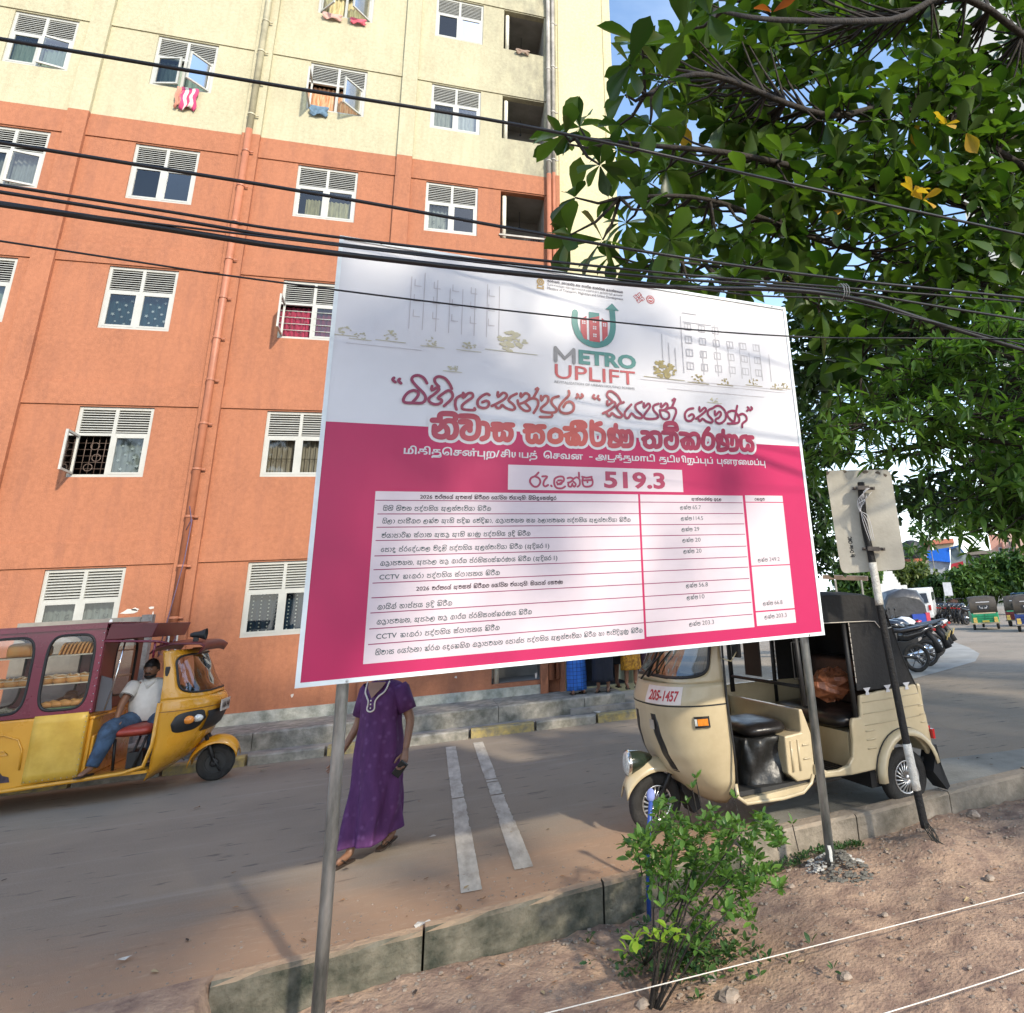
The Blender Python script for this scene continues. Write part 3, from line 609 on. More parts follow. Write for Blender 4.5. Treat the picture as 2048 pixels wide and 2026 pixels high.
# recessed balconies
for r_, zt in enumerate(ROWS):
    z0 = zt - 1.07 if r_ else 0.5; mb = MB()
    for q in (((0.95, .141, z0), (0.95, 1.1, z0), (0.95, 1.1, zt), (0.95, .141, zt)), ((1.83, .141, z0), (1.83, .141, zt), (1.83, 1.1, zt), (1.83, 1.1, z0)), ((0.95, .141, zt), (0.95, 1.1, zt), (1.83, 1.1, zt), (1.83, .141, zt)),
              ((0.95, .141, z0), (1.83, .141, z0), (1.83, 1.1, z0), (0.95, 1.1, z0)), ((0.95, 1.1, z0), (1.83, 1.1, z0), (1.83, 1.1, zt), (0.95, 1.1, zt))): mb.add(q, [(0, 1, 2, 3)], False)
    bal = mb.build('recessed_balcony', GREYW, bld)
    mb = MB(); mb.tube([(1.03, 0.10, z0), (1.03, 0.10, zt - 0.06 * (r_ > 2))], 0.042, 12); mb.build('white_pipe_post', mat('white_pvc', (0.66, 0.63, 0.52), 0.5, var=0.15), bal)
    mb = MB(); mb.sph((1.4, 0.7, zt - 0.38), 0.028, 8, 5); mb.tube([(1.4, 0.7, zt), (1.4, 0.7, zt - 0.36)], 0.006, 5); mb.build('lamp_holder', DARK, bal)
    if r_ in (1, 3, 4, 5):
        mb = MB(); K = 14
        for k in range(K): mb.bb((1.45 + k * 0.026, 0.55 + 0.02 * (k % 2), z0 + 0.02), (1.47 + k * 0.026, 0.56 + 0.02 * (k % 2), z0 + (0.42 if r_ == 3 else 0.2)))
        mb.build('hanging_cloth' if r_ == 3 else 'stored_clutter', mat('dark_striped_cloth', (0.05, 0.045, 0.045), 0.9, var=0.5, scale=20), bal)
mb = MB(); mb.bb((0.93, -0.03, ROWS[3] - 1.02), (1.85, 0.0, ROWS[3] - 0.985)); mb.build('clothes_rail', GP, bld)
# laundry
def cloth(label, name, x, zt, w_, h_, m, sway=0.03, col2=None, cat='cloth', n=10, stripes=False):
    o_ = MB(); vs_ = []; fs_ = []; K = n; J = 8
    for j in range(J + 1):
        for k in range(K + 1):
            f = k / K; g = j / J
            vs_.append(((f - 0.5) * w_ * (1 - 0.12 * g) + 0.015 * math.sin(j * 1.3), -0.035 - 0.025 * math.sin(f * 9 + g * 3) * (0.3 + g) + sway * g * 0.3, -h_ * g * (1 + 0.08 * math.sin(f * 7))))
    for j in range(J):
        for k in range(K):
            o_.mi.append(1 if (stripes and (k // 2) % 2) else 0); o_.f.append((j * (K + 1) + k, j * (K + 1) + k + 1, (j + 1) * (K + 1) + k + 1, (j + 1) * (K + 1) + k)); o_.sm.append(True)
    o_.v = vs_; o = o_.build(name, m, None, solid=0.006, label=label, cat=cat); o.location = (x, Y0 - 0.03, zt); return o
PINK = mat('pink_cloth', (0.55, 0.06, 0.16), 0.9, var=0.2); WCL = mat('white_cloth', (0.66, 0.60, 0.52), 0.9, var=0.15)
cloth('striped crimson and white towel hanging below the half open cream-floor window', 'striped_towel', -4.52, 10.93, 0.26, 0.44, [PINK, WCL], stripes=True, cat='towel')
cloth('faded salmon cloth hanging beside the striped crimson towel', 'hanging_cloth', -4.66, 10.92, 0.12, 0.42, [mat('salmon_cloth', (0.52, 0.24, 0.17), 0.9)], cat='cloth')
cloth('blue grey denim shorts hung over a window sill beside the rain pipe', 'denim_shorts', -2.44, 10.98, 0.32, 0.20, [mat('denim', (0.12, 0.20, 0.28), 0.9, var=0.3, scale=14)], cat='shorts')
cloth('pale pink frilly cloth hanging from the left casement of the topmost visible window', 'hanging_cloth', -2.40, 13.24, 0.36, 0.13, [mat('pale_pink_cloth', (0.6, 0.36, 0.3), 0.9)], cat='cloth')
cloth('bright pink cloth hanging from the right casement of the topmost visible window', 'hanging_cloth', -1.93, 13.24, 0.30, 0.12, [mat('rose_cloth', (0.6, 0.12, 0.16), 0.9, var=0.3, scale=20)], cat='cloth')
cloth('small brownish rag draped over the uppermost balcony ledge in view', 'rag', 1.35, ROWS[5] - 1.06, 0.3, 0.10, [mat('brown_rag', (0.28, 0.2, 0.15), 0.9)], cat='rag')
# grey notice wall board standing on the platform behind the bread vehicle
ib = empty('notice_board', (-4.35, 11.35, 0.3), label='dark grey notice board with a white emblem standing behind the maroon bread vehicle', cat='notice board')
mb = MB(); mb.bb((-0.62, 0, 0.0), (0.76, 0.08, 1.54)); mb.build('board', mat('grey_board', (0.24, 0.22, 0.19), 0.7, var=0.15, scale=10), ib)
mb = MB(); mb.bb((0.68, -0.012, 0), (0.69, -0.001, 1.53)); mb.bb((0.70, -0.02, 0), (0.82, 0.09, 1.56)); mb.build('side_post', mat('granite_post', (0.2, 0.19, 0.18), 0.7, var=0.3, scale=30), ib)
mb = MB(); mp_ = lambda s, z, l: (s, -0.004 - l, z)
for r0, w_ in ((0.075, 0.02), (0.035, 0.03)): ribbon(mb, [(0.36 + r0 * math.cos(t * .5), 1.41 + r0 * math.sin(t * .5)) for t in range(14)], w_, 0, mapf=mp_)
ribbon(mb, [(0.30, 1.31), (0.42, 1.31)], 0.03, 0, mapf=mp_); ribbon(mb, [(0.36, 1.48), (0.36, 1.51)], 0.035, 0, mapf=mp_)
mb.build('emblem', PRINT, ib)
TITLE_SCRIPT=[[(360,2908),(354,2898),(360,2889),(369,2883)],[(391,2904),(385,2894),(391,2885),(399,2879)],[(469,2774),(492,2807),(494,2832),(468,2842),(438,2824),(418,2788),(425,2767),(464,2767),(519,2771),(536,2798),(525,2828),(486,2866),(456,2904),(466,2928),(494,2935),(523,2919),(539,2891)],[(568,2876),(567,2850),(595,2870),(608,2860),(588,2833),(555,2802),(561,2778),(593,2767),(622,2779),(624,2798),(603,2806),(631,2836),(662,2858),(683,2841),(681,2809),(640,2761)],[(606,2877),(585,2899),(581,2923),(603,2939),(639,2930),(666,2897),(679,2869)],[(710,2744),(702,2772),(705,2807),(725,2828),(754,2840)],[(745,2849),(745,2817),(772,2848),(796,2850),(800,2827),(767,2799),(742,2772),(745,2750),(775,2746),(814,2748),(813,2759)],[(858,2800),(882,2811),(897,2799),(889,2773),(862,2764),(834,2775),(830,2807),(851,2835),(881,2855),(898,2848)],[(949,2870),(948,2839),(980,2869),(1003,2857),(987,2828),(942,2797),(913,2780)],[(932,2789),(946,2770),(965,2775),(975,2792),(998,2774),(1038,2764),(1054,2781),(1037,2804),(1014,2823),(1027,2848),(1063,2870)],[(1088,2874),(1088,2848),(1117,2878),(1141,2864),(1134,2836),(1104,2816),(1084,2807)],[(1069,2827),(1077,2796),(1108,2767),(1138,2766),(1145,2784),(1117,2813)],[(1127,2832),(1161,2848),(1192,2840),(1196,2805),(1169,2754)],[(1182,2908),(1199,2916),(1168,2854)],[(1215,2867),(1217,2835),(1237,2868),(1262,2863),(1255,2827),(1216,2789),(1223,2768),(1272,2763),(1310,2771),(1312,2792),(1283,2826),(1290,2858),(1329,2874)],[(1282,2762),(1282,2737),(1209,2732)],[(1396,2915),(1397,2888),(1357,2842),(1332,2804),(1342,2773),(1381,2765),(1421,2785),(1428,2825),(1403,2845),(1375,2832),(1360,2806)],[(1453,2898),(1460,2886),(1446,2874)],[(1483,2900),(1490,2888),(1473,2876)],[(1566,2901),(1558,2887),(1573,2878)],[(1596,2898),(1590,2884),(1604,2874)],[(1658,2868),(1657,2838),(1701,2867),(1712,2845),(1674,2809),(1624,2782)],[(1649,2787),(1660,2767),(1676,2771),(1686,2789),(1716,2768),(1747,2764),(1757,2782),(1724,2822),(1738,2853),(1773,2868)],[(1689,2874),(1658,2901),(1663,2929),(1691,2937),(1733,2907),(1754,2866)],[(1826,2856),(1779,2802),(1781,2766),(1803,2764),(1826,2796),(1854,2773),(1895,2767),(1899,2788),(1862,2822),(1858,2856),(1904,2881)],[(1919,2872),(1918,2842),(1952,2873),(1964,2854),(1939,2819),(1915,2786),(1930,2766),(2002,2771),(2019,2793),(1989,2828),(1990,2859),(2028,2877)],[(2047,2879),(2046,2851),(2084,2885),(2096,2864),(2071,2837),(2035,2831)],[(2034,2828),(2045,2783),(2074,2769),(2101,2786),(2100,2817),(2068,2834)],[(2071,2837),(2113,2854),(2150,2853),(2157,2821),(2127,2763)],[(2136,2909),(2158,2923),(2130,2863)],[(2255,2805),(2280,2820),(2296,2805),(2270,2772),(2232,2776),(2225,2819),(2255,2853),(2294,2863)],[(2344,2875),(2345,2843),(2383,2874),(2395,2856),(2357,2822),(2309,2790)],[(2327,2794),(2339,2773),(2362,2793),(2388,2776),(2430,2769),(2442,2789),(2407,2825),(2416,2858),(2454,2876)],[(2466,2854),(2467,2822),(2502,2854),(2515,2838),(2498,2811),(2466,2793),(2473,2771),(2508,2769),(2548,2802),(2553,2854),(2520,2891),(2484,2895),(2454,2876)],[(2657,2907),(2644,2867),(2618,2780)],[(2642,2866),(2605,2867),(2568,2848),(2575,2816),(2618,2780)],[(2563,2770),(2618,2774),(2657,2786),(2663,2822),(2638,2860)],[(2661,2835),(2692,2850),(2721,2839),(2725,2806),(2688,2778),(2682,2750)],[(2745,2903),(2755,2891),(2736,2875)],[(2775,2906),(2783,2895),(2764,2881)]]
TITLE_BOLD=[[(620,2686),(620,2703),(634,2714),(689,2716),(706,2707),(707,2690)],[(580,2671),(618,2672),(635,2656),(623,2629),(601,2612)],[(593,2636),(595,2591),(617,2577),(645,2578),(664,2597),(660,2628),(639,2645)],[(635,2656),(661,2673),(696,2669),(713,2634),(710,2597),(694,2577),(673,2575)],[(734,2706),(792,2709),(828,2699),(840,2657),(835,2603),(813,2579),(781,2574),(754,2587),(748,2614),(764,2639),(789,2648),(789,2667),(775,2674),(735,2671)],[(789,2651),(790,2623)],[(862,2671),(886,2663),(893,2628),(888,2590),(861,2575)],[(924,2667),(962,2669),(981,2656),(966,2640),(919,2637)],[(981,2656),(999,2668),(1040,2669)],[(937,2634),(939,2593),(955,2575),(976,2582),(985,2602),(985,2614)],[(985,2602),(995,2581),(1016,2578),(1031,2604),(1028,2636),(1003,2650),(981,2656)],[(1119,2669),(1160,2669),(1179,2657),(1164,2642),(1116,2636)],[(1179,2657),(1198,2668),(1235,2670)],[(1135,2633),(1135,2588),(1152,2573),(1171,2576),(1181,2598),(1181,2608)],[(1181,2594),(1194,2574),(1214,2576),(1225,2600),(1220,2631),(1194,2648),(1179,2657)],[(1304,2655),(1336,2642),(1341,2618),(1336,2592),(1304,2579),(1274,2589),(1269,2614),(1275,2638),(1304,2655)],[(1413,2684),(1418,2702),(1442,2711),(1480,2712),(1498,2701),(1500,2687)],[(1454,2692),(1496,2693)],[(1367,2667),(1413,2666),(1429,2651),(1400,2631),(1372,2622)],[(1386,2616),(1384,2588),(1400,2573),(1416,2578),(1421,2606)],[(1421,2588),(1428,2572),(1448,2579),(1455,2608),(1441,2627),(1413,2636)],[(1429,2651),(1462,2668),(1495,2654),(1502,2618),(1489,2581),(1466,2573)],[(1546,2720),(1543,2653),(1546,2604),(1559,2578),(1589,2574),(1619,2595),(1624,2645),(1604,2668),(1566,2678)],[(1605,2713),(1580,2704),(1554,2678)],[(1710,2707),(1703,2678),(1672,2673),(1662,2647),(1670,2610),(1665,2573),(1720,2575),(1743,2605),(1738,2651),(1720,2668),(1703,2678)],[(1693,2650),(1692,2623),(1713,2608)],[(1737,2663),(1759,2668),(1776,2652),(1774,2611)],[(1776,2661),(1803,2671),(1817,2646),(1815,2600),(1801,2577),(1757,2573)],[(1896,2669),(1928,2670),(1947,2657),(1929,2637),(1901,2624)],[(1914,2631),(1912,2590),(1942,2574),(1973,2589),(1977,2625),(1949,2651)],[(1947,2658),(1982,2674),(2021,2664),(2026,2618),(2017,2586),(1989,2576)],[(2050,2676),(2108,2678),(2145,2664),(2149,2615),(2132,2582),(2096,2573),(2067,2593),(2069,2630),(2106,2645),(2107,2664)],[(2108,2650),(2107,2629)],[(2066,2702),(2068,2727),(2087,2743),(2133,2745),(2152,2728),(2153,2702)],[(2064,2703),(2156,2707)],[(2179,2676),(2225,2675),(2245,2661),(2207,2634),(2186,2624)],[(2198,2622),(2194,2598),(2213,2578),(2229,2586),(2234,2612)],[(2232,2593),(2249,2577),(2268,2592),(2268,2625),(2244,2641),(2215,2641)],[(2245,2662),(2278,2680),(2314,2670),(2316,2623),(2302,2587),(2280,2580)],[(2404,2725),(2374,2692),(2355,2653),(2351,2601),(2386,2581),(2425,2604),(2433,2657),(2411,2682),(2374,2685)],[(2520,2715),(2511,2683),(2475,2676),(2466,2649),(2475,2616),(2466,2577),(2521,2582),(2545,2604),(2544,2653),(2524,2678),(2511,2683)],[(2500,2655),(2498,2629),(2516,2618)],[(2546,2672),(2569,2681),(2587,2667),(2582,2621)],[(2587,2669),(2613,2680),(2628,2652),(2621,2598),(2600,2583),(2567,2580)],[(2709,2683),(2665,2671),(2656,2614),(2670,2586),(2699,2589),(2716,2617)],[(2715,2607),(2726,2583),(2750,2594),(2754,2631),(2734,2652),(2715,2656),(2717,2676),(2760,2678)]]
PRICE=[[(1199,2384),(1179,2363),(1154,2350),(1148,2325),(1169,2300),(1194,2301),(1210,2326),(1202,2349),(1179,2360)],[(1222,2361),(1253,2361),(1235,2337),(1229,2312),(1240,2301),(1258,2310)],[(1276,2307),(1280,2303)],[(1320,2338),(1344,2339),(1341,2319),(1320,2316),(1312,2328)],[(1317,2314),(1354,2334),(1354,2359),(1328,2363),(1299,2348),(1297,2313),(1312,2293),(1343,2291),(1364,2303)],[(1380,2354),(1399,2358),(1417,2348),(1396,2330),(1383,2327)],[(1385,2324),(1385,2307),(1401,2302),(1410,2320)],[(1409,2315),(1422,2302),(1432,2318),(1417,2333)],[(1417,2350),(1439,2361),(1457,2346),(1457,2316),(1443,2303)],[(1453,2390),(1454,2362)],[(1474,2365),(1503,2360),(1536,2366)],[(1476,2342),(1541,2346)],[(1481,2362),(1475,2336),(1483,2308),(1510,2304),(1536,2313),(1542,2338),(1533,2364)],[(1508,2331),(1508,2341)]]
# ------------------------------------------------------------------ billboard
BE = math.atan2(0.13527, 0.99081)
bb = empty('billboard', (-0.62, 3.93, 0), rz=BE, label='large white and crimson project billboard on two galvanised steel poles', cat='billboard')
SX0, SX1, SZ0, SZ1 = 0.015, 3.19, 1.315, 3.755
BW = mat('banner_vinyl', (0.60, 0.60, 0.63), 0.32, var=0.03, scale=1.5, bump=0.04, bscale=260, spec=0.5)
BRED = mat('banner_crimson', (0.42, 0.016, 0.090), 0.34, var=0.05, scale=1.5, bump=0.03, bscale=260, spec=0.3)
def glare_print(name, ca, cb):       # print colour with warm glare painted in around the middle of the sheet
    m = mat(name, ca, 0.35, var=0); t = m.node_tree; b = t.nodes['Principled BSDF']; n = t.nodes.new
    tcn = n('ShaderNodeTexCoord'); sp = n('ShaderNodeSeparateXYZ'); t.links.new(tcn.outputs['Object'], sp.inputs[0])
    r = n('ShaderNodeValToRGB'); mr_ = n('ShaderNodeMapRange'); mr_.inputs['From Min'].default_value = 0.5; mr_.inputs['From Max'].default_value = 2.8
    t.links.new(sp.outputs['X'], mr_.inputs[0]); t.links.new(mr_.outputs[0], r.inputs[0]); e = r.color_ramp.elements
    e[0].color = (*ca, 1); e[1].color = (*ca, 1); k = r.color_ramp.elements.new(0.38); k.color = (*cb, 1); e[1].position = 0.42 if False else e[1].position
    k2 = r.color_ramp.elements.new(0.62); k2.color = (*ca, 1); t.links.new(r.outputs[0], b.inputs['Base Color']); return m
mb = MB(); mb.bb((SX0 + .01, 0.004, SZ0 + .01), (SX1 - .01, 0.05, SZ1 - .01)); mb.build('backing_sheet', STEEL, bb)
# printed sheet: a slightly rippled vinyl skin
def bm_(s, z, l=0.0): return (s, -0.006 - l - 0.0, z)
mb = MB(); NXb, NZb = 64, 50; vs_ = []
for i in range(NXb + 1):
    for j in range(NZb + 1):
        s = SX0 + 0.018 + (SX1 - SX0 - 0.036) * i / NXb; z = SZ0 + 0.018 + (SZ1 - SZ0 - 0.036) * j / NZb
        vs_.append((s, -0.0035 + 0.0022 * math.sin(s * 6.2 + 1.2 * math.sin(z * 2.9)) * math.sin(z * 3.7 + 0.8 * s), z))
mb.add(vs_, [(i * (NZb + 1) + j, (i + 1) * (NZb + 1) + j, (i + 1) * (NZb + 1) + j + 1, i * (NZb + 1) + j + 1) for i in range(NXb) for j in range(NZb)], True)
banner = mb.build('banner', BW, bb)
mb = MB(); FR = mat('white_frame_tape', (0.66, 0.72, 0.74), 0.35, var=0.1, scale=6)
for p, q in (((SX0, -0.012, SZ0), (SX1, 0.055, SZ0 + 0.022)), ((SX0, -0.012, SZ1 - 0.02), (SX1, 0.055, SZ1)), ((SX0, -0.0118, SZ0 + .022), (SX0 + 0.022, 0.055, SZ1 - .02)), ((SX1 - 0.022, -0.0118, SZ0 + .022), (SX1, 0.055, SZ1 - .02))): mb.bb(p, q)
mb.build('frame', FR, bb)
def bpart(name, mb, m): return mb.build(name, m, banner)
def rect(mb, a, b, c, d, l, seg=1): mb.add([bm_(a, b, l), bm_(c, b, l), bm_(c, d, l), bm_(a, d, l)], [(0, 1, 2, 3)], False)
mb = MB(); rect(mb, 0.037, SZ0 + .022, SX1 - .022, 2.632, 0.0004); bpart('crimson_field', mb, BRED)
TB = mat('table_print', (0.57, 0.49, 0.53), 0.35, var=0.03); LN = mat('table_rule_print', (0.24, 0.035, 0.10), 0.4); INK = mat('grey_ink', (0.05, 0.075, 0.085), 0.5); INKB = mat('dark_ink', (0.03, 0.012, 0.025), 0.5)
ra = [2.26, 2.212, 2.139, 2.069, 2.000, 1.921, 1.851, 1.784, 1.711, 1.637, 1.560, 1.486, 1.395]
mb = MB(); rect(mb, 0.307, 1.395, 1.846, 2.26, 0.0008); rect(mb, 1.860, 1.405, 2.632, 2.26, 0.0008); rect(mb, 2.652, 1.792, 2.966, 2.213, 0.0008); rect(mb, 2.652, 2.219, 2.966, 2.263, 0.0008); rect(mb, 2.652, 1.503, 2.966, 1.785, 0.0008); rect(mb, 2.652, 1.41, 2.966, 1.494, 0.0008)
rect(mb, 1.017, 2.279, 2.174, 2.427, 0.0008); bpart('table_ground', mb, TB)
mb = MB()
for k, z in enumerate(ra[1:-1]): rect(mb, 0.31 if k == 0 else 0.324, z - .003, 1.846, z + .002, 0.0013); rect(mb, 1.860, z - .003, 2.625, z + .002, 0.0013)
bpart('table_rules', mb, LN)
# --- Sinhala letter strokes, x-height 100
SG = {'න': (112, [[(5, 95), (35, 95), (50, 75), (25, 50)], [(10, 65), (10, 20), (35, 0), (65, 10), (72, 40), (50, 70)], [(50, 75), (75, 95), (102, 75), (102, 25), (80, 0)]]),
 'ව': (98, [[(5, 95), (60, 98), (90, 70), (88, 25), (50, 0), (15, 15), (10, 45), (35, 62), (58, 62), (50, 80), (10, 75)]]),
 'ා': (42, [[(8, 95), (30, 78), (32, 28), (8, 0)]]),
 'ස': (112, [[(5, 95), (35, 93), (50, 76), (30, 60), (5, 60)], [(50, 76), (65, 93), (102, 93)], [(15, 60), (12, 15), (30, 0), (50, 15), (50, 38)], [(50, 15), (70, 0), (97, 15), (92, 50), (65, 64), (50, 76)]]),
 'ං': (78, [[(40, 90), (68, 65), (68, 20), (40, 0), (12, 20), (12, 65), (38, 90)]]),
 'ක': (116, [[(5, 85), (30, 92), (46, 75), (25, 52), (8, 42)], [(15, 45), (15, 10), (30, 0), (42, 12), (42, 38)], [(42, 12), (58, 0), (70, 15), (64, 42), (30, 54)], [(46, 75), (75, 95), (102, 70), (100, 20), (82, 0)]]),
 'ර': (88, [[(62, 135), (32, 95), (10, 60), (12, 15), (42, 0), (75, 20), (75, 65), (50, 88), (28, 85)]]),
 'ණ': (150, [[(55, 125), (48, 90), (15, 85), (8, 60), (20, 30), (12, 0), (50, 0), (74, 20), (70, 65), (48, 90)], [(38, 64), (38, 42), (54, 36)], [(72, 80), (85, 92), (98, 75), (98, 35)], [(98, 78), (118, 92), (137, 65), (132, 15), (112, 0), (92, 0)]]),
 'ය': (100, [[(40, 95), (12, 80), (8, 25), (25, 0), (45, 12), (50, 40)], [(50, 15), (70, 0), (92, 15), (90, 45), (60, 60), (55, 78), (62, 92), (92, 92)]]),
 'ම': (108, [[(45, 5), (62, 40), (50, 65), (25, 62), (10, 35), (20, 5), (50, 0), (82, 2), (102, 30), (97, 70), (65, 97), (30, 92)]]),
 'හ': (106, [[(8, 92), (30, 95), (42, 78), (20, 55), (8, 30), (20, 3), (50, 0), (62, 18), (45, 35), (75, 82), (98, 70), (98, 30), (75, 0)]]),
 'ද': (82, [[(20, 68), (15, 90), (45, 97), (58, 75), (25, 50), (12, 25), (30, 3), (60, 5), (72, -15), (60, -35), (35, -25)]]),
 'ඳ': (112, [[(8, 0), (5, 50), (30, 75), (50, 70)], [(50, 60), (48, 90), (75, 97), (88, 75), (55, 50), (42, 25), (60, 3), (90, 5), (100, -15), (88, -32)]]),
 'ප': (98, [[(8, 75), (20, 95), (42, 85), (30, 60), (10, 35), (12, 8), (45, 0), (82, 8), (87, 35), (65, 60), (62, 82), (92, 95)]]),
 'ත': (112, [[(8, 85), (25, 95), (46, 85), (48, 66), (15, 55), (10, 20), (35, 0), (62, 10), (62, 40), (40, 60)], [(48, 66), (75, 92), (102, 70), (100, 20), (80, 0)]]),
 'ල': (112, [[(38, 55), (58, 60), (60, 32), (40, 25), (28, 45), (40, 80), (70, 92), (97, 65), (92, 10), (60, -20), (20, -15), (5, 20), (10, 60), (28, 82)]]),
 'ෂ': (102, [[(8, 95), (40, 90), (50, 72), (60, 90), (95, 92)], [(10, 55), (90, 55)], [(12, 80), (8, 30), (30, 0), (70, 0), (94, 30), (88, 80)]]),
 'ග': (98, [[(35, 95), (10, 75), (8, 25), (25, 0), (45, 12), (48, 40)], [(48, 12), (65, 0), (87, 20), (87, 70), (65, 94), (45, 80), (56, 60)]]),
 'ධ': (108, [[(10, 95), (50, 98), (92, 90), (100, 50), (85, 10), (50, 0), (15, 15), (10, 50), (25, 75), (50, 70), (56, 45)]]),
 'අ': (122, [[(10, 80), (30, 95), (50, 80), (35, 60), (12, 40), (12, 10), (35, 0), (50, 15), (45, 40)], [(50, 15), (75, 0), (92, 20), (88, 75)], [(70, 92), (88, 75), (112, 94)], [(88, 40), (88, -30)]]),
 'ඩ': (98, [[(8, 95), (55, 98), (90, 70), (87, 20), (50, 0), (15, 12), (10, 42), (40, 55), (50, 76), (25, 80)]]),
 'ට': (92, [[(50, 60), (35, 80), (50, 97), (80, 78), (85, 25), (50, 0), (15, 10), (8, 60), (25, 90)]]),
 'බ': (108, [[(45, 60), (25, 92), (8, 60), (12, 10), (50, 0), (92, 10), (100, 60), (80, 92), (60, 60)]]),
 'ජ': (98, [[(15, 118), (20, 92), (50, 95), (56, 70), (25, 50), (10, 25), (25, 2), (60, 0), (90, 20), (87, 60), (60, 67)]]),
 'ළ': (92, [[(8, 85), (35, 98), (62, 85), (40, 62), (72, 60), (82, 35), (55, 10), (20, 20), (8, 0), (30, -25), (65, -20), (87, 5)]]),
 'ඉ': (88, [[(15, 60), (20, 90), (60, 97), (77, 65), (45, 45), (20, 50)], [(45, 45), (77, 25), (65, -10), (30, -20), (10, 0), (30, 15)]]),
 'එ': (92, [[(45, 60), (20, 72), (8, 35), (30, 0), (70, 5), (87, 50), (65, 97), (35, 92)]]),
 'ථ': (108, [[(30, 100), (10, 60), (15, 10), (50, 0), (90, 15), (94, 60), (70, 97), (48, 75), (60, 50)]]),
 'ශ': (100, [[(40, 95), (12, 80), (8, 25), (25, 0), (45, 12), (50, 40)], [(50, 12), (70, 0), (92, 20), (92, 90)]]),
 'ෙ': (76, [[(35, 50), (60, 50), (62, 15), (35, 0), (10, 20), (12, 65), (40, 92), (62, 88)]]),
 'ැ': (42, [[(8, 90), (32, 82), (15, 52), (12, 10), (32, 8)]])}
OVER = {'ි': lambda w: [[(.15 * w, 105), (.2 * w, 135), (.6 * w, 145), (.95 * w, 125), (.95 * w, 100)]], 'ී': lambda w: [[(.15 * w, 105), (.2 * w, 135), (.6 * w, 145), (.95 * w, 125), (.95 * w, 102), (.7 * w, 110), (.7 * w, 125)]],
        '්': lambda w: [[(.85 * w, 95), (.8 * w, 135), (1.0 * w, 140)]], 'ු': lambda w: [[(.8 * w, 0), (.8 * w, -25), (.3 * w, -25)]], 'ෘ': lambda w: [[(.5 * w, -10), (.9 * w, -30)]]}
def sinhala(mb, text, x0, x1, y0, xh, wd, mapf, l0=0.0016):
    """strokes laid between x0 and x1; 'mapf' places them. Latin runs are left to put_text through the returned list"""
    o_ = []; x = 0; prev = 0; i = 0; t = list(text); k = 0
    while k < len(t) - 1:                                   # vowel e stands before its consonant
        if t[k + 1] in 'ෙේෝො': c = t[k + 1]; t[k:k + 2] = ['ෙ', t[k]] + (['ා'] if c in 'ෝො' else []) + (['්'] if c in 'ේෝ' else []); k += 1
        k += 1
    runs = []
    k = 0
    while k < len(t):
        c = t[k]
        if c in SG: w_, st = SG[c]; o_ += [[(x + a, b) for a, b in s] for s in st]; prev = (x, w_); x += w_ + 12
        elif c in OVER and prev: o_ += [[(prev[0] + a, b) for a, b in s] for s in OVER[c](prev[1])]
        elif c == ' ': x += 55
        elif c == '\u200d': pass
        elif c == ',': o_.append([(x + 10, 8), (x + 5, -15)]); x += 30
        elif c == ':': o_.append([(x + 10, 8), (x + 10, 12)]); o_.append([(x + 10, 70), (x + 10, 74)]); x += 30
        elif c == '.': o_.append([(x + 10, 4), (x + 12, 4)]); x += 30
        else:
            q = c
            while k + 1 < len(t) and t[k + 1] in '0123456789CTV(). ' and t[k + 1] != ' ': k += 1; q += t[k]
            wl = sum(88 if ch in '0269' else 80 if ch in '345678' else 110 if ch in 'CV' else 95 if ch == 'T' else 55 if ch in '1()' else 32 for ch in q); runs.append((q, x, x + wl - 12)); x += wl + 6
        k += 1
    sc = (x1 - x0) / max(1, x - 10); sy = xh / 100.0
    for j, s in enumerate(o_): ribbon(mb, [(x0 + a * sc, y0 + b * sy) for a, b in s], wd, l0 + (j % 40) * 2e-5, 2e-6, mapf, 3)
    for q, a, b in runs: put_text(mb, q, x0 + a * sc, x0 + b * sc, y0, mapf, xh * 1.28, 0.012, l0 + 0.0009)
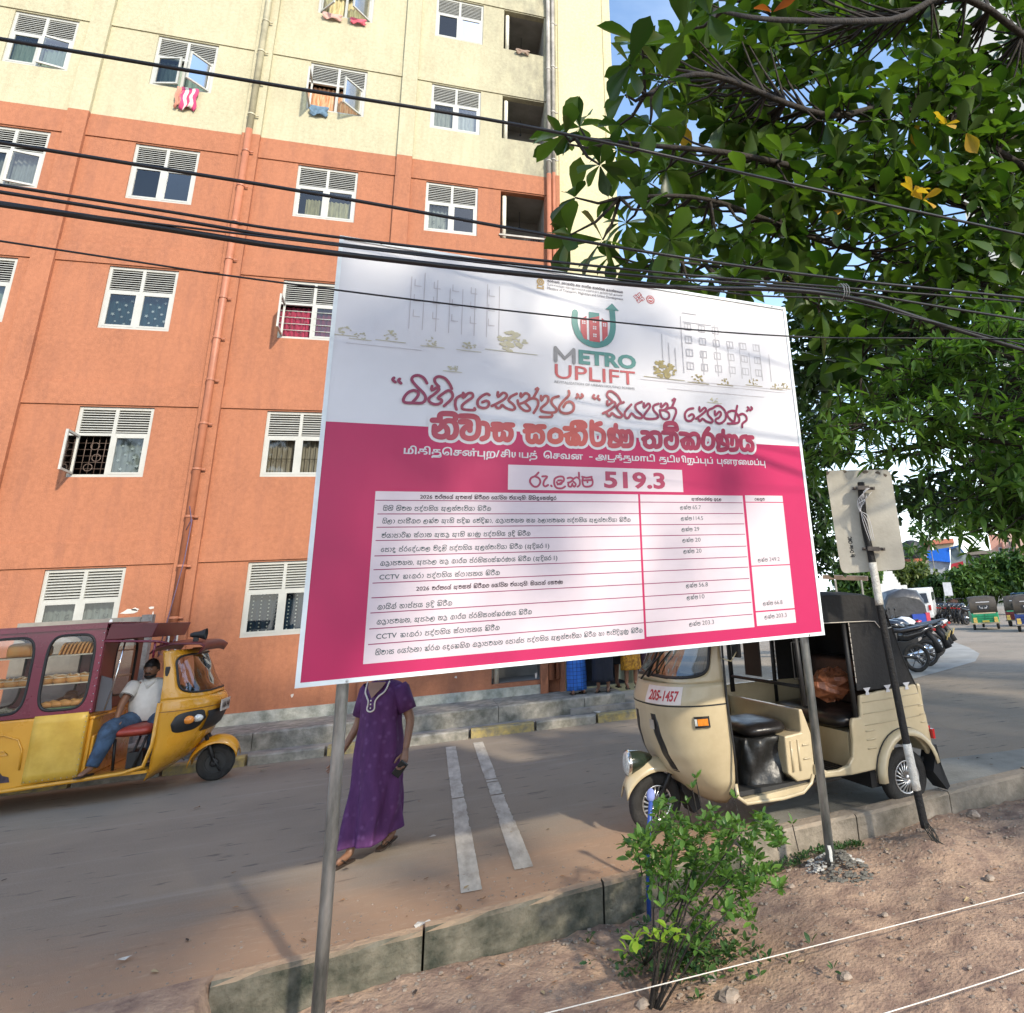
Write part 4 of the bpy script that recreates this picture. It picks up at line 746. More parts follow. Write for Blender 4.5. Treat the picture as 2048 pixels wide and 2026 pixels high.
rows = [('2026 වර්ෂයේ අවසන් කිරීමට යෝජිත ව්‍යාපෘති: මිහිඳුසෙන්පුර', .534, 1.309, 2.222, 1), ('ගිනි නිවන පද්ධතිය අලුත්වැඩියා කිරීම', .35, .922, 2.157, 0), ('ගිලා බැසීමට ලක්ව ඇති පදික වේදිකා, මළාපවහන සහ ජලාපවහන පද්ධතිය අලුත්වැඩියා කිරීම', .351, 1.787, 2.089, 0),
 ('ව්‍යාපාරික ස්ථාන අසළ ඇති කාණු පද්ධතිය ඉදි කිරීම', .352, 1.151, 2.014, 0), ('පොදු ප්‍රදේශවල විදුලි පද්ධතිය අලුත්වැඩියා කිරීම (අදියර 1)', .353, 1.265, 1.941, 0), ('මළාපවහන, අපජල නළ මාර්ග ප්‍රතිසංස්කරණය කිරීම (අදියර 1)', .354, 1.313, 1.871, 0),
 ('CCTV කැමරා පද්ධතිය ස්ථාපනය කිරීම', .355, .978, 1.80, 0), ('2026 වර්ෂයේ අවසන් කිරීමට යෝජිත ව්‍යාපෘති: සියපත් සෙවණ', .539, 1.344, 1.735, 1), ('මායිම් තාප්පය ඉදි කිරීම', .355, .726, 1.652, 0), ('මළාපවහන, අපජල නළ මාර්ග ප්‍රතිසංස්කරණය කිරීම', .356, 1.161, 1.58, 0),
 ('CCTV කැමරා පද්ධතිය ස්ථාපනය කිරීම', .359, .982, 1.509, 0), ('නිවාස යෝජනා ක්‍රම දෙකෙහිම මළාපවහන පොම්ප පද්ධතිය අලුත්වැඩියා කිරීම හා වැඩිදියුණු කිරීම', .36, 1.835, 1.433, 0)]
txt = [(a.replace('ඇ', 'අැ'), b, c, d, e) for a, b, c, d, e in rows]
for s_, a, b, y, bold in txt:
    mb = MB(); sinhala(mb, s_, a, b, y, 0.0165 if bold else 0.0195, 0.0038 if bold else 0.0035, bm_); bpart('printed_line', mb, INKB if bold else INK)
mb = MB(); sinhala(mb, 'අැස්තමේන්තු මුදල', 2.23, 2.46, 2.225, 0.015, 0.0035, bm_); sinhala(mb, 'එකතුව', 2.727, 2.813, 2.229, 0.015, 0.0035, bm_); bpart('printed_line', mb, INKB)
nums = [('65.7', 2.141, 2.297, 2.167), ('114.5', 2.142, 2.307, 2.096), ('29', 2.142, 2.273, 2.026), ('20', 2.143, 2.277, 1.957), ('20', 2.145, 2.278, 1.887), ('56.8', 2.148, 2.307, 1.675), ('10', 2.148, 2.276, 1.603), ('203.3', 2.153, 2.331, 1.445), ('249.2', 2.706, 2.885, 1.816), ('66.8', 2.713, 2.871, 1.535), ('203.3', 2.715, 2.894, 1.451)]
for q, a, b, y in nums:
    mb = MB(); m_ = a + 0.081; sinhala(mb, 'ලක්ෂ', a, m_, y, 0.019, 0.0035, bm_); put_text(mb, q, m_ + 0.012, b, y, bm_, 0.027, 0.0, 0.0018); bpart('printed_amount', mb, INK)
# titles
SCR = glare_print('title_script_print', (0.22, 0.012, 0.06), (0.36, 0.07, 0.06)); BLD = glare_print('title_bold_print', (0.30, 0.012, 0.055), (0.48, 0.065, 0.045)); PRC = mat('price_print', (0.32, 0.018, 0.07), 0.35, var=0)
def strokes(data, wd, m, name, l, sm=3):
    mb = MB()
    for j, s in enumerate(data): ribbon(mb, [(a / 1000, b / 1000) for a, b in s], wd, l + (j % 50) * 2e-5, 2e-6, bm_, sm)
    bpart(name, mb, m)
WP = mat('white_print', (0.56, 0.555, 0.575), 0.35)
strokes(TITLE_BOLD, 0.066, WP, 'title_outline', 0.0010); strokes(TITLE_BOLD, 0.0335, BLD, 'bold_title', 0.0026)
strokes(TITLE_SCRIPT[:18], 0.0170, SCR, 'script_title', 0.0024); strokes(TITLE_SCRIPT[18:], 0.0170, SCR, 'script_title', 0.0024); strokes(PRICE, 0.0125, PRC, 'price_words', 0.0024)
mb = MB(); put_text(mb, '519.3', 1.617, 2.043, 2.303, bm_, 0.102, 0.035, 0.0018); bpart('price_figures', mb, PRC)
# Tamil line (font glyphs, joined vowel signs drawn as they stand)
for s_, a, b, y in (('மிகிதுசென்புற/', .436, .965, 2.471), ('சியபத்', .971, 1.192, 2.472), ('செவன', 1.23, 1.482, 2.474), ('அடுக்குமாடி', 1.564, 1.978, 2.478), ('குடியிருப்புப்', 2.008, 2.417, 2.478), ('புனரமைப்பு', 2.45, 2.847, 2.479)):
    t = list(s_); k = 0
    while k < len(t) - 1:
        if t[k + 1] in 'ெேை': t[k], t[k + 1] = t[k + 1], t[k]; k += 1
        k += 1
    plain = [c for c in t if c != 'ு']; hooks = []; n_ = 0
    for c in t:                                      # where the joined vowel u hangs below its letter
        if c == 'ு': hooks.append(n_ - 1)
        else: n_ += 1
    ww = ''.join(plain); mb = MB(); put_text(mb, ww, a, b, y, bm_, 0.040, 0.024, 0.0018, res=2); full = text_geo(ww, 1, .024, res=1)[0]; fa, fb = min(v[0] for v in full), max(v[0] for v in full); sc_ = (b - a) / (fb - fa)
    for h in hooks:
        xr = a + (max(v[0] for v in text_geo(''.join(plain[:h + 1]), 1, .024, res=1)[0]) - fa) * sc_; xl = a + (max([v[0] for v in text_geo(''.join(plain[:h]), 1, .024, res=1)[0]] or [0]) - fa) * sc_ if h else a
        if plain[h] == 'ப': ribbon(mb, [(xr - .003, y), (xr - .003, y - .017)], .0062, .0022, 1e-6, bm_, 1)
        else: ribbon(mb, [(xr - .004, y + .006), (xr - .001, y - .006), (xr - .008, y - .013), (xl + .008, y - .013)], .0058, .0022, 1e-6, bm_, 2)
    bpart('tamil_line', mb, WP)
mb = MB(); rect(mb, 1.523, 2.488, 1.545, 2.495, 0.0016); bpart('tamil_line', mb, WP)
# logo
TEAL = mat('teal_print', (0.035, 0.20, 0.18), 0.4, var=0.0); REDP = mat('red_print', (0.42, 0.05, 0.06), 0.4, var=0.0); GREYP = mat('grey_print', (0.20, 0.20, 0.21), 0.4)
mb = MB(); ribbon(mb, [(1.448, 3.47), (1.447, 3.38), (1.487, 3.29), (1.582, 3.252), (1.675, 3.29), (1.714, 3.38), (1.714, 3.53)], 0.042, 0.001, 2e-5, bm_, 6)
mb.add([bm_(1.664, 3.522, .0035), bm_(1.764, 3.522, .0035), bm_(1.714, 3.573, .0035)], [(0, 1, 2)], False); mb.add([bm_(1.545, 3.487, .001), bm_(1.619, 3.487, .001), bm_(1.619, 3.462, .001), bm_(1.545, 3.44, .001)], [(3, 2, 1, 0)], False); bpart('logo_hook', mb, TEAL)
mb = MB()
for p in ([(1.484, 3.425), (1.528, 3.455), (1.528, 3.279), (1.505, 3.29), (1.486, 3.335)], [(1.545, 3.438), (1.619, 3.466), (1.619, 3.274), (1.545, 3.276)], [(1.636, 3.455), (1.678, 3.425), (1.676, 3.33), (1.636, 3.283)]): mb.add([bm_(a, b, .0015) for a, b in p], [tuple(range(len(p)))], False)
bpart('logo_buildings', mb, REDP)
mb = MB()
for cx, cz in ((1.507, 3.405), (1.583, 3.425), (1.583, 3.375), (1.583, 3.32), (1.655, 3.405)):
    for dx in (-.007, .007):
        for dz in (-.007, .007): rect(mb, cx + dx - .005, cz + dz - .005, cx + dx + .005, cz + dz + .005, .0022)
bpart('logo_windows', mb, WP)
def latin(s_, a, b, y, h, m, bold=0.0, name='latin_line'):
    mb = MB(); put_text(mb, s_, a, b, y, bm_, h, bold, 0.0018); bpart(name, mb, m)
mb = MB(); ribbon(mb, [(1.312, 3.112), (1.312, 3.20)], 0.026, .001, 1e-5, bm_, 1); ribbon(mb, [(1.316, 3.193), (1.373, 3.135), (1.43, 3.193)], 0.026, .0014, 1e-5, bm_, 1); ribbon(mb, [(1.434, 3.20), (1.434, 3.112)], 0.026, .0018, 1e-5, bm_, 1); bpart('logo_word', mb, GREYP)
mb = MB(); put_text(mb, 'ETRO', 1.466, 1.876, 3.113, bm_, 0.094, 0.045, 0.0018); bpart('logo_word', mb, TEAL)
latin('UPLIFT', 1.305, 1.864, 2.996, 0.100, REDP, 0.006, 'logo_word'); latin('REVITALIZATION OF URBAN HOUSING SCHEMS', 1.303, 1.856, 2.962, 0.017, GREYP)
latin('Ministry of Transport, Highways and Urban Development', 1.26, 1.80, 3.609, 0.020, INKB)
mb = MB(); sinhala(mb, 'ප්‍රවාහන, මහාමාර්ග සහ නාගරික සංවර්ධන අමාත්‍යාංශය', 1.26, 1.80, 3.664, 0.0135, 0.0028, bm_); bpart('printed_line', mb, INKB)
mb = MB(); put_text(mb, 'போக்குவரத்து, நெடுஞ்சாலைகள் மற்றும் நகர அபிவிருத்தி அமைச்சு'.replace('போ', 'ேபா').replace('நெ', 'ெந').replace('லை', 'ைல').replace('மை', 'ைம'), 1.26, 1.80, 3.638, bm_, 0.014, 0.0, 0.0018, res=1); bpart('tamil_line', mb, INKB)
GOLD = mat('gold_print', (0.42, 0.27, 0.09), 0.4)
mb = MB(); ribbon(mb, [(1.213 + .020 * math.cos(t * .42), 3.655 + .020 * math.sin(t * .42)) for t in range(16)], 0.012, .001, 2e-5, bm_, 2); ribbon(mb, [(1.213 + .008 * math.cos(t * .8), 3.655 + .008 * math.sin(t * .8)) for t in range(9)], 0.007, .0016, 2e-5, bm_, 2)
ribbon(mb, [(1.195, 3.625), (1.19, 3.610), (1.236, 3.610), (1.231, 3.625)], 0.012, .001, 2e-5, bm_, 1); ribbon(mb, [(1.213, 3.68), (1.213, 3.692)], 0.01, .001, 2e-5, bm_, 1); bpart('state_emblem', mb, GOLD)
mb = MB(); cx, cz = 1.922, 3.648
for k in range(4):
    c, s = math.cos(R(45 + 90 * k)), math.sin(R(45 + 90 * k))
    for a, b in (([(0, .004), (.034, .004), (.034, .026), (.014, .026)], 0), ([(.012, -.01), (.026, -.01), (.026, .012)], 0)): ribbon(mb, [(cx + x * c - y * s, cz + x * s + y * c) for x, y in a], 0.0055, .001 + k * 1e-4, 1e-5, bm_, 1)
bpart('woven_emblem', mb, REDP)
mb = MB(); cx, cz = 2.010, 3.647
mb.add([bm_(cx + (.036 if q % 2 else .029) * math.cos(math.pi * q / 18), cz + (.036 if q % 2 else .029) * math.sin(math.pi * q / 18), .001) for q in range(36)], [tuple(range(36))], False); bpart('round_emblem', mb, REDP)
mb = MB(); ribbon(mb, [(cx + .022 * math.cos(t * .5), cz + .022 * math.sin(t * .5)) for t in range(14)], 0.004, .0016, 1e-5, bm_, 2); rect(mb, cx - .015, cz - .005, cx + .015, cz + .005, .0017); bpart('round_emblem_detail', mb, WP)
# pale printed sketches of shrubs and blocks of flats
OLV = mat('olive_print', (0.36, 0.33, 0.20), 0.5, var=0.3, scale=60, col2=(0.45, 0.43, 0.34)); OLV2 = mat('deep_olive_print', (0.27, 0.22, 0.08), 0.5, var=0.3, scale=60)
rn = random.Random(3)
def shrub_print(cx, cz, r, m, k=16):
    mb = MB()
    for q in range(k):
        a = rn.uniform(0, 6.28); d = r * rn.random() ** .5; x, z = cx + d * math.cos(a) * 1.1, cz + d * math.sin(a) * .75; e = rn.uniform(.15, .32) * r
        mb.add([bm_(x + e * rn.uniform(.5, 1.2) * math.cos(t * 1.05), z + e * .7 * rn.uniform(.4, 1.1) * math.sin(t * 1.05), .0010 + q * 2e-5) for t in range(6)], [tuple(range(6))], False)
    ribbon(mb, [(cx - 1.9 * r, cz - .8 * r), (cx + 1.9 * r, cz - .85 * r)], .004, .0016, 1e-5, bm_, 1); bpart('shrub_print', mb, m)
for cx, cz, r, m in ((.085, 3.165, .035, OLV), (.17, 3.145, .03, OLV), (.33, 3.163, .042, OLV), (.56, 3.15, .035, OLV), (.77, 3.15, .038, OLV), (1.03, 3.21, .085, OLV), (.68, 3.0, .028, OLV), (2.085, 3.13, .082, OLV2), (2.35, 3.09, .045, OLV2), (2.57, 3.085, .035, OLV2), (2.82, 3.105, .038, OLV2), (3.02, 3.09, .03, OLV2), (3.10, 3.10, .028, OLV2), (2.47, 2.94, .03, OLV)): shrub_print(cx, cz, r, m, 40 if r > .06 else 16)
SK = mat('pale_sketch_print', (0.42, 0.415, 0.44), 0.5); SKR = mat('pale_rose_sketch_print', (0.46, 0.425, 0.44), 0.5)
mb = MB()
for x in (2.08, 2.13, 2.18, 2.24, 2.40, 2.52, 2.62, 2.72, 2.80, 2.90, 2.98): rect(mb, x, 3.12, x + .006, 3.30 + .3 * rn.random() * (1 if 2.2 < x < 2.6 else .5), .001)
for x in [2.27 + .115 * k for k in range(6)]:
    for z in (3.15, 3.25, 3.35, 3.45)[: 4 if x < 2.6 else 3]: 
        rect(mb, x, z, x + .055, z + .006, .0012); rect(mb, x, z + .05, x + .055, z + .056, .0012); rect(mb, x, z, x + .006, z + .056, .0014); rect(mb, x + .05, z, x + .056, z + .056, .0014); rect(mb, x + .025, z, x + .029, z + .056, .0014)
rect(mb, 2.26, 3.51, 2.5, 3.516, .001); rect(mb, 2.26, 3.58, 2.38, 3.586, .001); bpart('sketch_print', mb, SK)
mb = MB(); 
for x in [.42 + .075 * k for k in range(8)]: rect(mb, x, 3.22, x + .004, 3.5 + .1 * rn.random(), .001)
for x in [.44 + .11 * k for k in range(5)]:
    for z in (3.30, 3.40, 3.50): rect(mb, x, z, x + .04, z + .004, .0012); rect(mb, x, z, x + .004, z + .045, .0014)
for z, a, b in ((3.04, 1.9, 3.1), (3.06, 2.3, 3.12), (2.99, 2.1, 2.9), (3.09, .1, .5)): rect(mb, a, z, b, z + .003, .001)
bpart('sketch_print', mb, SKR)
# poles and bolts
def bpole(name, s, zb, top, lean):
    mb = MB(); mb.tube([(s + lean, 0.095, zb), (s, 0.095, top)], 0.029, 18); return mb.build(name, STEEL, bb)
bpole('pole', 0.215, -0.6, 3.7, 0.02); p2 = bpole('pole', 3.065, -0.45, 3.7, 0.045)
mb = MB()
rcs = random.Random(5); rows = []
for k in range(9): a0, a1 = 3.9 + rcs.uniform(-.25, .25), 5.1 + rcs.uniform(-.3, .2) - .07 * k; rows.append([(3.107 - .0003 * k + 0.0305 * math.cos(a0 + (a1 - a0) * t / 5), 0.095 + 0.0305 * math.sin(a0 + (a1 - a0) * t / 5), -0.20 + k * 0.034) for t in range(6)])
mb.loft(rows, closed=False, cap=False)
mb.build('cement_smear', mat('cement_smear', (0.5, 0.5, 0.48), 0.9), p2)
for s in (0.24, 3.06):
    for z in (1.325, 3.745): mb = MB(); mb.sph((s, -0.014, z), 0.007, 8, 4); mb.build('bolt', STEEL, bb)
# ------------------------------------------------------------------ traffic sign seen from behind on a black and white post
sp0 = on_z(1853, 1664, 0.02); D0 = sp0.xy.length
def atD(u, v, D=D0): d = ray(u, v); return CAM + d * (D / d.xy.length)
ts = empty('road_sign', sp0, label='back of a dull beige rectangular road sign on a flaking black and white post', cat='road sign')
rel = lambda p: p - sp0
pc = [(1850, 1655), (1838, 1600), (1815, 1495), (1790, 1370), (1762, 1225), (1745, 1125), (1728, 1045), (1722, 965)]
PB = mat('flaking_black_paint', (0.010, 0.010, 0.011), 0.6, var=0.3, scale=30, col2=(0.02, 0.018, 0.016), bump=0.5, bscale=60, spec=0.25); PWt = mat('flaking_white_paint', (0.55, 0.53, 0.48), 0.6, var=0.2, scale=30, bump=0.6, bscale=60)
p3 = [rel(atD(u, v)) for u, v in pc]; mb = MB(); mb.tube(smoothpath([tuple(p) for p in p3], 4), 0.027, 12); post = mb.build('post', PB, ts)
def band(v0, v1, m):
    mb = MB(); pts = []
    for k in range(7):
        v = v0 + (v1 - v0) * k / 6
        for (ua, va), (ub, vb) in zip(pc, pc[1:]):
            if vb <= v <= va: u = ua + (ub - ua) * (v - va) / (vb - va)
        pts.append(tuple(rel(atD(u, v))))
    mb.tube(pts, 0.0295, 12); mb.build('white_band', m, post)
band(1580, 1487, PWt); band(1210, 1125, PWt)
fx = (AX[0][0], AX[1][0]); 
cs = [rel(atD(u, v, D0 - 0.0)) for u, v in ((1650, 939), (1781, 937), (1813, 1138), (1682, 1147))]
nrm = (cs[1] - cs[0]).cross(cs[3] - cs[0]).normalized(); 
if nrm.dot(-(sp0 + cs[0] - CAM)) < 0: nrm = -nrm
mb = MB(); mp2 = lambda a, b: cs[0] * (1 - a) * (1 - b) + cs[1] * a * (1 - b) + cs[2] * a * b + cs[3] * (1 - a) * b - nrm * 0.045
oc = [(0.5 + 0.5 * math.copysign(abs(math.cos(t)) ** .13, math.cos(t)), 0.5 + 0.5 * math.copysign(abs(math.sin(t)) ** .13, math.sin(t))) for t in [2 * math.pi * k / 64 for k in range(64)]]
mb.loft([[mp2(a, b) for a, b in oc], [mp2(a, b) - nrm * 0.006 for a, b in oc]], smooth=False)
plate = mb.build('plate', mat('aged_beige_sheet', (0.45, 0.42, 0.35), 0.6, 0.1, var=0.15, scale=4, col2=(0.38, 0.35, 0.29), bump=0.1), ts)
mb = MB(); vs2, fs2 = text_geo('By Order CMC', 1.0, 0.045); xa, xb = min(v[0] for v in vs2), max(v[0] for v in vs2)
mb.add([mp2(0.185 - (-v[1]) * 0.055 * -1 * 0 - 0.0 + v[1] * 0 + (0.06 * (1 - v[1] / 0.73) ) , 0.855 - 0.195 * (v[0] - xa) / (xb - xa)) + nrm * 0.0015 for v in vs2], fs2, False); mb.build('stencilled_words', BLACK, plate)
mb = MB()
for k, (a, b, r_) in enumerate(((.02, .02, .05), (.3, .015, .04), (.62, .02, .05), (.8, .03, .05), (.9, .06, .03))):
    mb.add([mp2(max(.01, a + r_ * math.cos(t) * rn.uniform(.4, 1.4)), max(.006, b + .6 * r_ * math.sin(t) * rn.uniform(.3, 1.2))) + nrm * (0.001 + 1e-4 * k) for t in range(7)], [tuple(range(7))], False)
mb.build('mildew_stains', mat('mildew', (0.14, 0.11, 0.085), 0.9), plate)
for (u, v) in ((1727, 977), (1747, 1098)):
    c = rel(atD(u, v)); ex = (cs[1] - cs[0]).normalized(); mb = MB(); Rm = Matrix((ex, nrm, ex.cross(nrm))).transposed()
    mb.box(c + nrm * 0.005, (0.17, 0.02, 0.022), Rm); mb.box(c + nrm * 0.03, (0.085, 0.045, 0.03), Rm); 
    for s in (-.07, .07): mb.sph(c + ex * s + nrm * 0.02, 0.011, 6, 4)
    mb.build('clamp', mat('rusty_clamp', (0.10, 0.085, 0.075), 0.6, 0.4, var=0.4, scale=30), ts)
mb = MB()
for k in range(4): mb.tube(smoothpath([tuple(rel(atD(u + k * 3 - 5, v)) + nrm * (0.045 + .006 * k)) for u, v in ((1735, 978), (1731 - 6 * k, 1000), (1727 - 4 * k, 1022), (1733, 1050 - 5 * k), (1745, 1083))], 4), 0.0022, 5)
for k in range(9): a = rel(atD(1730, 1000)) + nrm * .05; mb.tube([a, a + Vector((rn.uniform(-.09, .07), rn.uniform(-.04, .03), rn.uniform(-.1, .06)))], 0.0015, 4)
mb.build('frayed_white_string', WP, ts)
mb = MB(); rr0 = random.Random(2)
for k in range(7):
    a_ = k * .9; mb.tube(smoothpath([(.02 * math.cos(a_ + q) + .012 * q * math.cos(a_), -.035 * q + .02 * math.sin(a_ * 2 + q), max(-.05, .05 - .028 * q) + rr0.uniform(-.01, .01)) for q in range(5)], 3), .0035, 5)
mb.build('tangled_roots', mat('black_root', (0.03, 0.028, 0.022), 0.8, var=0.4), ts)
# ------------------------------------------------------------------ overhead cables
CB = mat('black_cable', (0.012, 0.012, 0.014), 0.45, var=0.3, scale=40)
def cable(pts, r, label, Y=3.2, dy=0.0):
    r *= .85; P3 = [on_y(u, v, Y + dy) for u, v in pts]; a = P3[0]; b = P3[-1]
    d0 = (P3[1] - P3[0]).normalized(); d1 = (P3[-1] - P3[-2]).normalized(); P3 = [a - d0 * 6] + P3 + [b + d1 * 7]
    o = bpy.data.objects; root = P3[0]; mb = MB(); mb.tube([tuple(p - root) for p in smoothpath([tuple(q) for q in P3], 8) for p in [Vector(p)]], r, 7)
    ob = mb.build('overhead_cable', CB, None, label=label, cat='cable', group='overhead cables crossing the street view'); ob.location = root; return ob
cable([(0, 78), (560, 172), (1100, 262), (1600, 372), (2048, 470)], 0.0115, 'topmost thick black cable, crossing the cream storeys alone')
cable([(0, 285), (640, 389), (1300, 505), (1700, 560), (2048, 596)], 0.0105, 'second black cable from the top, crossing the windows of the uppermost orange storey')
cable([(0, 370), (640, 470), (1280, 541), (1680, 575), (2048, 604)], 0.0085, 'upper strand of the cable bundle just above the billboard edge', dy=0.02)
cable([(0, 384), (640, 484), (1280, 552), (1680, 583), (2048, 640)], 0.0100, 'middle strand of the cable bundle just above the billboard edge')
cable([(0, 408), (640, 503), (1280, 570), (1680, 592), (2048, 700)], 0.0165, 'thickest black cable, lowest strand of the bundle across the billboard top edge', dy=-0.02)
cable([(1250, 560), (1500, 590), (1680, 600), (1850, 640), (2048, 690)], 0.006, 'short thin cable splitting from the bundle toward the dark tree', dy=-0.03)
cable([(0, 482), (470, 553), (1050, 625), (1570, 672), (2048, 678)], 0.0052, 'lowest and thinnest black cable, crossing the billboard in front of its logo', dy=-0.04)
mb = MB()
for k in range(3): c = on_y(1680 + 5 * k, 585, 3.2); mb.tube([tuple(c + Vector((0.0, 0.05 * math.cos(t * .7), 0.055 * math.sin(t * .7)))) for t in range(10)], 0.003, 5)
mb.build('cable_tie', mat('grey_wire_tie', (0.3, 0.3, 0.28), 0.5), label='loops of pale tie wire binding the cable bundle under the tree', cat='wire tie')
# ------------------------------------------------------------------ strings over the verge
STR = mat('white_string', (0.66, 0.62, 0.56), 0.8)
for i, (pa, pb, lab) in enumerate((((1075, 2026), (2048, 1780), 'long white string stretched over the soil in front of the shrub'), ((1735, 2032), (2048, 1932), 'short white string stretched over the soil at the lower right corner'))):
    a = on_z(*pa, -0.05); b = on_z(*pb, -0.03); d = (b - a); a = a - d * 0.6; b = b + d * 0.9; mb = MB()
    mb.tube([tuple((b - a) * k / 14 + Vector((0, 0, -0.012 * math.sin(math.pi * k / 14)))) for k in range(15)], 0.0025, 6)
    mb.build('marker_string', STR, None, label=lab, cat='string').location = a
    for p in (a, b):
        mb = MB(); mb.tube([(0, 0, -0.25), (0, 0, 0.06)], 0.013, 7)
        st = mb.build('wooden_peg', mat('peg_wood', (0.22, 0.15, 0.09), 0.9, var=0.3), None, label=('rough wooden peg holding the %s end of the %s marker string' % ('left' if p is a else 'right', 'long' if i == 0 else 'short')), cat='peg'); st.location = p
# blue pipe stub by the shrub, stones, cement lumps, litter
bp_a = on_z(1297, 1815, -0.12); mb = MB(); mb.tube([(0, 0, -0.1), (0.01, 0, 0.30), (0.045, 0.0, 0.56)], 0.014, 10)
mb.build('blue_pipe', mat('blue_pvc', (0.02, 0.06, 0.28), 0.4), None, label='thin blue plastic pipe standing in the soil behind the green shrub', cat='pipe').location = bp_a
mb = MB(); mb.sph((0, 0, 0), (0.028, 0.02, 0.04), 8, 6); mb.build('cloth_knot', mat('blue_lilac_rag', (0.20, 0.24, 0.5), 0.9, var=0.3), None, label='pale blue rag knotted on top of the blue pipe', cat='rag').location = bp_a + Vector((0.045, 0, 0.58))
def rock(rnd, r, n=7, m=5):
    mb = MB(); mb.sph((0, 0, 0), r, n, m); mb.v = [tuple(c * (1 + rnd.uniform(-.22, .22)) * (0.6 if k == 2 else 1) for k, c in enumerate(v)) for v in mb.v]; mb.sm = [False] * len(mb.sm); return mb
rr = random.Random(11); stones = mat('pale_stone', (0.27, 0.215, 0.17), 0.9, var=0.35, scale=12); grav = MB()
def soil(u, v):
    z = -0.15
    for _ in range(4): p = on_z(u, v, z); z = verge_z(p.x, p.y)
    p = on_z(u, v, z); return p
for k in range(4200):
    x = rr.uniform(-1.2, 5.2); y = kerb_y(x) - 0.03 - 2.6 * rr.random() ** 1.3
    z = verge_z(x, y); r_ = rr.choice([.004, .006, .006, .008, .011, .015]); q = rock(rr, r_, 5, 3); grav.add([(x + a, y + b, z + c * .8 + r_ * .1) for a, b, c in q.v], q.f, False)
grav.build('gravel', stones, kind='stuff')
grav2 = MB()
for k in range(900):
    x = rr.uniform(-4.5, 2.0); y = kerb_y(x) + 0.12 + abs(rr.gauss(0, 0.35)); r_ = rr.choice([.002, .003, .004, .006, .008]); q = rock(rr, r_, 5, 3); grav2.add([(x + a, y + b, 0.002 + c * .8) for a, b, c in q.v], q.f, False)
grav2.build('road_grit', stones, kind='stuff')
bs = [(1947, 1635, .05, 'pale angular stone lying on the earth at the right behind the sign post'), (1583, 1775, .022, 'small pale stone left of the right billboard pole base'), (1723, 1792, .02, 'whitish stone right of the wet cement at the right billboard pole'), (1460, 2000, .05, 'largest flat stone on the soil below the shrub'), (1420, 1965, .035, 'tilted stone just below the long string and the shrub'), (1286, 2012, .03, 'pale pebble at the bottom edge below the shrub'),
      (1770, 1832, .02, 'pale chip midway between the sign post and the long string'), (1980, 1760, .03, 'light stone near the right end of the long string'), (425, 2000, .03, 'pale pebble at the left end of the mossy kerb'), (1692, 1958, .03, 'brown stone between the two strings')]
for u, v, r_, lab in bs:
    p = soil(u, v); o = rock(rr, r_, 8, 6).build('stone', stones, None, label=lab, cat='stone'); o.location = p + Vector((0, 0, r_ * .3))
cem = MB(); pb_ = soil(1672, 1740)
for k in range(420):
    a = rr.uniform(0, 6.3); d = rr.random() ** .6 * .26; x, y = pb_.x + .05 + d * math.cos(a) * .7, pb_.y + .06 + d * math.sin(a) * 1.0; r_ = rr.choice([.006, .008, .012, .02]); q = rock(rr, r_, 5, 4); cem.cur = 1 if (d < .12 or y < pb_.y + .02) else 0
    if y > kerb_y(x) - .03: continue
    cem.add([(x + u_, y + v_, verge_z(x, y) + w_ * .6 + .05 * math.exp(-d * d / .02)) for u_, v_, w_ in q.v], q.f, False)
cem.build('cement_rubble', [mat('pale_cement_lumps', (0.42, 0.40, 0.36), 0.95, var=0.2), mat('wet_grey_cement', (0.13, 0.12, 0.10), 0.9, var=0.3)], kind='stuff')
LIT = mat('dry_leaf_litter', (0.22, 0.12, 0.06), 0.9, var=0.4); LITP = mat('pale_litter', (0.5, 0.47, 0.42), 0.8)
def litter(u, v, s, m, lab, z=0.01, name='dry_leaf', cat='leaf'):
    p = on_z(u, v, z); mb = MB(); n = 7
    mb.add([(s * math.cos(t * .9) * rr.uniform(.6, 1.2), s * .45 * math.sin(t * .9) * rr.uniform(.6, 1.2), rr.uniform(0, .35) * s) for t in range(n)] + [(0, 0, .25 * s)], [(t, (t + 1) % n, n) for t in range(n)], False)
    o = mb.build(name, m, None, label=lab, cat=cat); o.location = p; o.rotation_euler = (0, 0, rr.uniform(0, 3))
lv = MB()
for k in range(240):
    if k < 150: x = rr.uniform(-.6, 5.0); y = kerb_y(x) - rr.uniform(.03, 2.2); z = verge_z(x, y) + .006
    else: x = rr.uniform(-4, 6); y = kerb_y(x) + .15 + abs(rr.gauss(0, 1.4)); z = .008 + zg(x)
    s = rr.uniform(.008, .028); a = rr.uniform(0, 6.3); c_, s_ = math.cos(a), math.sin(a)
    P4 = [(-1, 0, 0), (-.3, .35, .15), (.5, .3, .3), (1, 0, .1), (.5, -.3, .25), (-.3, -.35, .1)]; lv.cur = rr.choice([0, 0, 1, 2])
    lv.add([(x + s * (p * c_ - q * s_), y + s * (p * s_ + q * c_), z + s * r_ * rr.uniform(0, 1.4)) for p, q, r_ in P4], [(0, 1, 2, 3), (0, 3, 4, 5)], False)
lv.build('leaf_litter', [LIT, mat('straw_litter', (.36, .27, .15), .9, var=.3), mat('dark_litter', (.06, .04, .03), .9)], kind='stuff')
litter(393, 1617, .045, LIT, 'dark curled leaf on the asphalt right of the yellow vehicle front'); litter(250, 1918, .04, LITP, 'pale torn wrapper on the dusty road at the lower left', name='wrapper', cat='litter')
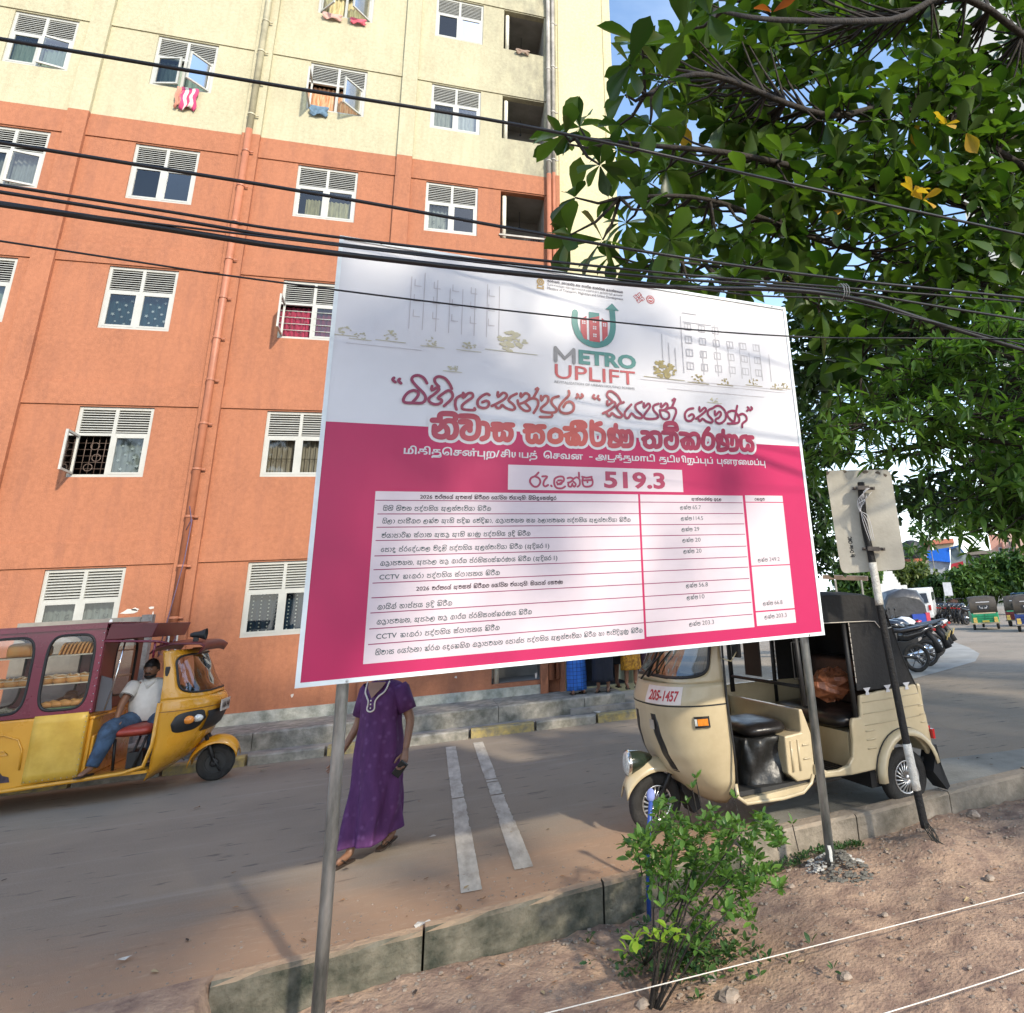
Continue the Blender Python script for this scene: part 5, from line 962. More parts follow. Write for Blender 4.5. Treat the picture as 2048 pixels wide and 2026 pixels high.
litter(865, 1675, .05, LITP, 'pale crumpled wrapper on the road between the woman and the white lines', name='wrapper', cat='litter'); litter(965, 1799, .03, LIT, 'small dark leaf in the red dust below the white lines'); litter(845, 1852, .06, LITP, 'flat pale scrap on the mossy kerb edge', name='wrapper', cat='litter')
litter(525, 1542, .05, LITP, 'white smear of paper on the road near the far kerb', name='wrapper', cat='litter'); litter(920, 1815, .035, LIT, 'small brown twig leaf in the red dust', name='dry_leaf')
litter(1195, 1425, .07, LITP, 'torn pale wrapper lying on the far pavement below the group of people', z=.1, name='wrapper', cat='litter')
# ------------------------------------------------------------------ three-wheelers
CREAMP = mat('cream_vehicle_paint', (0.50, 0.42, 0.275), 0.34, var=0.10, scale=3, coat=0.35, col2=(0.43, 0.35, 0.22), bump=0.06, bscale=3); CANVAS = mat('black_canvas', (0.014, 0.013, 0.013), 0.75, var=0.3, scale=9, bump=0.3, bscale=30)
LEATHER = mat('black_vinyl_seat', (0.016, 0.014, 0.014), 0.35, var=0.3, scale=6, bump=0.3, bscale=14)
TYRE = mat('tyre_rubber', (0.022, 0.021, 0.020), 0.85, var=0.4, scale=14, bump=0.4, bscale=80); RIM = mat('alloy_rim', (0.55, 0.55, 0.55), 0.3, 0.9, var=0.1); RIMB = mat('black_rim_well', (0.02, 0.02, 0.02), 0.6)
LENS = mat('clear_lens', (0.6, 0.62, 0.6), 0.08, 0.2, var=0.4, scale=60); AMBER = mat('amber_lens', (0.65, 0.22, 0.03), 0.2, var=0.2, scale=40); REDL = mat('red_lens', (0.4, 0.02, 0.02), 0.2)
WIN = glass('tinted_windscreen', (0.30, 0.31, 0.30), 0.14)
def interp(tab, z):
    if z <= tab[0][0]: return tab[0][1]
    for (a, b), (c, d) in zip(tab, tab[1:]):
        if z <= c: t = (z - a) / (c - a); t = t * t * (3 - 2 * t) * 0.35 + t * 0.65; return b + (d - b) * t
    return tab[-1][1]
def cowlmap(nose, door, hw, p=2.5):
    def f(s, z, off=0.0):
        th = s * math.pi / 2; c = max(0.0, math.cos(th)); si = math.sin(th)
        xd = interp(door, z); xn = interp(nose, z); h = interp(hw, z)
        return Vector((xd + (xn - xd + off) * c ** (2 / p), (h + off) * math.copysign(abs(si) ** (2 / p), si), z))
    return f
def wheel(parent, loc, R_, wd, spokes=18, alloy=True, name='wheel'):
    h = wd / 2; mb = MB(); rr_ = R_ * 0.58
    mb.lathe([(rr_, -h * .8), (R_ * .86, -h), (R_ * .97, -h * .72), (R_, -h * .3), (R_, h * .3), (R_ * .97, h * .72), (R_ * .86, h), (rr_, h * .8), (rr_, -h * .8)], 'y', (0, 0, 0), 30)
    w_ = mb.build(name, TYRE, parent); w_.location = loc
    for sd in (1, -1):
        mb = MB(); mb.lathe([(rr_, h * .85 * sd), (rr_ * .93, h * .9 * sd), (rr_ * .9, h * .6 * sd)], 'y', (0, 0, 0), 24)
        if alloy:
            for k in range(spokes):
                a = 2 * math.pi * k / spokes; pts = [((r_ * math.cos(a + q * .28), h * (.95 - .2 * q / 2) * sd, r_ * math.sin(a + q * .28))) for q, r_ in ((0, .02), (1, rr_ * .45), (2, rr_ * .92))]; mb.tube(pts, [.006, .006, .008], 4)
            mb.sph((0, h * .95 * sd, 0), (.022, .012, .022), 8, 4)
        o = mb.build('rim', RIM if alloy else RIMB, w_)
        mb = MB(); mb.lathe([(rr_ * .92, h * .5 * sd), (0.001, h * .45 * sd)], 'y', (0, 0, 0), 20); mb.build('rim_well', RIMB, w_)
    return w_
def script_on(mb, text, mp, s0, s1, z0, zh, off, bold=0.03):
    vs_, fs_ = text_geo(text, 1.0, bold, res=3); xa, xb = min(v[0] for v in vs_), max(v[0] for v in vs_)
    mb.add([mp(s0 + (s1 - s0) * (v[0] - xa) / (xb - xa), z0 + zh * v[1] / 0.73, off) for v in vs_], fs_, False)
# ---- cream three-wheeler
tk = empty('three_wheeler', (3.41, 5.64, 0), rz=R(184), label='cream three-wheeler taxi with black canvas hood parked at the near kerb', cat='auto rickshaw')
NOSE = [(.20, 1.46), (.27, 1.56), (.34, 1.64), (.45, 1.735), (.55, 1.79), (.69, 1.83), (.89, 1.85), (1.03, 1.80), (1.25, 1.69), (1.50, 1.57)]; DOOR = [(.20, 1.37), (.6, 1.385), (.9, 1.42), (1.25, 1.44), (1.5, 1.40)]; HWt = [(.20, .36), (.26, .45), (.36, .52), (.6, .565), (.9, .58), (1.25, .565), (1.5, .54)]
cf = cowlmap(NOSE, DOOR, HWt)
mb = MB(); rows = []
for k in range(29):
    z = .20 + (1.02 - .20) * k / 28; rows.append([cf(-1 + 2 * j / 44, z) for j in range(45)])
mb.loft(rows, closed=False, cap=False); mb.add([cf(-1 + 2 * j / 44, .20) for j in range(45)], [tuple(range(45))])
cowl = mb.build('front_cowl', CREAMP, tk, solid=0.012)
wm = lambda s, z: cf(s, z)
mb = MB(); inn = ringpatch(mb, wm, (-1.0, 1.02, 1.0, 1.50), (0, 1.245, .845, .185), 72, 3, 6.0); ws = mb.build('windscreen_frame', CREAMP, tk, solid=0.012)
mb = MB(); mb.tube([cf(a, z, .004) for a, z in inn] + [cf(*inn[0], .004)], 0.012, 6, False); mb.build('gasket', BLACK, ws)
mb = MB(); fanpatch(mb, wm, inn, (0, 1.25), 5); mb.build('windscreen', WIN, tk)
mb = MB(); mb.tube([cf(0.0, 1.05, .012), cf(0.0, 1.44, .012)], .012, 6); mb.build('centre_bar', BLACK, ws)
mb = MB(); mb.tube([cf(-.08, 1.03, .02), cf(.0, 1.10, .035), cf(.30, 1.36, .03)], .008, 5); mb.tube([cf(.05, 1.06, .03), cf(.36, 1.34, .024)], .006, 4); mb.build('wiper', BLACK, tk)
mb = MB(); rows = [[cf(-1 + 2 * j / 44, z, .008) for j in range(45)] for z in (.870, .880)]; mb.loft(rows, closed=False, cap=False); mb.build('waist_line', BLACK, cowl)
rows = [[cf(.04 + .50 * j / 20, z, .0085) for j in range(21)] for z in [.884 + .118 * k / 4 for k in range(5)]]
mb = MB(); mb.loft(rows, closed=False, cap=False); mb.build('number_panel', mat('white_number_panel', (0.66, 0.58, 0.54), 0.4), cowl)
mb = MB(); script_on(mb, '205-1457', lambda s, z, o: cf(s, z, o), .09, .50, .910, .066, .0105, 0.03); mb.build('number', mat('red_number_paint', (0.42, 0.02, 0.03), 0.4), cowl)
mb = MB(); 
for k in range(7): script_on(mb, '-', lambda s, z, o: cf(s, z, o), .05 + .0 * k, .06, .62, .01, .001)
mb = MB(); sp_ = [(.02, .80), (.05, .82), (.12, .82), (.17, .78), (.165, .70), (.17, .60), (.19, .52), (.20, .44), (.09, .42), (.02, .44)]
mb.add([cf(a, b, .006) for a, b in sp_] + [cf(a, b, .002) for a, b in sp_], [tuple(range(10))] + [(i, (i + 1) % 10, (i + 1) % 10 + 10, i + 10) for i in range(10)], False)
def strip(side):
    rows = []
    for k in range(15):
        z = .42 + .39 * k / 14; c_ = (.24 - .10 * (z - .42) / .39) * side; h_ = .055 * (1 if z < .77 else .75)
        rows.append([cf(c_ + d_ * h_, z, .008 if abs(d_) < 1 else .0005) for d_ in (-1, -.9, -.3, .3, .9, 1)])
    q = MB(); q.loft(rows, closed=False, cap=False); q.build('black_trim_strip', mat('black_plastic', (.015, .015, .016), .45, var=.15), cowl)
strip(1); strip(-1)
mb = MB(); rows = [[cf(.085 + .07 * t, z, .016) for t in (0, .33, .66, 1)] for z in (.705, .735, .77)]; mb.loft(rows, closed=False, cap=False); mb.build('vent_badge', GP, cowl)
for sd in (1, -1):
    q = MB(); rows = [[cf(sd * (.665 + .165 * t), z, o_) for t, o_ in ((0, .002), (.06, .022), (.94, .022), (1, .002))] for z in (.733, .740, .80, .808)]; q.loft(rows, closed=False, cap=False); i_ = q.build('indicator', BLACK, cowl)
    q = MB(); rows = [[cf(sd * (.705 + .105 * t), z, .026) for t in (0, .5, 1)] for z in (.748, .77, .793)]; q.loft(rows, closed=False, cap=False); q.build('amber_lens', AMBER, i_)
    q = MB(); rows = [[cf(sd * (.675 + .025 * t), z, .025) for t in (0, 1)] for z in (.748, .793)]; q.loft(rows, closed=False, cap=False); q.build('clear_lens', LENS, i_)
# front fender, lamp and wheel
mb = MB(); rows = []
for k in range(23):
    t = k / 22; a = R(15 + 150 * t); cx = 1.79; 
    x = 1.79 + .245 * math.cos(a) * (1.0 if a < R(90) else .95) ; z = .265 + .235 * math.sin(a) - .02 * t
    wv = .062 + .030 * math.sin(math.pi * min(1, t * 1.1))
    rows.append([(x, y_ * wv, z - .065 * abs(y_) ** 2.6) for y_ in (-1.1, -.9, -.6, -.3, 0, .3, .6, .9, 1.1)])
mb.loft(rows, closed=False, cap=False); fd = mb.build('front_fender', CREAMP, tk, solid=0.008)
mb = MB(); mb.lathe([(.01, -.20), (.045, -.17), (.072, -.09), (.082, -.02), (.083, .0)], 'x', (0, 0, 0), 20); hl = mb.build('headlamp', mat('dark_green_lamp_shell', (0.012, 0.022, 0.014), 0.25, coat=.6), fd); hl.location = (1.99, 0, .475)
mb = MB(); mb.lathe([(.083, .0), (.085, .012), (.070, .022), (.03, .030), (.001, .031)], 'x', (0, 0, 0), 20); mb.build('lamp_glass', LENS, hl)
mb = MB(); mb.lathe([(.086, -.006), (.088, .006), (.083, .016)], 'x', (0, 0, 0), 20); mb.build('lamp_ring', CHROME, hl)
wheel(tk, (1.79, 0, .19), .20, .10, 20)
mb = MB(); mb.tube([(1.79, .07, .19), (1.70, .075, .36), (1.62, .05, .50)], .018, 6); mb.tube([(1.79, -.07, .19), (1.70, -.075, .36), (1.62, -.05, .50)], .018, 6); mb.prism([(1.63, .40), (1.50, .30), (1.46, .12), (1.52, .09), (1.60, .25)], 'y', -.09, .09); mb.build('fork', BLACK, tk)
# floor, side panels
mb = MB(); mb.bb((-.30, -.56, .27), (1.40, .56, .30)); mb.build('floor', mat('ribbed_floor_mat', (.02, .02, .02), .7), tk)
mb = MB()
for k in range(9): mb.bb((.40 + .035 * k, -.3, .302), (.418 + .035 * k, .55, .312))
mb.build('floor_ribs', BLACK, tk)
def sidepanel(y, s):
    q = MB(); poly = [(.29, .81), (.10, .825), (-.10, .83), (-.27, .84), (-.33, .60), (-.345, .42), (-.33, .34)]
    arch = [(.0 - .06 + .245 * math.cos(a), .235 + .26 * math.sin(a)) for a in [R(160 - 165 * k / 12) for k in range(13)]]
    poly = poly + arch + [(.22, .29), (.45, .285), (.69, .30), (.76, .33), (.76, .40), (.66, .34), (.56, .335), (.47, .355), (.425, .40), (.405, .50), (.40, .62), (.385, .66), (.31, .66)]
    q.prism(poly, 'y', y - .02 * s, y + .02 * s); o = q.build('side_panel', CREAMP, tk, bevel=.012)
    return o
pan = sidepanel(.60, 1)
mb = MB()
for z in (.76, .68, .60): mb.tube([(.28, .622, z), (.05, .626, z + .004), (-.28, .622, z + .012)], .0035, 5)
for z in (.56, .50, .44): mb.tube([(.28, .622, z), (.20, .626, z)], .0055, 5)
for z in (.56, .50, .44): mb.tube([(-.16 - .10, .622, z + .12), (-.31, .622, z + .12)], .005, 5)
mb.build('pressed_rib', CREAMP, pan)
mb = MB(); rows = []
for k in range(17):
    a = R(172 - 178 * k / 16); rows.append([(-.06 + r_ * math.cos(a), y_, .235 + r_ * 1.06 * math.sin(a)) for r_, y_ in ((.285, .612), (.29, .655), (.275, .685), (.245, .69))])
mb.loft(rows, closed=False, cap=False); mb.build('rear_arch', CREAMP, tk, solid=0.01)
mb = MB(); mb.tube([(-.06 + .292 * math.cos(R(172 - 178 * k / 16)), .628, .235 + .31 * math.sin(R(172 - 178 * k / 16))) for k in range(17)], .006, 5); mb.build('arch_trim', BLACK, pan)
mb = MB(); mb.prism([(-.30, .84), (1.40, .86), (1.40, .28), (-.33, .28)], 'y', -.62, -.585); rp = mb.build('side_panel', CREAMP, tk, bevel=.01)
mb = MB(); mb.bb((-.34, -.60, .34), (-.30, .60, .84)); mb.build('rear_panel', CREAMP, tk, bevel=.02)
mb = MB(); vs2, fs2 = text_geo('Sur', 1, .02, shear=.4); mb.add([(1.02 - v[0] * .12, -.575, .77 + v[1] * .10) for v in vs2], fs2, False); mb.build('gold_scroll', mat('gold_sticker', (.42, .22, .05), .3, .6), rp)
mb = MB(); mb.prism([(.745, .30), (.745, .60), (.80, .77), (.83, .77), (.83, .615), (.975, .605), (.975, .36), (.90, .30)], 'y', -.56, .585); pt = mb.build('partition_box', CREAMP, tk, bevel=.012)
mb = MB()
for x in (.87, .93): mb.tube([(x, .589, .57), (x, .589, .37)], .010, 5)
for z in (.53, .44): mb.tube([(.78, .589, z), (.835, .589, z)], .006, 5)
mb.build('pressed_rib', CREAMP, pt)
mb = MB(); mb.tube([(1.405, .59, .36), (1.40, .60, .28), (1.34, .61, .235), (1.05, .615, .225), (.88, .61, .235), (.80, .60, .28), (.77, .59, .33)], .013, 8); mb.prism([(1.38, .26), (1.34, .235), (.86, .235), (.80, .28)], 'y', .44, .605); mb.build('running_board', CREAMP, tk)
mb = MB(); mb.tube([(1.425, .582, 1.48), (1.43, .588, 1.2), (1.425, .592, .9), (1.40, .592, .6), (1.385, .58, .3)], .008, 6); mb.build('door_edge_trim', BLACK, cowl)
# seats
def cushion(nm, c, d, m, parent, r_=.5):
    q = MB(); rows = []
    for k in range(9):
        t = math.pi * k / 8; z = c[2] - d[2] / 2 * math.cos(t); sc = max(.02, math.sin(t)) ** .45
        rows.append([(c[0] + d[0] / 2 * sc * math.copysign(abs(math.cos(a)) ** r_, math.cos(a)), c[1] + d[1] / 2 * sc * math.copysign(abs(math.sin(a)) ** r_, math.sin(a)), z) for a in [2 * math.pi * j / 28 for j in range(28)]])
    q.loft(rows); return q.build(nm, m, parent)
ds = cushion('driver_seat', (1.04, .18, .64), (.36, .62, .11), LEATHER, tk, .4)
mb = MB(); rows = []
for k in range(9):
    z = .60 - .34 * k / 8; rows.append([(1.07 + (.19 + .02 * k / 8) * math.copysign(abs(math.cos(a)) ** .6, math.cos(a)) * (1 + .07 * math.sin(a * 7 + k * .9) + .04 * math.sin(a * 13 - k)), .18 + (.31 + .03 * math.sin(a * 5 + k * .8) + .015 * math.sin(a * 11 - k * .6)) * math.copysign(abs(math.sin(a)) ** .5, math.sin(a)) + .012 * math.sin(a * 11), z) for a in [2 * math.pi * j / 40 for j in range(40)]])
mb.loft(rows); mb.build('seat_drape', mat('black_plastic_sheet', (.018, .018, .018), .38, var=.3, scale=8, bump=.6, bscale=9), ds)
cushion('rear_seat', (.24, .0, .63), (.46, 1.10, .14), LEATHER, tk, .3); cushion('seat_back', (.02, 0, .86), (.13, 1.08, .42), LEATHER, tk, .3)
mb = MB(); mb.bb((-.02, -.55, .30), (.40, .55, .56)); mb.build('seat_base', CREAMP, tk)
# canvas hood
prof = [(1.56, 1.515), (1.45, 1.575), (1.1, 1.60), (.6, 1.605), (.15, 1.585), (-.02, 1.545), (-.09, 1.46), (-.14, 1.28), (-.20, 1.05), (-.285, .83)]
prof = smoothpath(prof, 4); rows = []
for x, z in prof:
    hh = .60 - .02 * max(0, z - 1.4) ; rg = []
    for y_ in (-1, -.97, -.85, -.5, 0, .5, .85, .97, 1):
        dz = -.045 * abs(y_) ** 5; rg.append((x, y_ * hh, z + dz if z > 1.3 else z))
    rows.append(rg)
mb = MB(); mb.loft(rows, closed=False, cap=False); hood = mb.build('canvas_hood', CANVAS, tk, solid=0.01)
for sd in (1, -1):
    q = MB(); q.prism([(1.50, 1.53), (1.1, 1.56), (.6, 1.57), (.15, 1.55), (-.02, 1.51), (-.09, 1.42), (-.02, 1.30), (.03, 1.335), (.12, 1.345), (.6, 1.36), (1.42, 1.38)], 'y', sd * .597, sd * .609); q.build('side_valance', CANVAS, hood)
    q = MB(); q.prism([(.29, 1.36), (.10, 1.345), (.0, 1.33), (-.08, 1.38), (-.13, 1.28), (-.20, 1.05), (-.28, .83), (-.1, .83), (.29, .845)], 'y', sd * .585, sd * .596); q.build('rear_quarter_flap', CANVAS, hood)
    q = MB(); q.tube([(1.4, sd * .613, 1.375), (.6, sd * .613, 1.362), (.12, sd * .613, 1.347), (.04, sd * .613, 1.34), (.0, sd * .613, 1.29), (-.05, sd * .613, 1.275), (-.12, sd * .613, 1.285)], .0035, 5); q.build('pale_piping', WCL, hood)
    q = MB()
    for k in range(11): q.tube([(.293, sd * .603, .90 + .042 * k), (.293, sd * .603, .90 + .042 * k + .036)], .0038, 5)
    q.build('lacing', WCL, hood)
    for x in (.22, .02, -.17): q = MB(); q.add([(x - .035, sd * .628, .862), (x + .035, sd * .628, .862), (x + .012, sd * .628, .835), (x + .02, sd * .628, .81), (x - .02, sd * .628, .81), (x - .012, sd * .628, .835)], [tuple(range(6))]); q.build('white_strap_clip', WP, hood)
    q = MB(); q.tube([(.79, sd * .575, 1.36), (.785, sd * .58, 1.1), (.775, sd * .585, .79)], .022, 8); q.build('roof_post', BLACK, tk)
    q = MB(); q.tube([(.33, sd * .58, 1.35), (.33, sd * .585, 1.0), (.33, sd * .59, .66)], .02, 8); q.build('roof_post', BLACK, tk)
mb = MB(); mb.tube([(.78, -.57, 1.28), (.78, .57, 1.28)], .012, 6); mb.tube([(.78, -.57, .92), (.78, .57, .92)], .014, 6); mb.bb((.775, -.3, .95), (.785, -.02, 1.26)); mb.tube([(.70, .59, 1.24), (.84, .59, 1.24), (.84, .59, .98), (.70, .59, .98)], .005, 5); mb.build('partition_rails', BLACK, tk)
mb = MB(); mb.tube([(1.60, .0, .95), (1.50, 0, 1.02)], .03, 8); mb.tube([(1.42, -.30, 1.06), (1.50, -.12, 1.03), (1.50, .12, 1.03), (1.42, .30, 1.06)], .016, 8); mb.tube([(1.38, .33, 1.065), (1.44, .26, 1.055)], .022, 8); mb.build('handlebar', BLACK, tk)
mb = MB(); mb.tube([(1.44, .57, 1.30), (1.42, .66, 1.34), (1.36, .68, 1.30)], .007, 5); mb.tube([(1.44, .57, 1.18), (1.40, .66, 1.16), (1.36, .68, 1.22)], .005, 5); mir = mb.build('mirror_arm', mat('cream_arm', (.6, .5, .3), .5), tk)
mb = MB(); mb.box((1.35, .655, 1.25), (.02, .13, .14)); mb.build('mirror', BLACK, mir, bevel=.01)
for y, n_ in ((.55, 1), (-.55, 1)): wheel(tk, (-.07, y, .195), .20, .11, 20)
for s_ in (1, -1): mb = MB(); mb.prism([(-.33, .40), (-.30, .40), (-.40, .10), (-.37, .08), (-.26, .22)], 'y', s_ * .60 - .08, s_ * .60 + .08); mb.build('mudflap', BLACK, tk)
mb = MB(); mb.bb((-.30, .10, .14), (.2, .5, .27)); mb.bb((-.25, -.45, .12), (.15, .0, .27)); mb.tube([(-.07, -.5, .19), (-.07, .5, .19)], .03, 8); mb.build('engine_block', BLACK, tk)
mb = MB(); mb.box((-.36, .56, .50), (.03, .05, .04)); mb.box((-.35, .60, .47), (.02, .10, .07)); mb.build('tail_lamp', REDL, tk)
mb = MB(); mb.box((.74, .603, .70), (.015, .006, .12)); mb.build('hinge_plate', BLACK, pt)
# things inside
def bag(name, loc, d, m, label, cat):
    q = rock(random.Random(3), 1.0, 14, 10); q.v = [(a * d[0], b * d[1], c * d[2] * 1.5) for a, b, c in q.v]; q.sm = [False] * len(q.f)
    o = q.build(name, m, None, label=label, cat=cat); o.location = loc; return o
def tkw(x, y, z): return Vector((3.41, 5.64, 0)) + Matrix.Rotation(R(184), 3, 'Z') @ Vector((x, y, z))
bag('plastic_bag', tkw(.26, .22, .86), (.19, .16, .13), mat('orange_brown_bag', (0.36, 0.13, 0.06), 0.35, var=.4, scale=12, bump=.8, bscale=16, col2=(.18, .06, .03)), 'crumpled orange brown plastic bag on the rear seat of the cream three-wheeler', 'bag')
# ------------------------------------------------------------------ bread selling three-wheeler
MAR = mat('maroon_paint', (0.14, 0.008, 0.030), 0.28, var=0.12, scale=3, coat=0.5); MARD = mat('dull_maroon_paint', (0.10, 0.016, 0.022), 0.4, var=0.2, scale=4)
YEL = mat('deep_yellow_paint', (0.60, 0.29, 0.02), 0.28, var=0.08, scale=3, coat=0.5, col2=(0.58, 0.26, 0.015)); YEL2 = mat('patched_yellow_sheet', (0.60, 0.38, 0.06), 0.38, var=0.12, scale=4, bump=0.25, bscale=5, col2=(0.50, 0.29, 0.03))
bt = empty('bread_vehicle', (-3.3, 9.9, 0), label='yellow and maroon three-wheeler with glass bread cabinet driven along the far kerb', cat='bread van')
BN = [(.14, .50), (.22, .63), (.30, .77), (.40, .87), (.52, .95), (.70, 1.03), (.86, 1.05), (.93, 1.0), (1.15, .88), (1.36, .78), (1.42, .74)]; BD = [(.14, .50), (.26, .56), (.55, .59), (.9, .585), (1.15, .58), (1.42, .53)]; BH = [(.14, .40), (.24, .49), (.4, .54), (.8, .56), (1.0, .55), (1.42, .51)]
bf = cowlmap(BN, BD, BH, 2.6)
mb = MB(); mb.loft([[bf(-1 + 2 * j / 44, .14 + .78 * k / 26) for j in range(45)] for k in range(27)], closed=False, cap=False); mb.add([bf(-1 + 2 * j / 44, .14) for j in range(45)], [tuple(range(45))]); bc = mb.build('front_cowl', YEL, bt, solid=.012)
mb = MB(); inn = ringpatch(mb, lambda a, b: bf(a, b), (-1, .92, 1, 1.42), (0, 1.165, .80, .20), 72, 3, 5.0); bw_ = mb.build('windscreen_frame', YEL, bt, solid=.012)
mb = MB(); mb.tube([bf(a, z, .004) for a, z in inn] + [bf(*inn[0], .004)], .012, 6, False); mb.build('gasket', BLACK, bw_)
mb = MB(); fanpatch(mb, lambda a, b: bf(a, b), inn, (0, 1.165), 5); mb.build('windscreen', glass('clear_windscreen', (.62, .62, .58), .12), bt)
mb = MB(); mb.loft([[bf(-1 + 2 * j / 44, z, .008) for j in range(45)] for z in (.800, .808)], closed=False, cap=False); mb.build('waist_line', mat('brown_crease', (.2, .08, .01), .5), bc)
for sd in (-1, 1):
    q = MB(); rows = []
    for k in range(15):
        a = .38 + .50 * k / 14; mid_ = .695 - .02 * k / 14; hh_ = .095 * (1 - abs(2 * k / 14 - 1) ** 4) ** .5 + .004
        rows.append([bf(sd * a, mid_ + hh_ * t, .008 + .016 * (1 - t * t)) for t in (-1, -.9, -.5, 0, .5, .9, 1)])
    q.loft(rows, closed=False, cap=False); hs_ = q.build('headlamp_housing', BLACK, bc)
    q = MB(); q.sph(bf(sd * .665, .70, .022), (.055, .03, .042), 12, 8); q.build('amber_lamp', AMBER, hs_)
    q = MB(); q.sph(bf(sd * .535, .705, .022), (.055, .03, .038), 12, 8); q.build('clear_lamp', LENS, hs_)
mb = MB(); mb.loft([[bf(-.36 + .72 * j / 12, z, o_) for j in range(13)] for z, o_ in ((.56, .01), (.60, .03), (.72, .03), (.76, .01))], closed=False, cap=False); mb.build('black_grille', BLACK, bc)
mb = MB(); mb.box((1.085, -.06, .79), (.012, .34, .12)); pl_ = mb.build('number_plate', mat('dull_plate', (.5, .46, .4), .5, var=.2, scale=30), bt)
mb = MB(); vs2, fs2 = text_geo('AAM-9440', 1, .03); xa, xb = min(v[0] for v in vs2), max(v[0] for v in vs2); mb.add([(1.0925, -.215 + .31 * (v[0] - xa) / (xb - xa), .757 + v[1] * .09) for v in vs2], fs2, False); mb.build('plate_letters', BLACK, pl_)
mb = MB(); mb.loft([[(x, y_ * .5, z - .03 * abs(y_) ** 4) for y_ in (-1, -.9, -.5, 0, .5, .9, 1)] for x, z in ((.40, 1.43), (.44, 1.49), (.6, 1.515), (.86, 1.50), (.90, 1.47), (.86, 1.40))], closed=False, cap=False); mb.build('cab_roof', MARD, bt, solid=.015)
hn = MB(); hn.lathe([(.018, -.08), (.03, -.05), (.035, .0), (.062, .07), (.064, .075), (.05, .05), (.01, .03)], 'x', (.80, -.36, 1.57), 14); hn.box((.78, -.36, 1.52), (.05, .03, .05)); hn.build('horn_speaker', BLACK, bt)
# maroon glazed cabinet
side_y = -.55
cells = [(-.53 - .52 * k, -.53 - .52 * k + .52) for k in range(4)]
for sd in (-1, 1):
    y = .55 * sd
    for i, (a, b) in enumerate(cells):
        q = MB(); fm = lambda x, z, y=y: (x, y, z); inn = ringpatch(q, fm, (a, .87, b, 1.70), ((a + b) / 2 - .015, 1.285, .205, .365), 48, 2, 4.5, False); fp = q.build('cabinet_side', MAR, bt, solid=.014)
        q = MB(); q.tube([fm(*p) for p in inn] + [fm(*inn[0])], .014, 6, False); q.build('gasket', BLACK, fp)
        q = MB(); fanpatch(q, fm, inn, ((a + b) / 2 - .015, 1.28), 3); q.build('pane', glass('cabinet_glass', (.88, .88, .86), .03), fp)
mb = MB(); fm = lambda y, z: (-.01, y, z); inn = ringpatch(mb, fm, (-.54, .87, .54, 1.68), (0.10, 1.28, .30, .30), 48, 2, 4.5, False); fw = mb.build('cabinet_front', MARD, bt, solid=.014)
mb = MB(); mb.tube([fm(*p) for p in inn] + [fm(*inn[0])], .014, 6, False); mb.build('gasket', BLACK, fw); mb = MB(); fanpatch(mb, fm, inn, (.1, 1.28), 3); mb.build('pane', glass('cabinet_glass'), fw)
mb = MB()
for k in range(11): mb.sph((-.022 - .0, -.563, .90 + .075 * k), .006, 6, 4)
mb.build('rivet', CHROME, fw)
mb = MB(); mb.bb((-2.15, -.58, 1.70), (0.0, .58, 1.745)); mb.bb((-2.15, -.585, 1.745), (.03, .585, 1.757)); mb.build('cabinet_roof', MAR, bt)
mb = MB(); mb.prism([(.0, 1.575), (.02, 1.74), (.46, 1.72), (.415, 1.575)], 'y', -.56, .56); mb.build('visor', MARD, bt, bevel=.008)
mb = MB(); mb.tube([(.0, -.565, 1.565), (.45, -.55, 1.53), (.56, -.50, 1.50)], .014, 6); mb.tube([(.45, -.54, 1.53), (.45, -.54, 1.36)], .012, 6); mb.build('roof_rail', MAR, bt)
mb = MB(); mb.tube([(.16, -.50, 1.56), (.13, -.5, 1.2), (.08, -.5, .88)], .008, 6); mb.build('curtain_rod', CHROME, bt)
mb = MB(); mb.prism([(.0, .87), (.0, 1.22), (.10, 1.18), (.14, .87)], 'y', -.50, -.49); mb.build('grey_flap', mat('grey_flap', (.06, .06, .07), .5), bt)
shelf = {}
for z in (1.455, 1.175, .905):
    q = MB(); q.bb((-2.10, -.52, z - .012), (-.03, .52, z)); q.build('shelf', mat('shelf_sheet', (.62, .60, .52), .35), bt)
mb = MB(); mb.bb((-2.12, .05, .9), (-2.08, .5, 1.6)); mb.build('rear_wall', MAR, bt)
# yellow lower body
mb = MB(); mb.prism([(-2.15, .24), (-2.15, .865), (-.03, .865), (-.03, .26), (-.33, .255), (-.65, .22)], 'y', -.56, .56); lb = mb.build('lower_body', YEL, bt, bevel=.02)
mb = MB(); rows = []
for k in range(9):
    x = -.48 + .45 * k / 8; rows.append([(x, -.568 - .004 * math.sin(k * 1.7 + j * 1.3), .27 + .61 * j / 8) for j in range(9)])
mb.loft(rows, closed=False, cap=False); sh = mb.build('patch_sheet', YEL2, lb, solid=.004)
mb = MB()
for k in range(12): mb.sph((-.04, -.575, .29 + .05 * k), .005, 5, 4)
for k in range(9): mb.sph((-.46 + .05 * k, -.575, .285), .005, 5, 4)
mb.build('rivet', CHROME, sh)
mb = MB(); mb.tube([(-1.1, -.567, .72), (-.70, -.567, .73), (-.58, -.567, .68), (-.53, -.567, .58), (-.52, -.567, .40)], .008, 5); mb.tube([(-.9, -.567, .58), (-.68, -.567, .585), (-.64, -.567, .55), (-.9, -.567, .545)], .006, 5); mb.build('pressed_rib', YEL, lb)
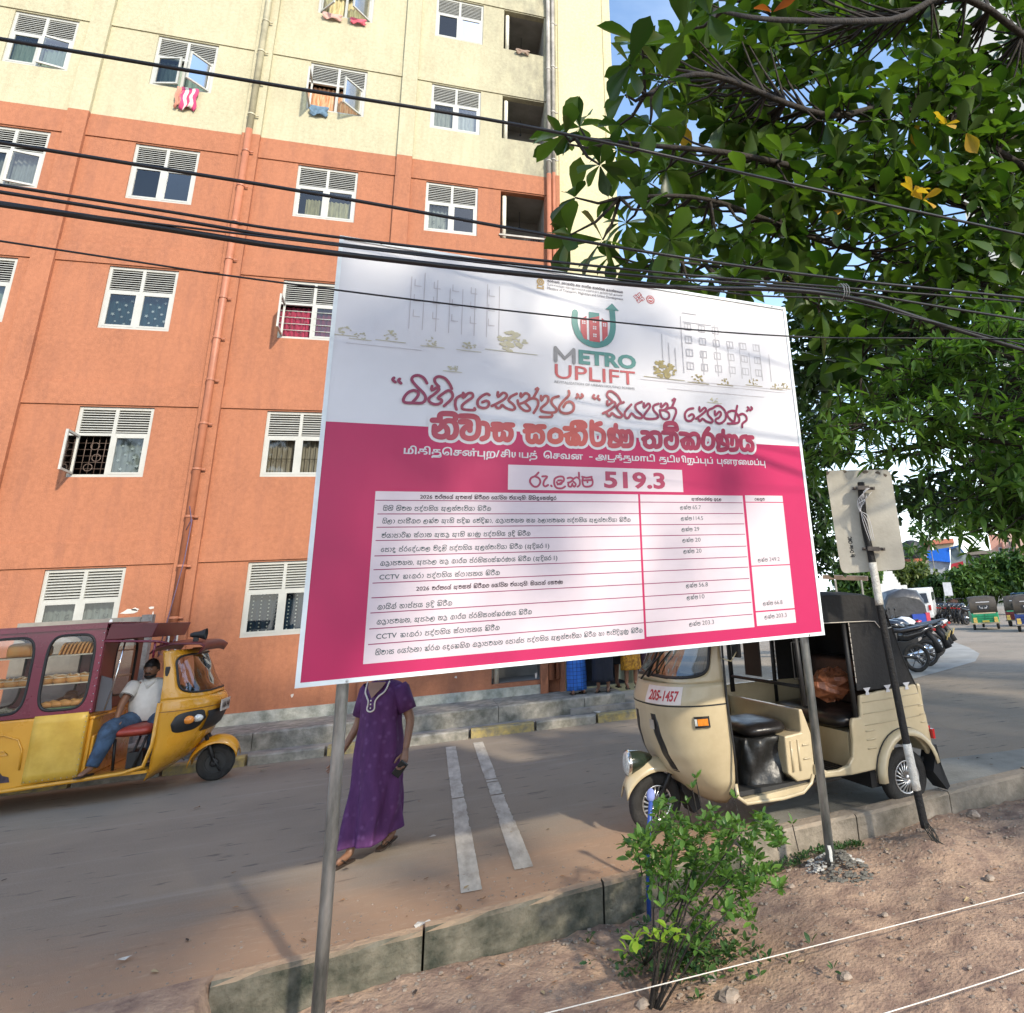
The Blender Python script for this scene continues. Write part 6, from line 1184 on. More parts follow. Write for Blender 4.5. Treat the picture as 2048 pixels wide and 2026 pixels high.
mb = MB(); mb.add([(-.85 + .27 * a, -.5635, .30 + .13 * b) for a, b in ((0, 0), (1, 0), (.95, .35), (.75, .5), (.6, .9), (.4, 1), (.25, .7), (.1, .9), (0, .8))], [tuple(range(9))]); mb.build('scorch_patch', mat('scorched_paint', (.05, .03, .04), .7, var=.5, scale=20), lb)
mb = MB(); mb.tube([(-2.15, -.57, .235), (-.65, -.575, .225), (.0, -.575, .245), (.35, -.575, .26), (.52, -.56, .30), (.57, -.55, .5), (.58, -.56, .9)], .02, 8); mb.bb((-.03, -.56, .235), (.56, .54, .262)); mb.build('sill', YEL, bt)
mb = MB(); mb.bb((-.03, -.52, .262), (.005, -.30, .80)); mb.bb((.005, -.5, .262), (.03, .5, .64)); mb.bb((-.03, -.53, .80), (.02, .5, .83)); dk_ = mb.build('seat_bulkhead', YEL, bt, bevel=.01)
mb = MB()
for y in (-.42, -.34, -.26): mb.tube([(.034, y, .30), (.034, y, .60)], .008, 5)
mb.build('pressed_rib', YEL, dk_)
cushion('driver_seat', (.33, -.10, .63), (.40, .72, .12), mat('red_vinyl', (.30, .045, .03), .4, var=.3, scale=8), bt, .4)
mb = MB(); mb.tube([(.18, -.38, .57), (.20, -.38, .27)], .014, 6); mb.tube([(.46, -.38, .57), (.38, -.38, .27)], .014, 6); mb.tube([(.38, -.3, .57), (.30, -.3, .27)], .012, 6); mb.bb((.30, -.35, .27), (.44, -.1, .42)); mb.build('seat_stand', BLACK, bt)
mb = MB(); mb.tube([(.80, 0, .88), (.68, 0, 1.0)], .025, 8); mb.tube([(.58, -.32, 1.02), (.66, -.12, 1.0), (.66, .12, 1.0), (.58, .32, 1.02)], .014, 8); mb.build('handlebar', BLACK, bt)
mb = MB(); mb.box((.60, -.46, 1.16), (.05, .16, .20)); mb.build('mirror', BLACK, bt, bevel=.015)
wheel(bt, (1.05, 0, .185), .19, .095, 8, False)
mb = MB(); mb.tube([(1.05, -.07, .185), (1.0, -.085, .34), (.93, -.05, .48)], .02, 6); mb.tube([(1.05, .07, .185), (1.0, .085, .34), (.93, .05, .48)], .02, 6); mb.tube([(1.12, -.08, .10), (1.0, -.08, .30)], .012, 6); mb.sph((1.05, -.07, .185), (.045, .02, .045), 10, 6); mb.build('fork', BLACK, bt)
mb = MB(); rows = []
for k in range(19):
    t = k / 18; a = R(10 + 160 * t); x = 1.03 + .24 * math.cos(a); z = .23 + .235 * math.sin(a) + .03 * math.cos(a)
    rows.append([(x, y_ * (.085 + .04 * math.sin(math.pi * t)), z - .06 * abs(y_) ** 2.4) for y_ in (-1.1, -.8, -.4, 0, .4, .8, 1.1)])
mb.loft(rows, closed=False, cap=False); mb.build('front_fender', YEL, bt, solid=.008)
mb = MB(); mb.tube([(.80, -.12, .34), (.72, -.2, .33), (.78, -.16, .26)], .008, 5); mb.build('bumper_wire', CHROME, bt)
for y in (.5, -.5): wheel(bt, (-1.75, y, .19), .19, .10, 8, False)
# breads on the shelves: each one a thing
CRUST = mat('golden_crust', (0.50, 0.22, 0.06), 0.45, var=0.35, scale=9, col2=(0.62, 0.38, 0.14)); DKC = mat('dark_crust', (0.22, 0.085, 0.03), 0.4, var=0.3, scale=9); ICE = mat('icing_strips', (0.78, 0.68, 0.52), 0.4)
def bw(x, y, z): return Vector((-3.3 + x, 9.9 + y, z))
def loaf(d, sl=0):
    q = MB(); rows = []
    for k in range(11):
        t = -1 + 2 * k / 10; e = (1 - abs(t) ** 6) ** .5 if abs(t) < 1 else .02; e = max(e, .05)
        g = 1 + (.05 if sl and k % 2 else 0)
        rows.append([(t * d[0], g * d[1] * e * math.copysign(abs(math.cos(a)) ** .7, math.cos(a)), max(0, .5 + .5 * math.copysign(abs(math.sin(a)) ** .7, math.sin(a)) * (1.15 if math.sin(a) > 0 else 1)) * d[2] * (.45 + .55 * e)) for a in [2 * math.pi * j / 14 for j in range(14)]])
    q.loft(rows); return q
gB = 'loaves on the top shelf of the bread cabinet'
for i, (x, yy, d, lab) in enumerate(((-.78, -.36, (.13, .09, .135), 'tall domed golden loaf at the left of the top shelf'), (-.60, -.40, (.085, .085, .10), 'flat topped golden loaf beside the tall domed loaf on the top shelf'), (-1.25, -.36, (.14, .09, .12), 'long loaf in the leftmost visible part of the top shelf'))):
    o = loaf(d).build('bread_loaf', CRUST, None, label=lab, cat='bread', group=gB); o.location = bw(x, yy, 1.457)
sl = empty('sliced_loaf', bw(-.25, -.40, 1.457), label='sliced loaf standing in leaning slices on the right of the top shelf', cat='bread', group=gB)
for k in range(11):
    q = MB(); q.prism([(-.075, 0), (.075, 0), (.085, .10), (.05, .125), (-.05, .125), (-.085, .10)], 'x', -.009, .009); o = q.build('slice', CRUST, sl, bevel=.004); o.location = (-.17 + .034 * k, 0, 0); o.rotation_euler = (0, R(16), 0)
rb = random.Random(8); gP = 'iced pastries on the middle shelf'
pm = None; xs_ = [-1.15, -1.02, -.90, -.78, -.66, -.49, -.37, -.25, -.13]; whr = ['far left', 'left of the window post', 'mid left', 'behind the left pane', 'next to the window post', 'just right of the window post', 'centre of the right pane', 'right half of the right pane', 'against the cabinet front']
for i, x in enumerate(xs_):
    for j, yy in enumerate((-.44, -.26)):
        lab = 'iced round pastry, middle shelf, %s row, %s' % ('front' if j == 0 else 'back', whr[i])
        if pm is None:
            pm = empty('iced_pastry', bw(x, yy, 1.177), label=lab, cat='pastry', group=gP); q = MB(); q.sph((0, 0, .03), (.062, .075, .045), 14, 8); q.build('bun', DKC if 0 else CRUST, pm)
            q = MB(); q.tube([(.055 * math.cos(t), .068 * math.sin(t), .055) for t in [6.3 * k / 14 for k in range(15)]], .007, 5); q.tube([(-.05, -.03, .065), (0, -.01, .082), (.05, .03, .065)], .007, 5); q.build('icing', ICE, pm)
        else: dup(pm, bw(x + rb.uniform(-.01, .01), yy, 1.177), rb.uniform(0, 3), lab)
cr_ = None
for i, x in enumerate((-.45, -.36, -.27, -.19)):
    for j, yy in enumerate((-.45, -.30)):
        lab = 'golden croissant in the bottom tray, %s row, %s' % ('front' if j == 0 else 'back', ('left end', 'left of centre', 'right of centre', 'right end')[i])
        if cr_ is None:
            q = MB(); q.tube([(-.06, .02, .02), (-.035, -.012, .035), (0, -.022, .042), (.035, -.012, .035), (.06, .02, .02)], [.012, .028, .034, .028, .012], 8); cr_ = q.build('croissant', CRUST, None, label=lab, cat='croissant', group='croissants on the bottom shelf'); cr_.location = bw(x, yy, .935)
        else: c = cr_.copy(); COL.objects.link(c); c.location = bw(x, yy, .935); c.rotation_euler = (0, 0, rb.uniform(-.4, .4)); c['label'] = lab
mb = MB(); mb.bb((-.24, -.15, 0), (.20, .15, .012)); mb.bb((-.24, -.15, 0), (.20, -.145, .035)); mb.build('bread_tray', mat('green_edge_tray', (.12, .25, .12), .4), None, label='shallow green edged tray under the croissants on the bottom shelf', cat='tray').location = bw(-.30, -.37, .908)
for i, (x, lab) in enumerate(((-.42, 'dark brown crusty roll heap, left one behind the croissants'), (-.22, 'dark brown crusty roll heap, right one behind the croissants'))):
    q = MB()
    for k in range(5): q.sph((rb.uniform(-.08, .08), rb.uniform(-.05, .05), .04 + .02 * k), (.06, .05, .04), 10, 6)
    q.build('brown_roll', DKC, None, label=lab, cat='bread roll').location = bw(x, -.10, .92)
pk = None
for i, x in enumerate((-1.25, -1.1, -.95, -.80, -.66)):
    lab = 'small foil wrapped cake packet on the bottom shelf, %s' % ('far left', 'second from the far left', 'middle of the left pane', 'right part of the left pane', 'closest to the window post')[i]
    if pk is None:
        q = rock(rb, .05, 8, 6); pk = q.build('cake_packet', mat('foil_wrap', (.5, .5, .45), .3, .3, var=.6, scale=30, col2=(.08, .12, .06)), None, label=lab, cat='cake', group='wrapped cakes on the bottom shelf'); pk.location = bw(x, -.42, .95); pk.scale = (1.3, 1, 1)
    else: c = pk.copy(); COL.objects.link(c); c.location = bw(x, -.42, .95); c.rotation_euler = (0, 0, i); c['label'] = lab
# ------------------------------------------------------------------ people
SKIN = mat('brown_skin', (0.23, 0.115, 0.068), 0.5, var=0.12, scale=12); HAIR = mat('black_hair', (0.010, 0.008, 0.007), 0.5, var=0.3, scale=60); EYEW = mat('eye_white', (.6, .58, .55), .3); EYED = mat('eye_dark', (.01, .008, .006), .2); LIP = mat('lip', (.16, .06, .05), .5); SAND = mat('brown_sandal', (.035, .022, .015), .6)
def skin_mesh(J, RAD, E):
    names = list(J); me = bpy.data.meshes.new('b'); me.from_pydata([tuple(J[n]) for n in names], [(names.index(a), names.index(b)) for a, b in E], [])
    o = bpy.data.objects.new('b', me); COL.objects.link(o); m = o.modifiers.new('s', 'SKIN'); m.branch_smoothing = 0.6
    s = o.modifiers.new('u', 'SUBSURF'); s.levels = 2; s.render_levels = 2
    sv = me.skin_vertices[0].data
    for i, n in enumerate(names): r_ = RAD[n]; r_ = r_ if isinstance(r_, tuple) else (r_, r_); sv[i].radius = r_; sv[i].use_root = (n == 'pelvis')
    bpy.context.view_layer.update(); dg = bpy.context.evaluated_depsgraph_get(); ev = o.evaluated_get(dg); mm = ev.to_mesh()
    vs_ = [tuple(v.co) for v in mm.vertices]; fs_ = [tuple(p.vertices) for p in mm.polygons]; ev.to_mesh_clear(); bpy.data.objects.remove(o); bpy.data.meshes.remove(me); return vs_, fs_
def head_geo(mb, c, yaw, hh, tilt=0.0):
    """hh: half the head's height; the face looks along -y before the turn"""
    Rm = Matrix.Rotation(yaw, 3, 'Z') @ Matrix.Rotation(tilt, 3, 'X'); n, m = 24, 18; vs_ = []
    for i in range(m + 1):
        ph = math.pi * i / m
        for j in range(n):
            t = 2 * math.pi * j / n; x, y, z = math.sin(ph) * math.cos(t), math.sin(ph) * math.sin(t), math.cos(ph)
            px, py, pz = x * .66, y * .80, z
            if z < 0: px *= 1 - .38 * (-z) ** 1.6; py *= 1 - .18 * (-z)
            if y < 0: py *= 1.0 - .06 * max(0, z); py -= .05 * max(0, 1 - abs(z + .8) / .3) * max(0, 1 - abs(x) / .35)
            f = max(0, 1 - abs(x) / .16) * max(0, -y)
            if y < -.3: py -= .17 * f * max(0, 1 - abs(z + .14) / .20); py += .05 * max(0, 1 - abs(abs(x) - .3) / .16) * max(0, 1 - abs(z - .06) / .13)
            vs_.append(Vector(c) + Rm @ (Vector((px, py, pz)) * hh))
    mb.add(vs_, [(i * n + j, (i + 1) * n + j, (i + 1) * n + (j + 1) % n, i * n + (j + 1) % n) for i in range(m) for j in range(n)], True)
    for s in (-1, 1): mb.sph(Vector(c) + Rm @ Vector((s * .66 * hh, .06 * hh, -.02 * hh)), (.07 * hh, .14 * hh, .2 * hh), 8, 6, Rm)
    return Rm
def face_parts(c, Rm, hh, parent, beard=False):
    P = lambda x, y, z: Vector(c) + Rm @ (Vector((x, y, z)) * hh)
    for s in (-1, 1):
        q = MB(); q.sph(P(s * .27, -.665, .06), (.105 * hh, .05 * hh, .055 * hh), 8, 6, Rm); e = q.build('eye', EYEW, parent)
        q = MB(); q.sph(P(s * .27, -.71, .06), (.045 * hh, .02 * hh, .048 * hh), 8, 6, Rm); q.build('iris', EYED, e)
        q = MB(); q.tube([P(s * .12, -.745, .20), P(s * .27, -.75, .245), P(s * .42, -.64, .20)], [.02 * hh, .032 * hh, .015 * hh], 5); q.build('eyebrow', HAIR, parent)
    q = MB(); q.tube([P(-.2, -.66, -.44), P(0, -.735, -.43), P(.2, -.66, -.44)], [.02 * hh, .045 * hh, .02 * hh], 6); q.build('lips', LIP, parent)
    if beard:
        q = MB(); q.tube([P(-.26, -.64, -.38), P(-.12, -.74, -.31), P(0, -.77, -.31), P(.12, -.74, -.31), P(.26, -.64, -.38)], .035 * hh, 6)
        rows = []
        for k in range(9):
            a = R(-95 + 190 * k / 8); rows.append([P(.60 * math.sin(a) * g, -.70 * math.cos(a) * g - .02, z) for g, z in ((1.0, -.52 - .08 * math.cos(a)), (.90, -.66 - .12 * math.cos(a)), (.66, -.84 - .12 * math.cos(a)))])
        q.loft(rows, closed=False, cap=False); q.build('beard', HAIR, parent, solid=.006)
def hair(c, Rm, hh, parent, bun=False):
    q = MB(); n, m = 26, 12; vs_ = []; rh = random.Random(2)
    for i in range(m + 1):
        ph = math.pi * .62 * i / m
        for j in range(n):
            t = 2 * math.pi * j / n; x, y, z = math.sin(ph) * math.cos(t), math.sin(ph) * math.sin(t), math.cos(ph); lim = .34 if y < -.25 else (-.30 if y > .2 else -.02)
            z2 = max(z, lim) ; k = 1.09 + .03 * math.sin(j * 5.1 + i * 2.3); vs_.append(Vector(c) + Rm @ (Vector((x * .68 * k, y * .82 * k + .03, z2 * 1.04 * (k if z > .2 else 1))) * hh))
    q.add(vs_, [(i * n + j, (i + 1) * n + j, (i + 1) * n + (j + 1) % n, i * n + (j + 1) % n) for i in range(m) for j in range(n)], True)
    if bun: q.sph(Vector(c) + Rm @ (Vector((0, .95, .0)) * hh), .34 * hh, 10, 8)
    q.build('hair', HAIR, parent)
def hand_geo(mb, wr, el, Hh, curl=.5, side=1, toward=Vector((0, -1, 0))):
    d = (Vector(wr) - Vector(el)).normalized(); s = d.cross(toward).normalized(); nrm = s.cross(d).normalized(); L_ = .105 * Hh; wr = Vector(wr)
    rows = []
    for t, wv, th in ((-.15, .016, .014), (.1, .018, .014), (.3, .024, .013), (.5, .024, .010), (.56, .018, .006)):
        c = wr + d * L_ * t; rows.append([c + (s * math.cos(a) * wv + nrm * math.sin(a) * th) * Hh for a in [2 * math.pi * k / 12 for k in range(12)]])
    mb.loft(rows)
    for k, (o_, ln) in enumerate(((-.018, .38), (-.006, .46), (.006, .43), (.017, .34))):
        b = wr + d * L_ * .45 + s * o_ * Hh; p1 = b + d * L_ * ln * .6 + nrm * curl * L_ * .10; p2 = p1 + (d * (1 - curl * .7) + nrm * curl).normalized() * L_ * ln * .45; p3 = p2 + (d * (1 - curl) + nrm * curl * 1.4).normalized() * L_ * ln * .35
        mb.tube([b, p1, p2, p3], [.0062 * Hh, .0058 * Hh, .0052 * Hh, .0036 * Hh], 7)
    b = wr + d * L_ * .12 + s * side * .016 * Hh; mb.tube([b, b + (d * .6 + s * side * .6 + nrm * .3).normalized() * L_ * .3, b + (d * .9 + s * side * .45 + nrm * .5).normalized() * L_ * .52], [.0075 * Hh, .0065 * Hh, .0045 * Hh], 7)
BONES = [('pelvis', 'spine'), ('spine', 'chest'), ('chest', 'neck'), ('neck', 'skull'), ('chest', 'shL'), ('shL', 'elL'), ('elL', 'wrL'), ('chest', 'shR'), ('shR', 'elR'), ('elR', 'wrR'), ('pelvis', 'hipL'), ('hipL', 'knL'), ('knL', 'anL'), ('anL', 'toL'), ('pelvis', 'hipR'), ('hipR', 'knR'), ('knR', 'anR'), ('anR', 'toR')]
JD = dict(pelvis=(0, 0, .53), spine=(0, .005, .64), chest=(0, .01, .75), neck=(0, .0, .85), skull=(0, -.012, .91), shL=(.10, .01, .80), elL=(.135, .01, .63), wrL=(.14, -.03, .50), shR=(-.10, .01, .80), elR=(-.135, .01, .63), wrR=(-.14, -.03, .50),
          hipL=(.05, 0, .50), knL=(.055, -.01, .28), anL=(.055, .02, .05), toL=(.065, -.09, .02), hipR=(-.05, 0, .50), knR=(-.055, -.01, .28), anR=(-.055, .02, .05), toR=(-.065, -.09, .02))
RD = dict(pelvis=(.085, .065), spine=(.078, .058), chest=(.088, .06), neck=.030, skull=.03, shL=.038, elL=.025, wrL=.017, shR=.038, elR=.025, wrR=.017, hipL=.06, knL=.036, anL=.022, toL=(.024, .012), hipR=.06, knR=.036, anR=.022, toR=(.024, .012))
def person(loc, yaw, Hh, label, J=None, stout=1.0, head_yaw=0.0, head_tilt=0.0, beard=False, bun=False, curl=(.5, .5), group=None, abs_j=False):
    p = empty('person', loc, yaw, label, 'person', group); j = dict(JD); j.update(J or {}); j = {k: tuple(c * (1 if abs_j else Hh) for c in v) for k, v in j.items()}
    rad = {k: tuple(c * Hh * (stout if k in ('pelvis', 'spine', 'chest', 'hipL', 'hipR') else 1) for c in (v if isinstance(v, tuple) else (v, v))) for k, v in RD.items()}
    vs_, fs_ = skin_mesh(j, rad, BONES); mb = MB(); mb.add(vs_, fs_, True); hh = (.070 if beard else .066) * Hh; hc = Vector(j['skull']) + Vector((0, -.012 * Hh, .022 * Hh))
    Rm = head_geo(mb, hc, head_yaw, hh, head_tilt); hand_geo(mb, j['wrL'], j['elL'], Hh, curl[0], 1); hand_geo(mb, j['wrR'], j['elR'], Hh, curl[1], -1)
    mb.build('body', SKIN, p); face_parts(hc, Rm, hh, p, beard); hair(hc, Rm, hh, p, bun); return p, j
def garment(p, name, rings, m, folds=9, amp=.02, n=56, seed=0, solid=0.004, cap=False, lift=0.0, zl=.5):
    q = MB(); rows = []
    rings = smoothpath(rings, 4)
    for i, (z, cx, cy, rx, ry, fa) in enumerate(rings):
        rows.append([(cx + rx * (1 + fa * amp * math.sin(a * folds + seed + z * 5) + fa * amp * .6 * math.sin(a * (folds + 4) - z * 9 + seed)) * math.cos(a), cy + ry * (1 + fa * amp * math.sin(a * folds + seed + z * 5) + fa * amp * .7 * math.sin(a * (folds + 3) + z * 7)) * math.sin(a), z + lift * max(0, math.sin(a) * .8 + math.cos(a) * .3 + .2) * max(0, 1 - z / zl)) for a in [2 * math.pi * k / n for k in range(n)]])
    q.loft(rows, cap=cap); return q.build(name, m, p, solid=solid)
def sleeve(p, a, b, r0, r1, m, name='sleeve'):
    a, b = Vector(a), Vector(b); q = MB(); q.tube([a - (b - a) * .18, a, a + (b - a) * .5, b], [r0 * .8, r0, (r0 + r1) / 2, r1], 14, cap=False); return q.build(name, m, p, solid=.004)
# woman in the purple dress
HW = 1.36
wj = dict(anR=(-.045, -.125, .042), toR=(-.055, -.215, .018), knR=(-.05, -.09, .27), hipR=(-.045, -.01, .5), anL=(.012, .15, .06), toL=(.012, .065, .018), knL=(.035, .05, .28), elL=(.165, .03, .64), wrL=(.175, -.02, .49), elR=(-.160, .02, .62), wrR=(-.215, -.03, .49))
# she walks towards the left and the camera: local -y is her forward
wy = R(-32)
wp, wjj = person((-.33, 6.12, 0.0), wy, HW, 'woman in a long purple patterned dress walking across the road with a phone', wj, 1.08, bun=True, curl=(.75, .45))
PUR = mat('purple_print_cotton', (0.040, 0.008, 0.050), 0.8, var=0.45, scale=16, col2=(0.085, 0.018, 0.10), bump=0.9, bscale=4, stretch=(1.6, 1.6, .6))
t_ = PUR.node_tree; b_ = t_.nodes['Principled BSDF']; vo = t_.nodes.new('ShaderNodeTexVoronoi'); vo.inputs['Scale'].default_value = 17; tcn = t_.nodes.new('ShaderNodeTexCoord'); t_.links.new(tcn.outputs['Object'], vo.inputs['Vector'])
rp_ = t_.nodes.new('ShaderNodeValToRGB'); rp_.color_ramp.elements[0].position = .10; rp_.color_ramp.elements[1].position = .34; rp_.color_ramp.elements[0].color = (.55, .55, .55, 1); rp_.color_ramp.elements[1].color = (0, 0, 0, 1); t_.links.new(vo.outputs['Distance'], rp_.inputs[0])
mxn = t_.nodes.new('ShaderNodeMix'); mxn.data_type = 'RGBA'; old = b_.inputs['Base Color'].links[0].from_socket; t_.links.new(rp_.outputs[0], mxn.inputs[0]); t_.links.new(old, mxn.inputs[6]); mxn.inputs[7].default_value = (.15, .06, .18, 1); t_.links.new(mxn.outputs[2], b_.inputs['Base Color'])
dr = garment(wp, 'dress', [(1.155, 0, .0, .075, .062, 0), (1.13, 0, .012, .135, .085, 0), (1.08, 0, .01, .155, .112, .1), (1.00, 0, .0, .155, .128, .4), (.88, 0, -.005, .150, .128, .7), (.74, .0, .0, .168, .145, .9), (.55, .0, .0, .168, .160, 1.4), (.35, .0, .0, .172, .195, 2.2), (.18, -.01, .0, .175, .225, 2.8), (.105, -.01, -.01, .178, .235, 3.2)], PUR, 6, .050, 96, lift=.11)
sleeve(wp, wjj['shL'], Vector(wjj['shL']).lerp(Vector(wjj['elL']), .72), .066, .062, PUR); sleeve(wp, wjj['shR'], Vector(wjj['shR']).lerp(Vector(wjj['elR']), .72), .066, .062, PUR)
q = MB(); NL = [(-.095, -.062, 1.155), (-.085, -.095, 1.09), (-.05, -.122, 1.055), (-.028, -.130, 1.02), (-.030, -.136, .97), (.0, -.142, .955), (.030, -.136, .97), (.028, -.130, 1.02), (.05, -.122, 1.055), (.085, -.095, 1.09), (.095, -.062, 1.155)]
q.tube(smoothpath(NL, 4), .0058, 6); q.build('white_neck_piping', WCL, dr); q = MB()
for z in (1.03, 1.005, .98): q.sph((0, -.14, z), .0065, 8, 5)
q.build('button', WCL, dr)
q = MB(); q.add([(-.062, -.102, 1.115), (.062, -.102, 1.115), (.0, -.137, 1.045), (-.075, -.075, 1.15), (.075, -.075, 1.15)], [(0, 2, 1), (0, 1, 4, 3)]); q.build('neck_opening', SKIN, dr)
def sandal(p, an, to, tiltup=0.0, name='sandal'):
    an, to = Vector(an), Vector(to); d = (to - an); d.z = 0; d.normalize(); s = Vector((-d.y, d.x, 0)); q = MB(); back = Vector((an.x, an.y, 0)) - d * .035
    rows = []
    for f, wv in ((0, .018), (.03, .026), (.09, .024), (.14, .032), (.18, .034), (.205, .02)):
        c = back + d * f; zz = tiltup * (1 - f / .2); rows.append([c + s * wv * a + Vector((0, 0, zz + b)) for a, b in ((-1, .002), (1, .002), (1, .016), (-1, .016))])
    q.loft(rows, smooth=False); q.tube([back + d * .16 + Vector((0, 0, .016)), back + d * .13 + s * .02 + Vector((0, 0, .045)), back + d * .09 + s * .03 + Vector((0, 0, .018))], .005, 5); q.tube([back + d * .16 + Vector((0, 0, .016)), back + d * .13 - s * .02 + Vector((0, 0, .045)), back + d * .09 - s * .03 + Vector((0, 0, .018))], .005, 5)
    return q.build(name, SAND, p)
sandal(wp, wjj['anR'], wjj['toR']); sandal(wp, wjj['anL'], wjj['toL'], .03)
def in_hand(p, loc, yaw, wr, el, Hh):
    d = (Vector(wr) - Vector(el)).normalized(); return Vector(loc) + Matrix.Rotation(yaw, 3, 'Z') @ (Vector(wr) + d * .07 * Hh)
ph_ = in_hand(wp, (-.33, 6.12, 0), wy, wjj['wrL'], wjj['elL'], HW); q = MB(); q.box((0, 0, 0), (.062, .011, .115)); o = q.build('mobile_phone', mat('black_phone', (.012, .016, .017), .2), None, bevel=.004, label='dark mobile phone held in the left hand of the woman in purple', cat='phone'); o.location = ph_ + Vector((-.02, -.02, -.015)); o.rotation_euler = (R(12), R(38), R(-10))
# driver of the bread vehicle (joints in metres from the vehicle's root)
HD = 1.44
dj = {k: tuple(c / HD for c in v) for k, v in dict(pelvis=(.33, .0, .74), spine=(.32, -.02, .87), chest=(.325, -.06, 1.01), neck=(.345, -.10, 1.13), skull=(.335, -.13, 1.20), shR=(.19, -.14, 1.08), elR=(.145, -.27, .90), wrR=(.155, -.36, .76), shL=(.47, -.02, 1.07), elL=(.60, -.10, .94), wrL=(.66, -.20, .99),
      hipR=(.25, -.05, .72), knR=(.13, -.40, .66), anR=(.05, -.50, .33), toR=(.0, -.62, .285), hipL=(.42, .02, .72), knL=(.50, -.20, .66), anL=(.46, -.14, .34), toL=(.48, -.26, .285)).items()}
dp, djj = person((-3.3, 9.9, 0), 0, HD, 'bread seller in white polo shirt and blue jeans seated in the yellow vehicle', dj, 1.35, head_yaw=R(-8), head_tilt=R(4), beard=True, curl=(.8, .35))
WSH = mat('white_polo_cotton', (.66, .65, .62), .8, var=.08, scale=9, bump=.35, bscale=14); JN = mat('blue_jeans', (.045, .085, .15), .85, var=.35, scale=10, bump=.25, bscale=20, col2=(.02, .035, .06))
sh_ = garment(dp, 'polo_shirt', [(1.135, .338, -.09, .060, .055, 0), (1.11, .332, -.078, .125, .080, 0), (1.05, .328, -.065, .165, .115, .1), (.95, .325, -.055, .170, .145, .5), (.85, .325, -.045, .178, .165, .7), (.76, .33, -.02, .172, .165, .6), (.70, .33, .0, .168, .155, .3)], WSH, 6, .022, 48)
sleeve(dp, djj['shR'], Vector(djj['shR']).lerp(Vector(djj['elR']), .62), .066, .070, WSH); sleeve(dp, djj['shL'], Vector(djj['shL']).lerp(Vector(djj['elL']), .62), .066, .066, WSH)
q = MB(); q.tube([(.27, -.13, 1.125), (.30, -.165, 1.09), (.335, -.19, 1.04)], .012, 6); q.tube([(.41, -.13, 1.12), (.375, -.165, 1.09), (.335, -.19, 1.04)], .012, 6); q.build('collar', WSH, sh_)
q = MB(); e = Vector(djj['shR']).lerp(Vector(djj['elR']), .60); q.lathe([(.0735, -.003), (.0735, .003)], 'z', (0, 0, 0), 16); ax_ = (Vector(djj['elR']) - Vector(djj['shR'])).to_track_quat('Z', 'Y').to_matrix(); q.v = [tuple(ax_ @ Vector(v) + e) for v in q.v]; q.build('sleeve_hem', BLACK, sh_)
for s in 'RL':
    h_, k_, a_ = (Vector(djj[n + s]) for n in ('hip', 'kn', 'an')); q = MB(); pts = [h_ + Vector((0, .03, .0)), h_.lerp(k_, .5), k_ + Vector((0, -.012, .012)), k_.lerp(a_, .3), k_.lerp(a_, .7), k_.lerp(a_, .96)]
    q.tube(smoothpath([tuple(p) for p in pts], 3), [.118 - .0042 * i for i in range(16)], 14); q.build('trouser_leg', JN, dp)
    sandal(dp, (a_.x, a_.y, 0), (djj['to' + s][0], djj['to' + s][1], 0)).location = (0, 0, .265)
# people standing on the platform under the billboard's lower edge
def stander(x, y, yaw, Hh, label, skirt, hem, m, top=None, feet=True, back=False, dx=0):
    p, j = person((x, y, .305), yaw, Hh, label, None, 1.0, bun=skirt != 'sarong', group='people standing on the concrete platform')
    z0 = hem; Z = Hh
    if skirt == 'dress': garment(p, 'dress', [(.86 * Z, 0, 0, .06 * Z, .045 * Z, 0), (.82 * Z, 0, .01, .105 * Z, .065 * Z, 0), (.72 * Z, 0, .0, .11 * Z, .08 * Z, .3), (.55 * Z, 0, 0, .11 * Z, .085 * Z, .6), (.35 * Z, 0, 0, .115 * Z, .09 * Z, 1.2), (z0, 0, 0, .118 * Z, .10 * Z, 2)], m, 7, .03, 48, x)
    else:
        garment(p, 'sarong' if skirt == 'sarong' else 'skirt', [(.60 * Z, 0, 0, .085 * Z, .07 * Z, .1), (.5 * Z, 0, 0, .095 * Z, .08 * Z, .6), (.3 * Z, .0, 0, .10 * Z, .085 * Z, 1.3), (z0, 0.01, 0, .105 * Z, .09 * Z, 2)], m, 6, .04, 48, x)
        garment(p, 'shirt', [(.86 * Z, 0, 0, .06 * Z, .045 * Z, 0), (.82 * Z, 0, .01, .105 * Z, .065 * Z, 0), (.7 * Z, 0, 0, .10 * Z, .075 * Z, .3), (.565 * Z, 0, 0, .10 * Z, .082 * Z, .5)], top, 6, .02, 40, x)
    for s in 'LR': sleeve(p, j['sh' + s], Vector(j['sh' + s]).lerp(Vector(j['el' + s]), .7), .055, .05, top or m)
    for s in 'LR': sandal(p, j['an' + s], j['to' + s])
    return p
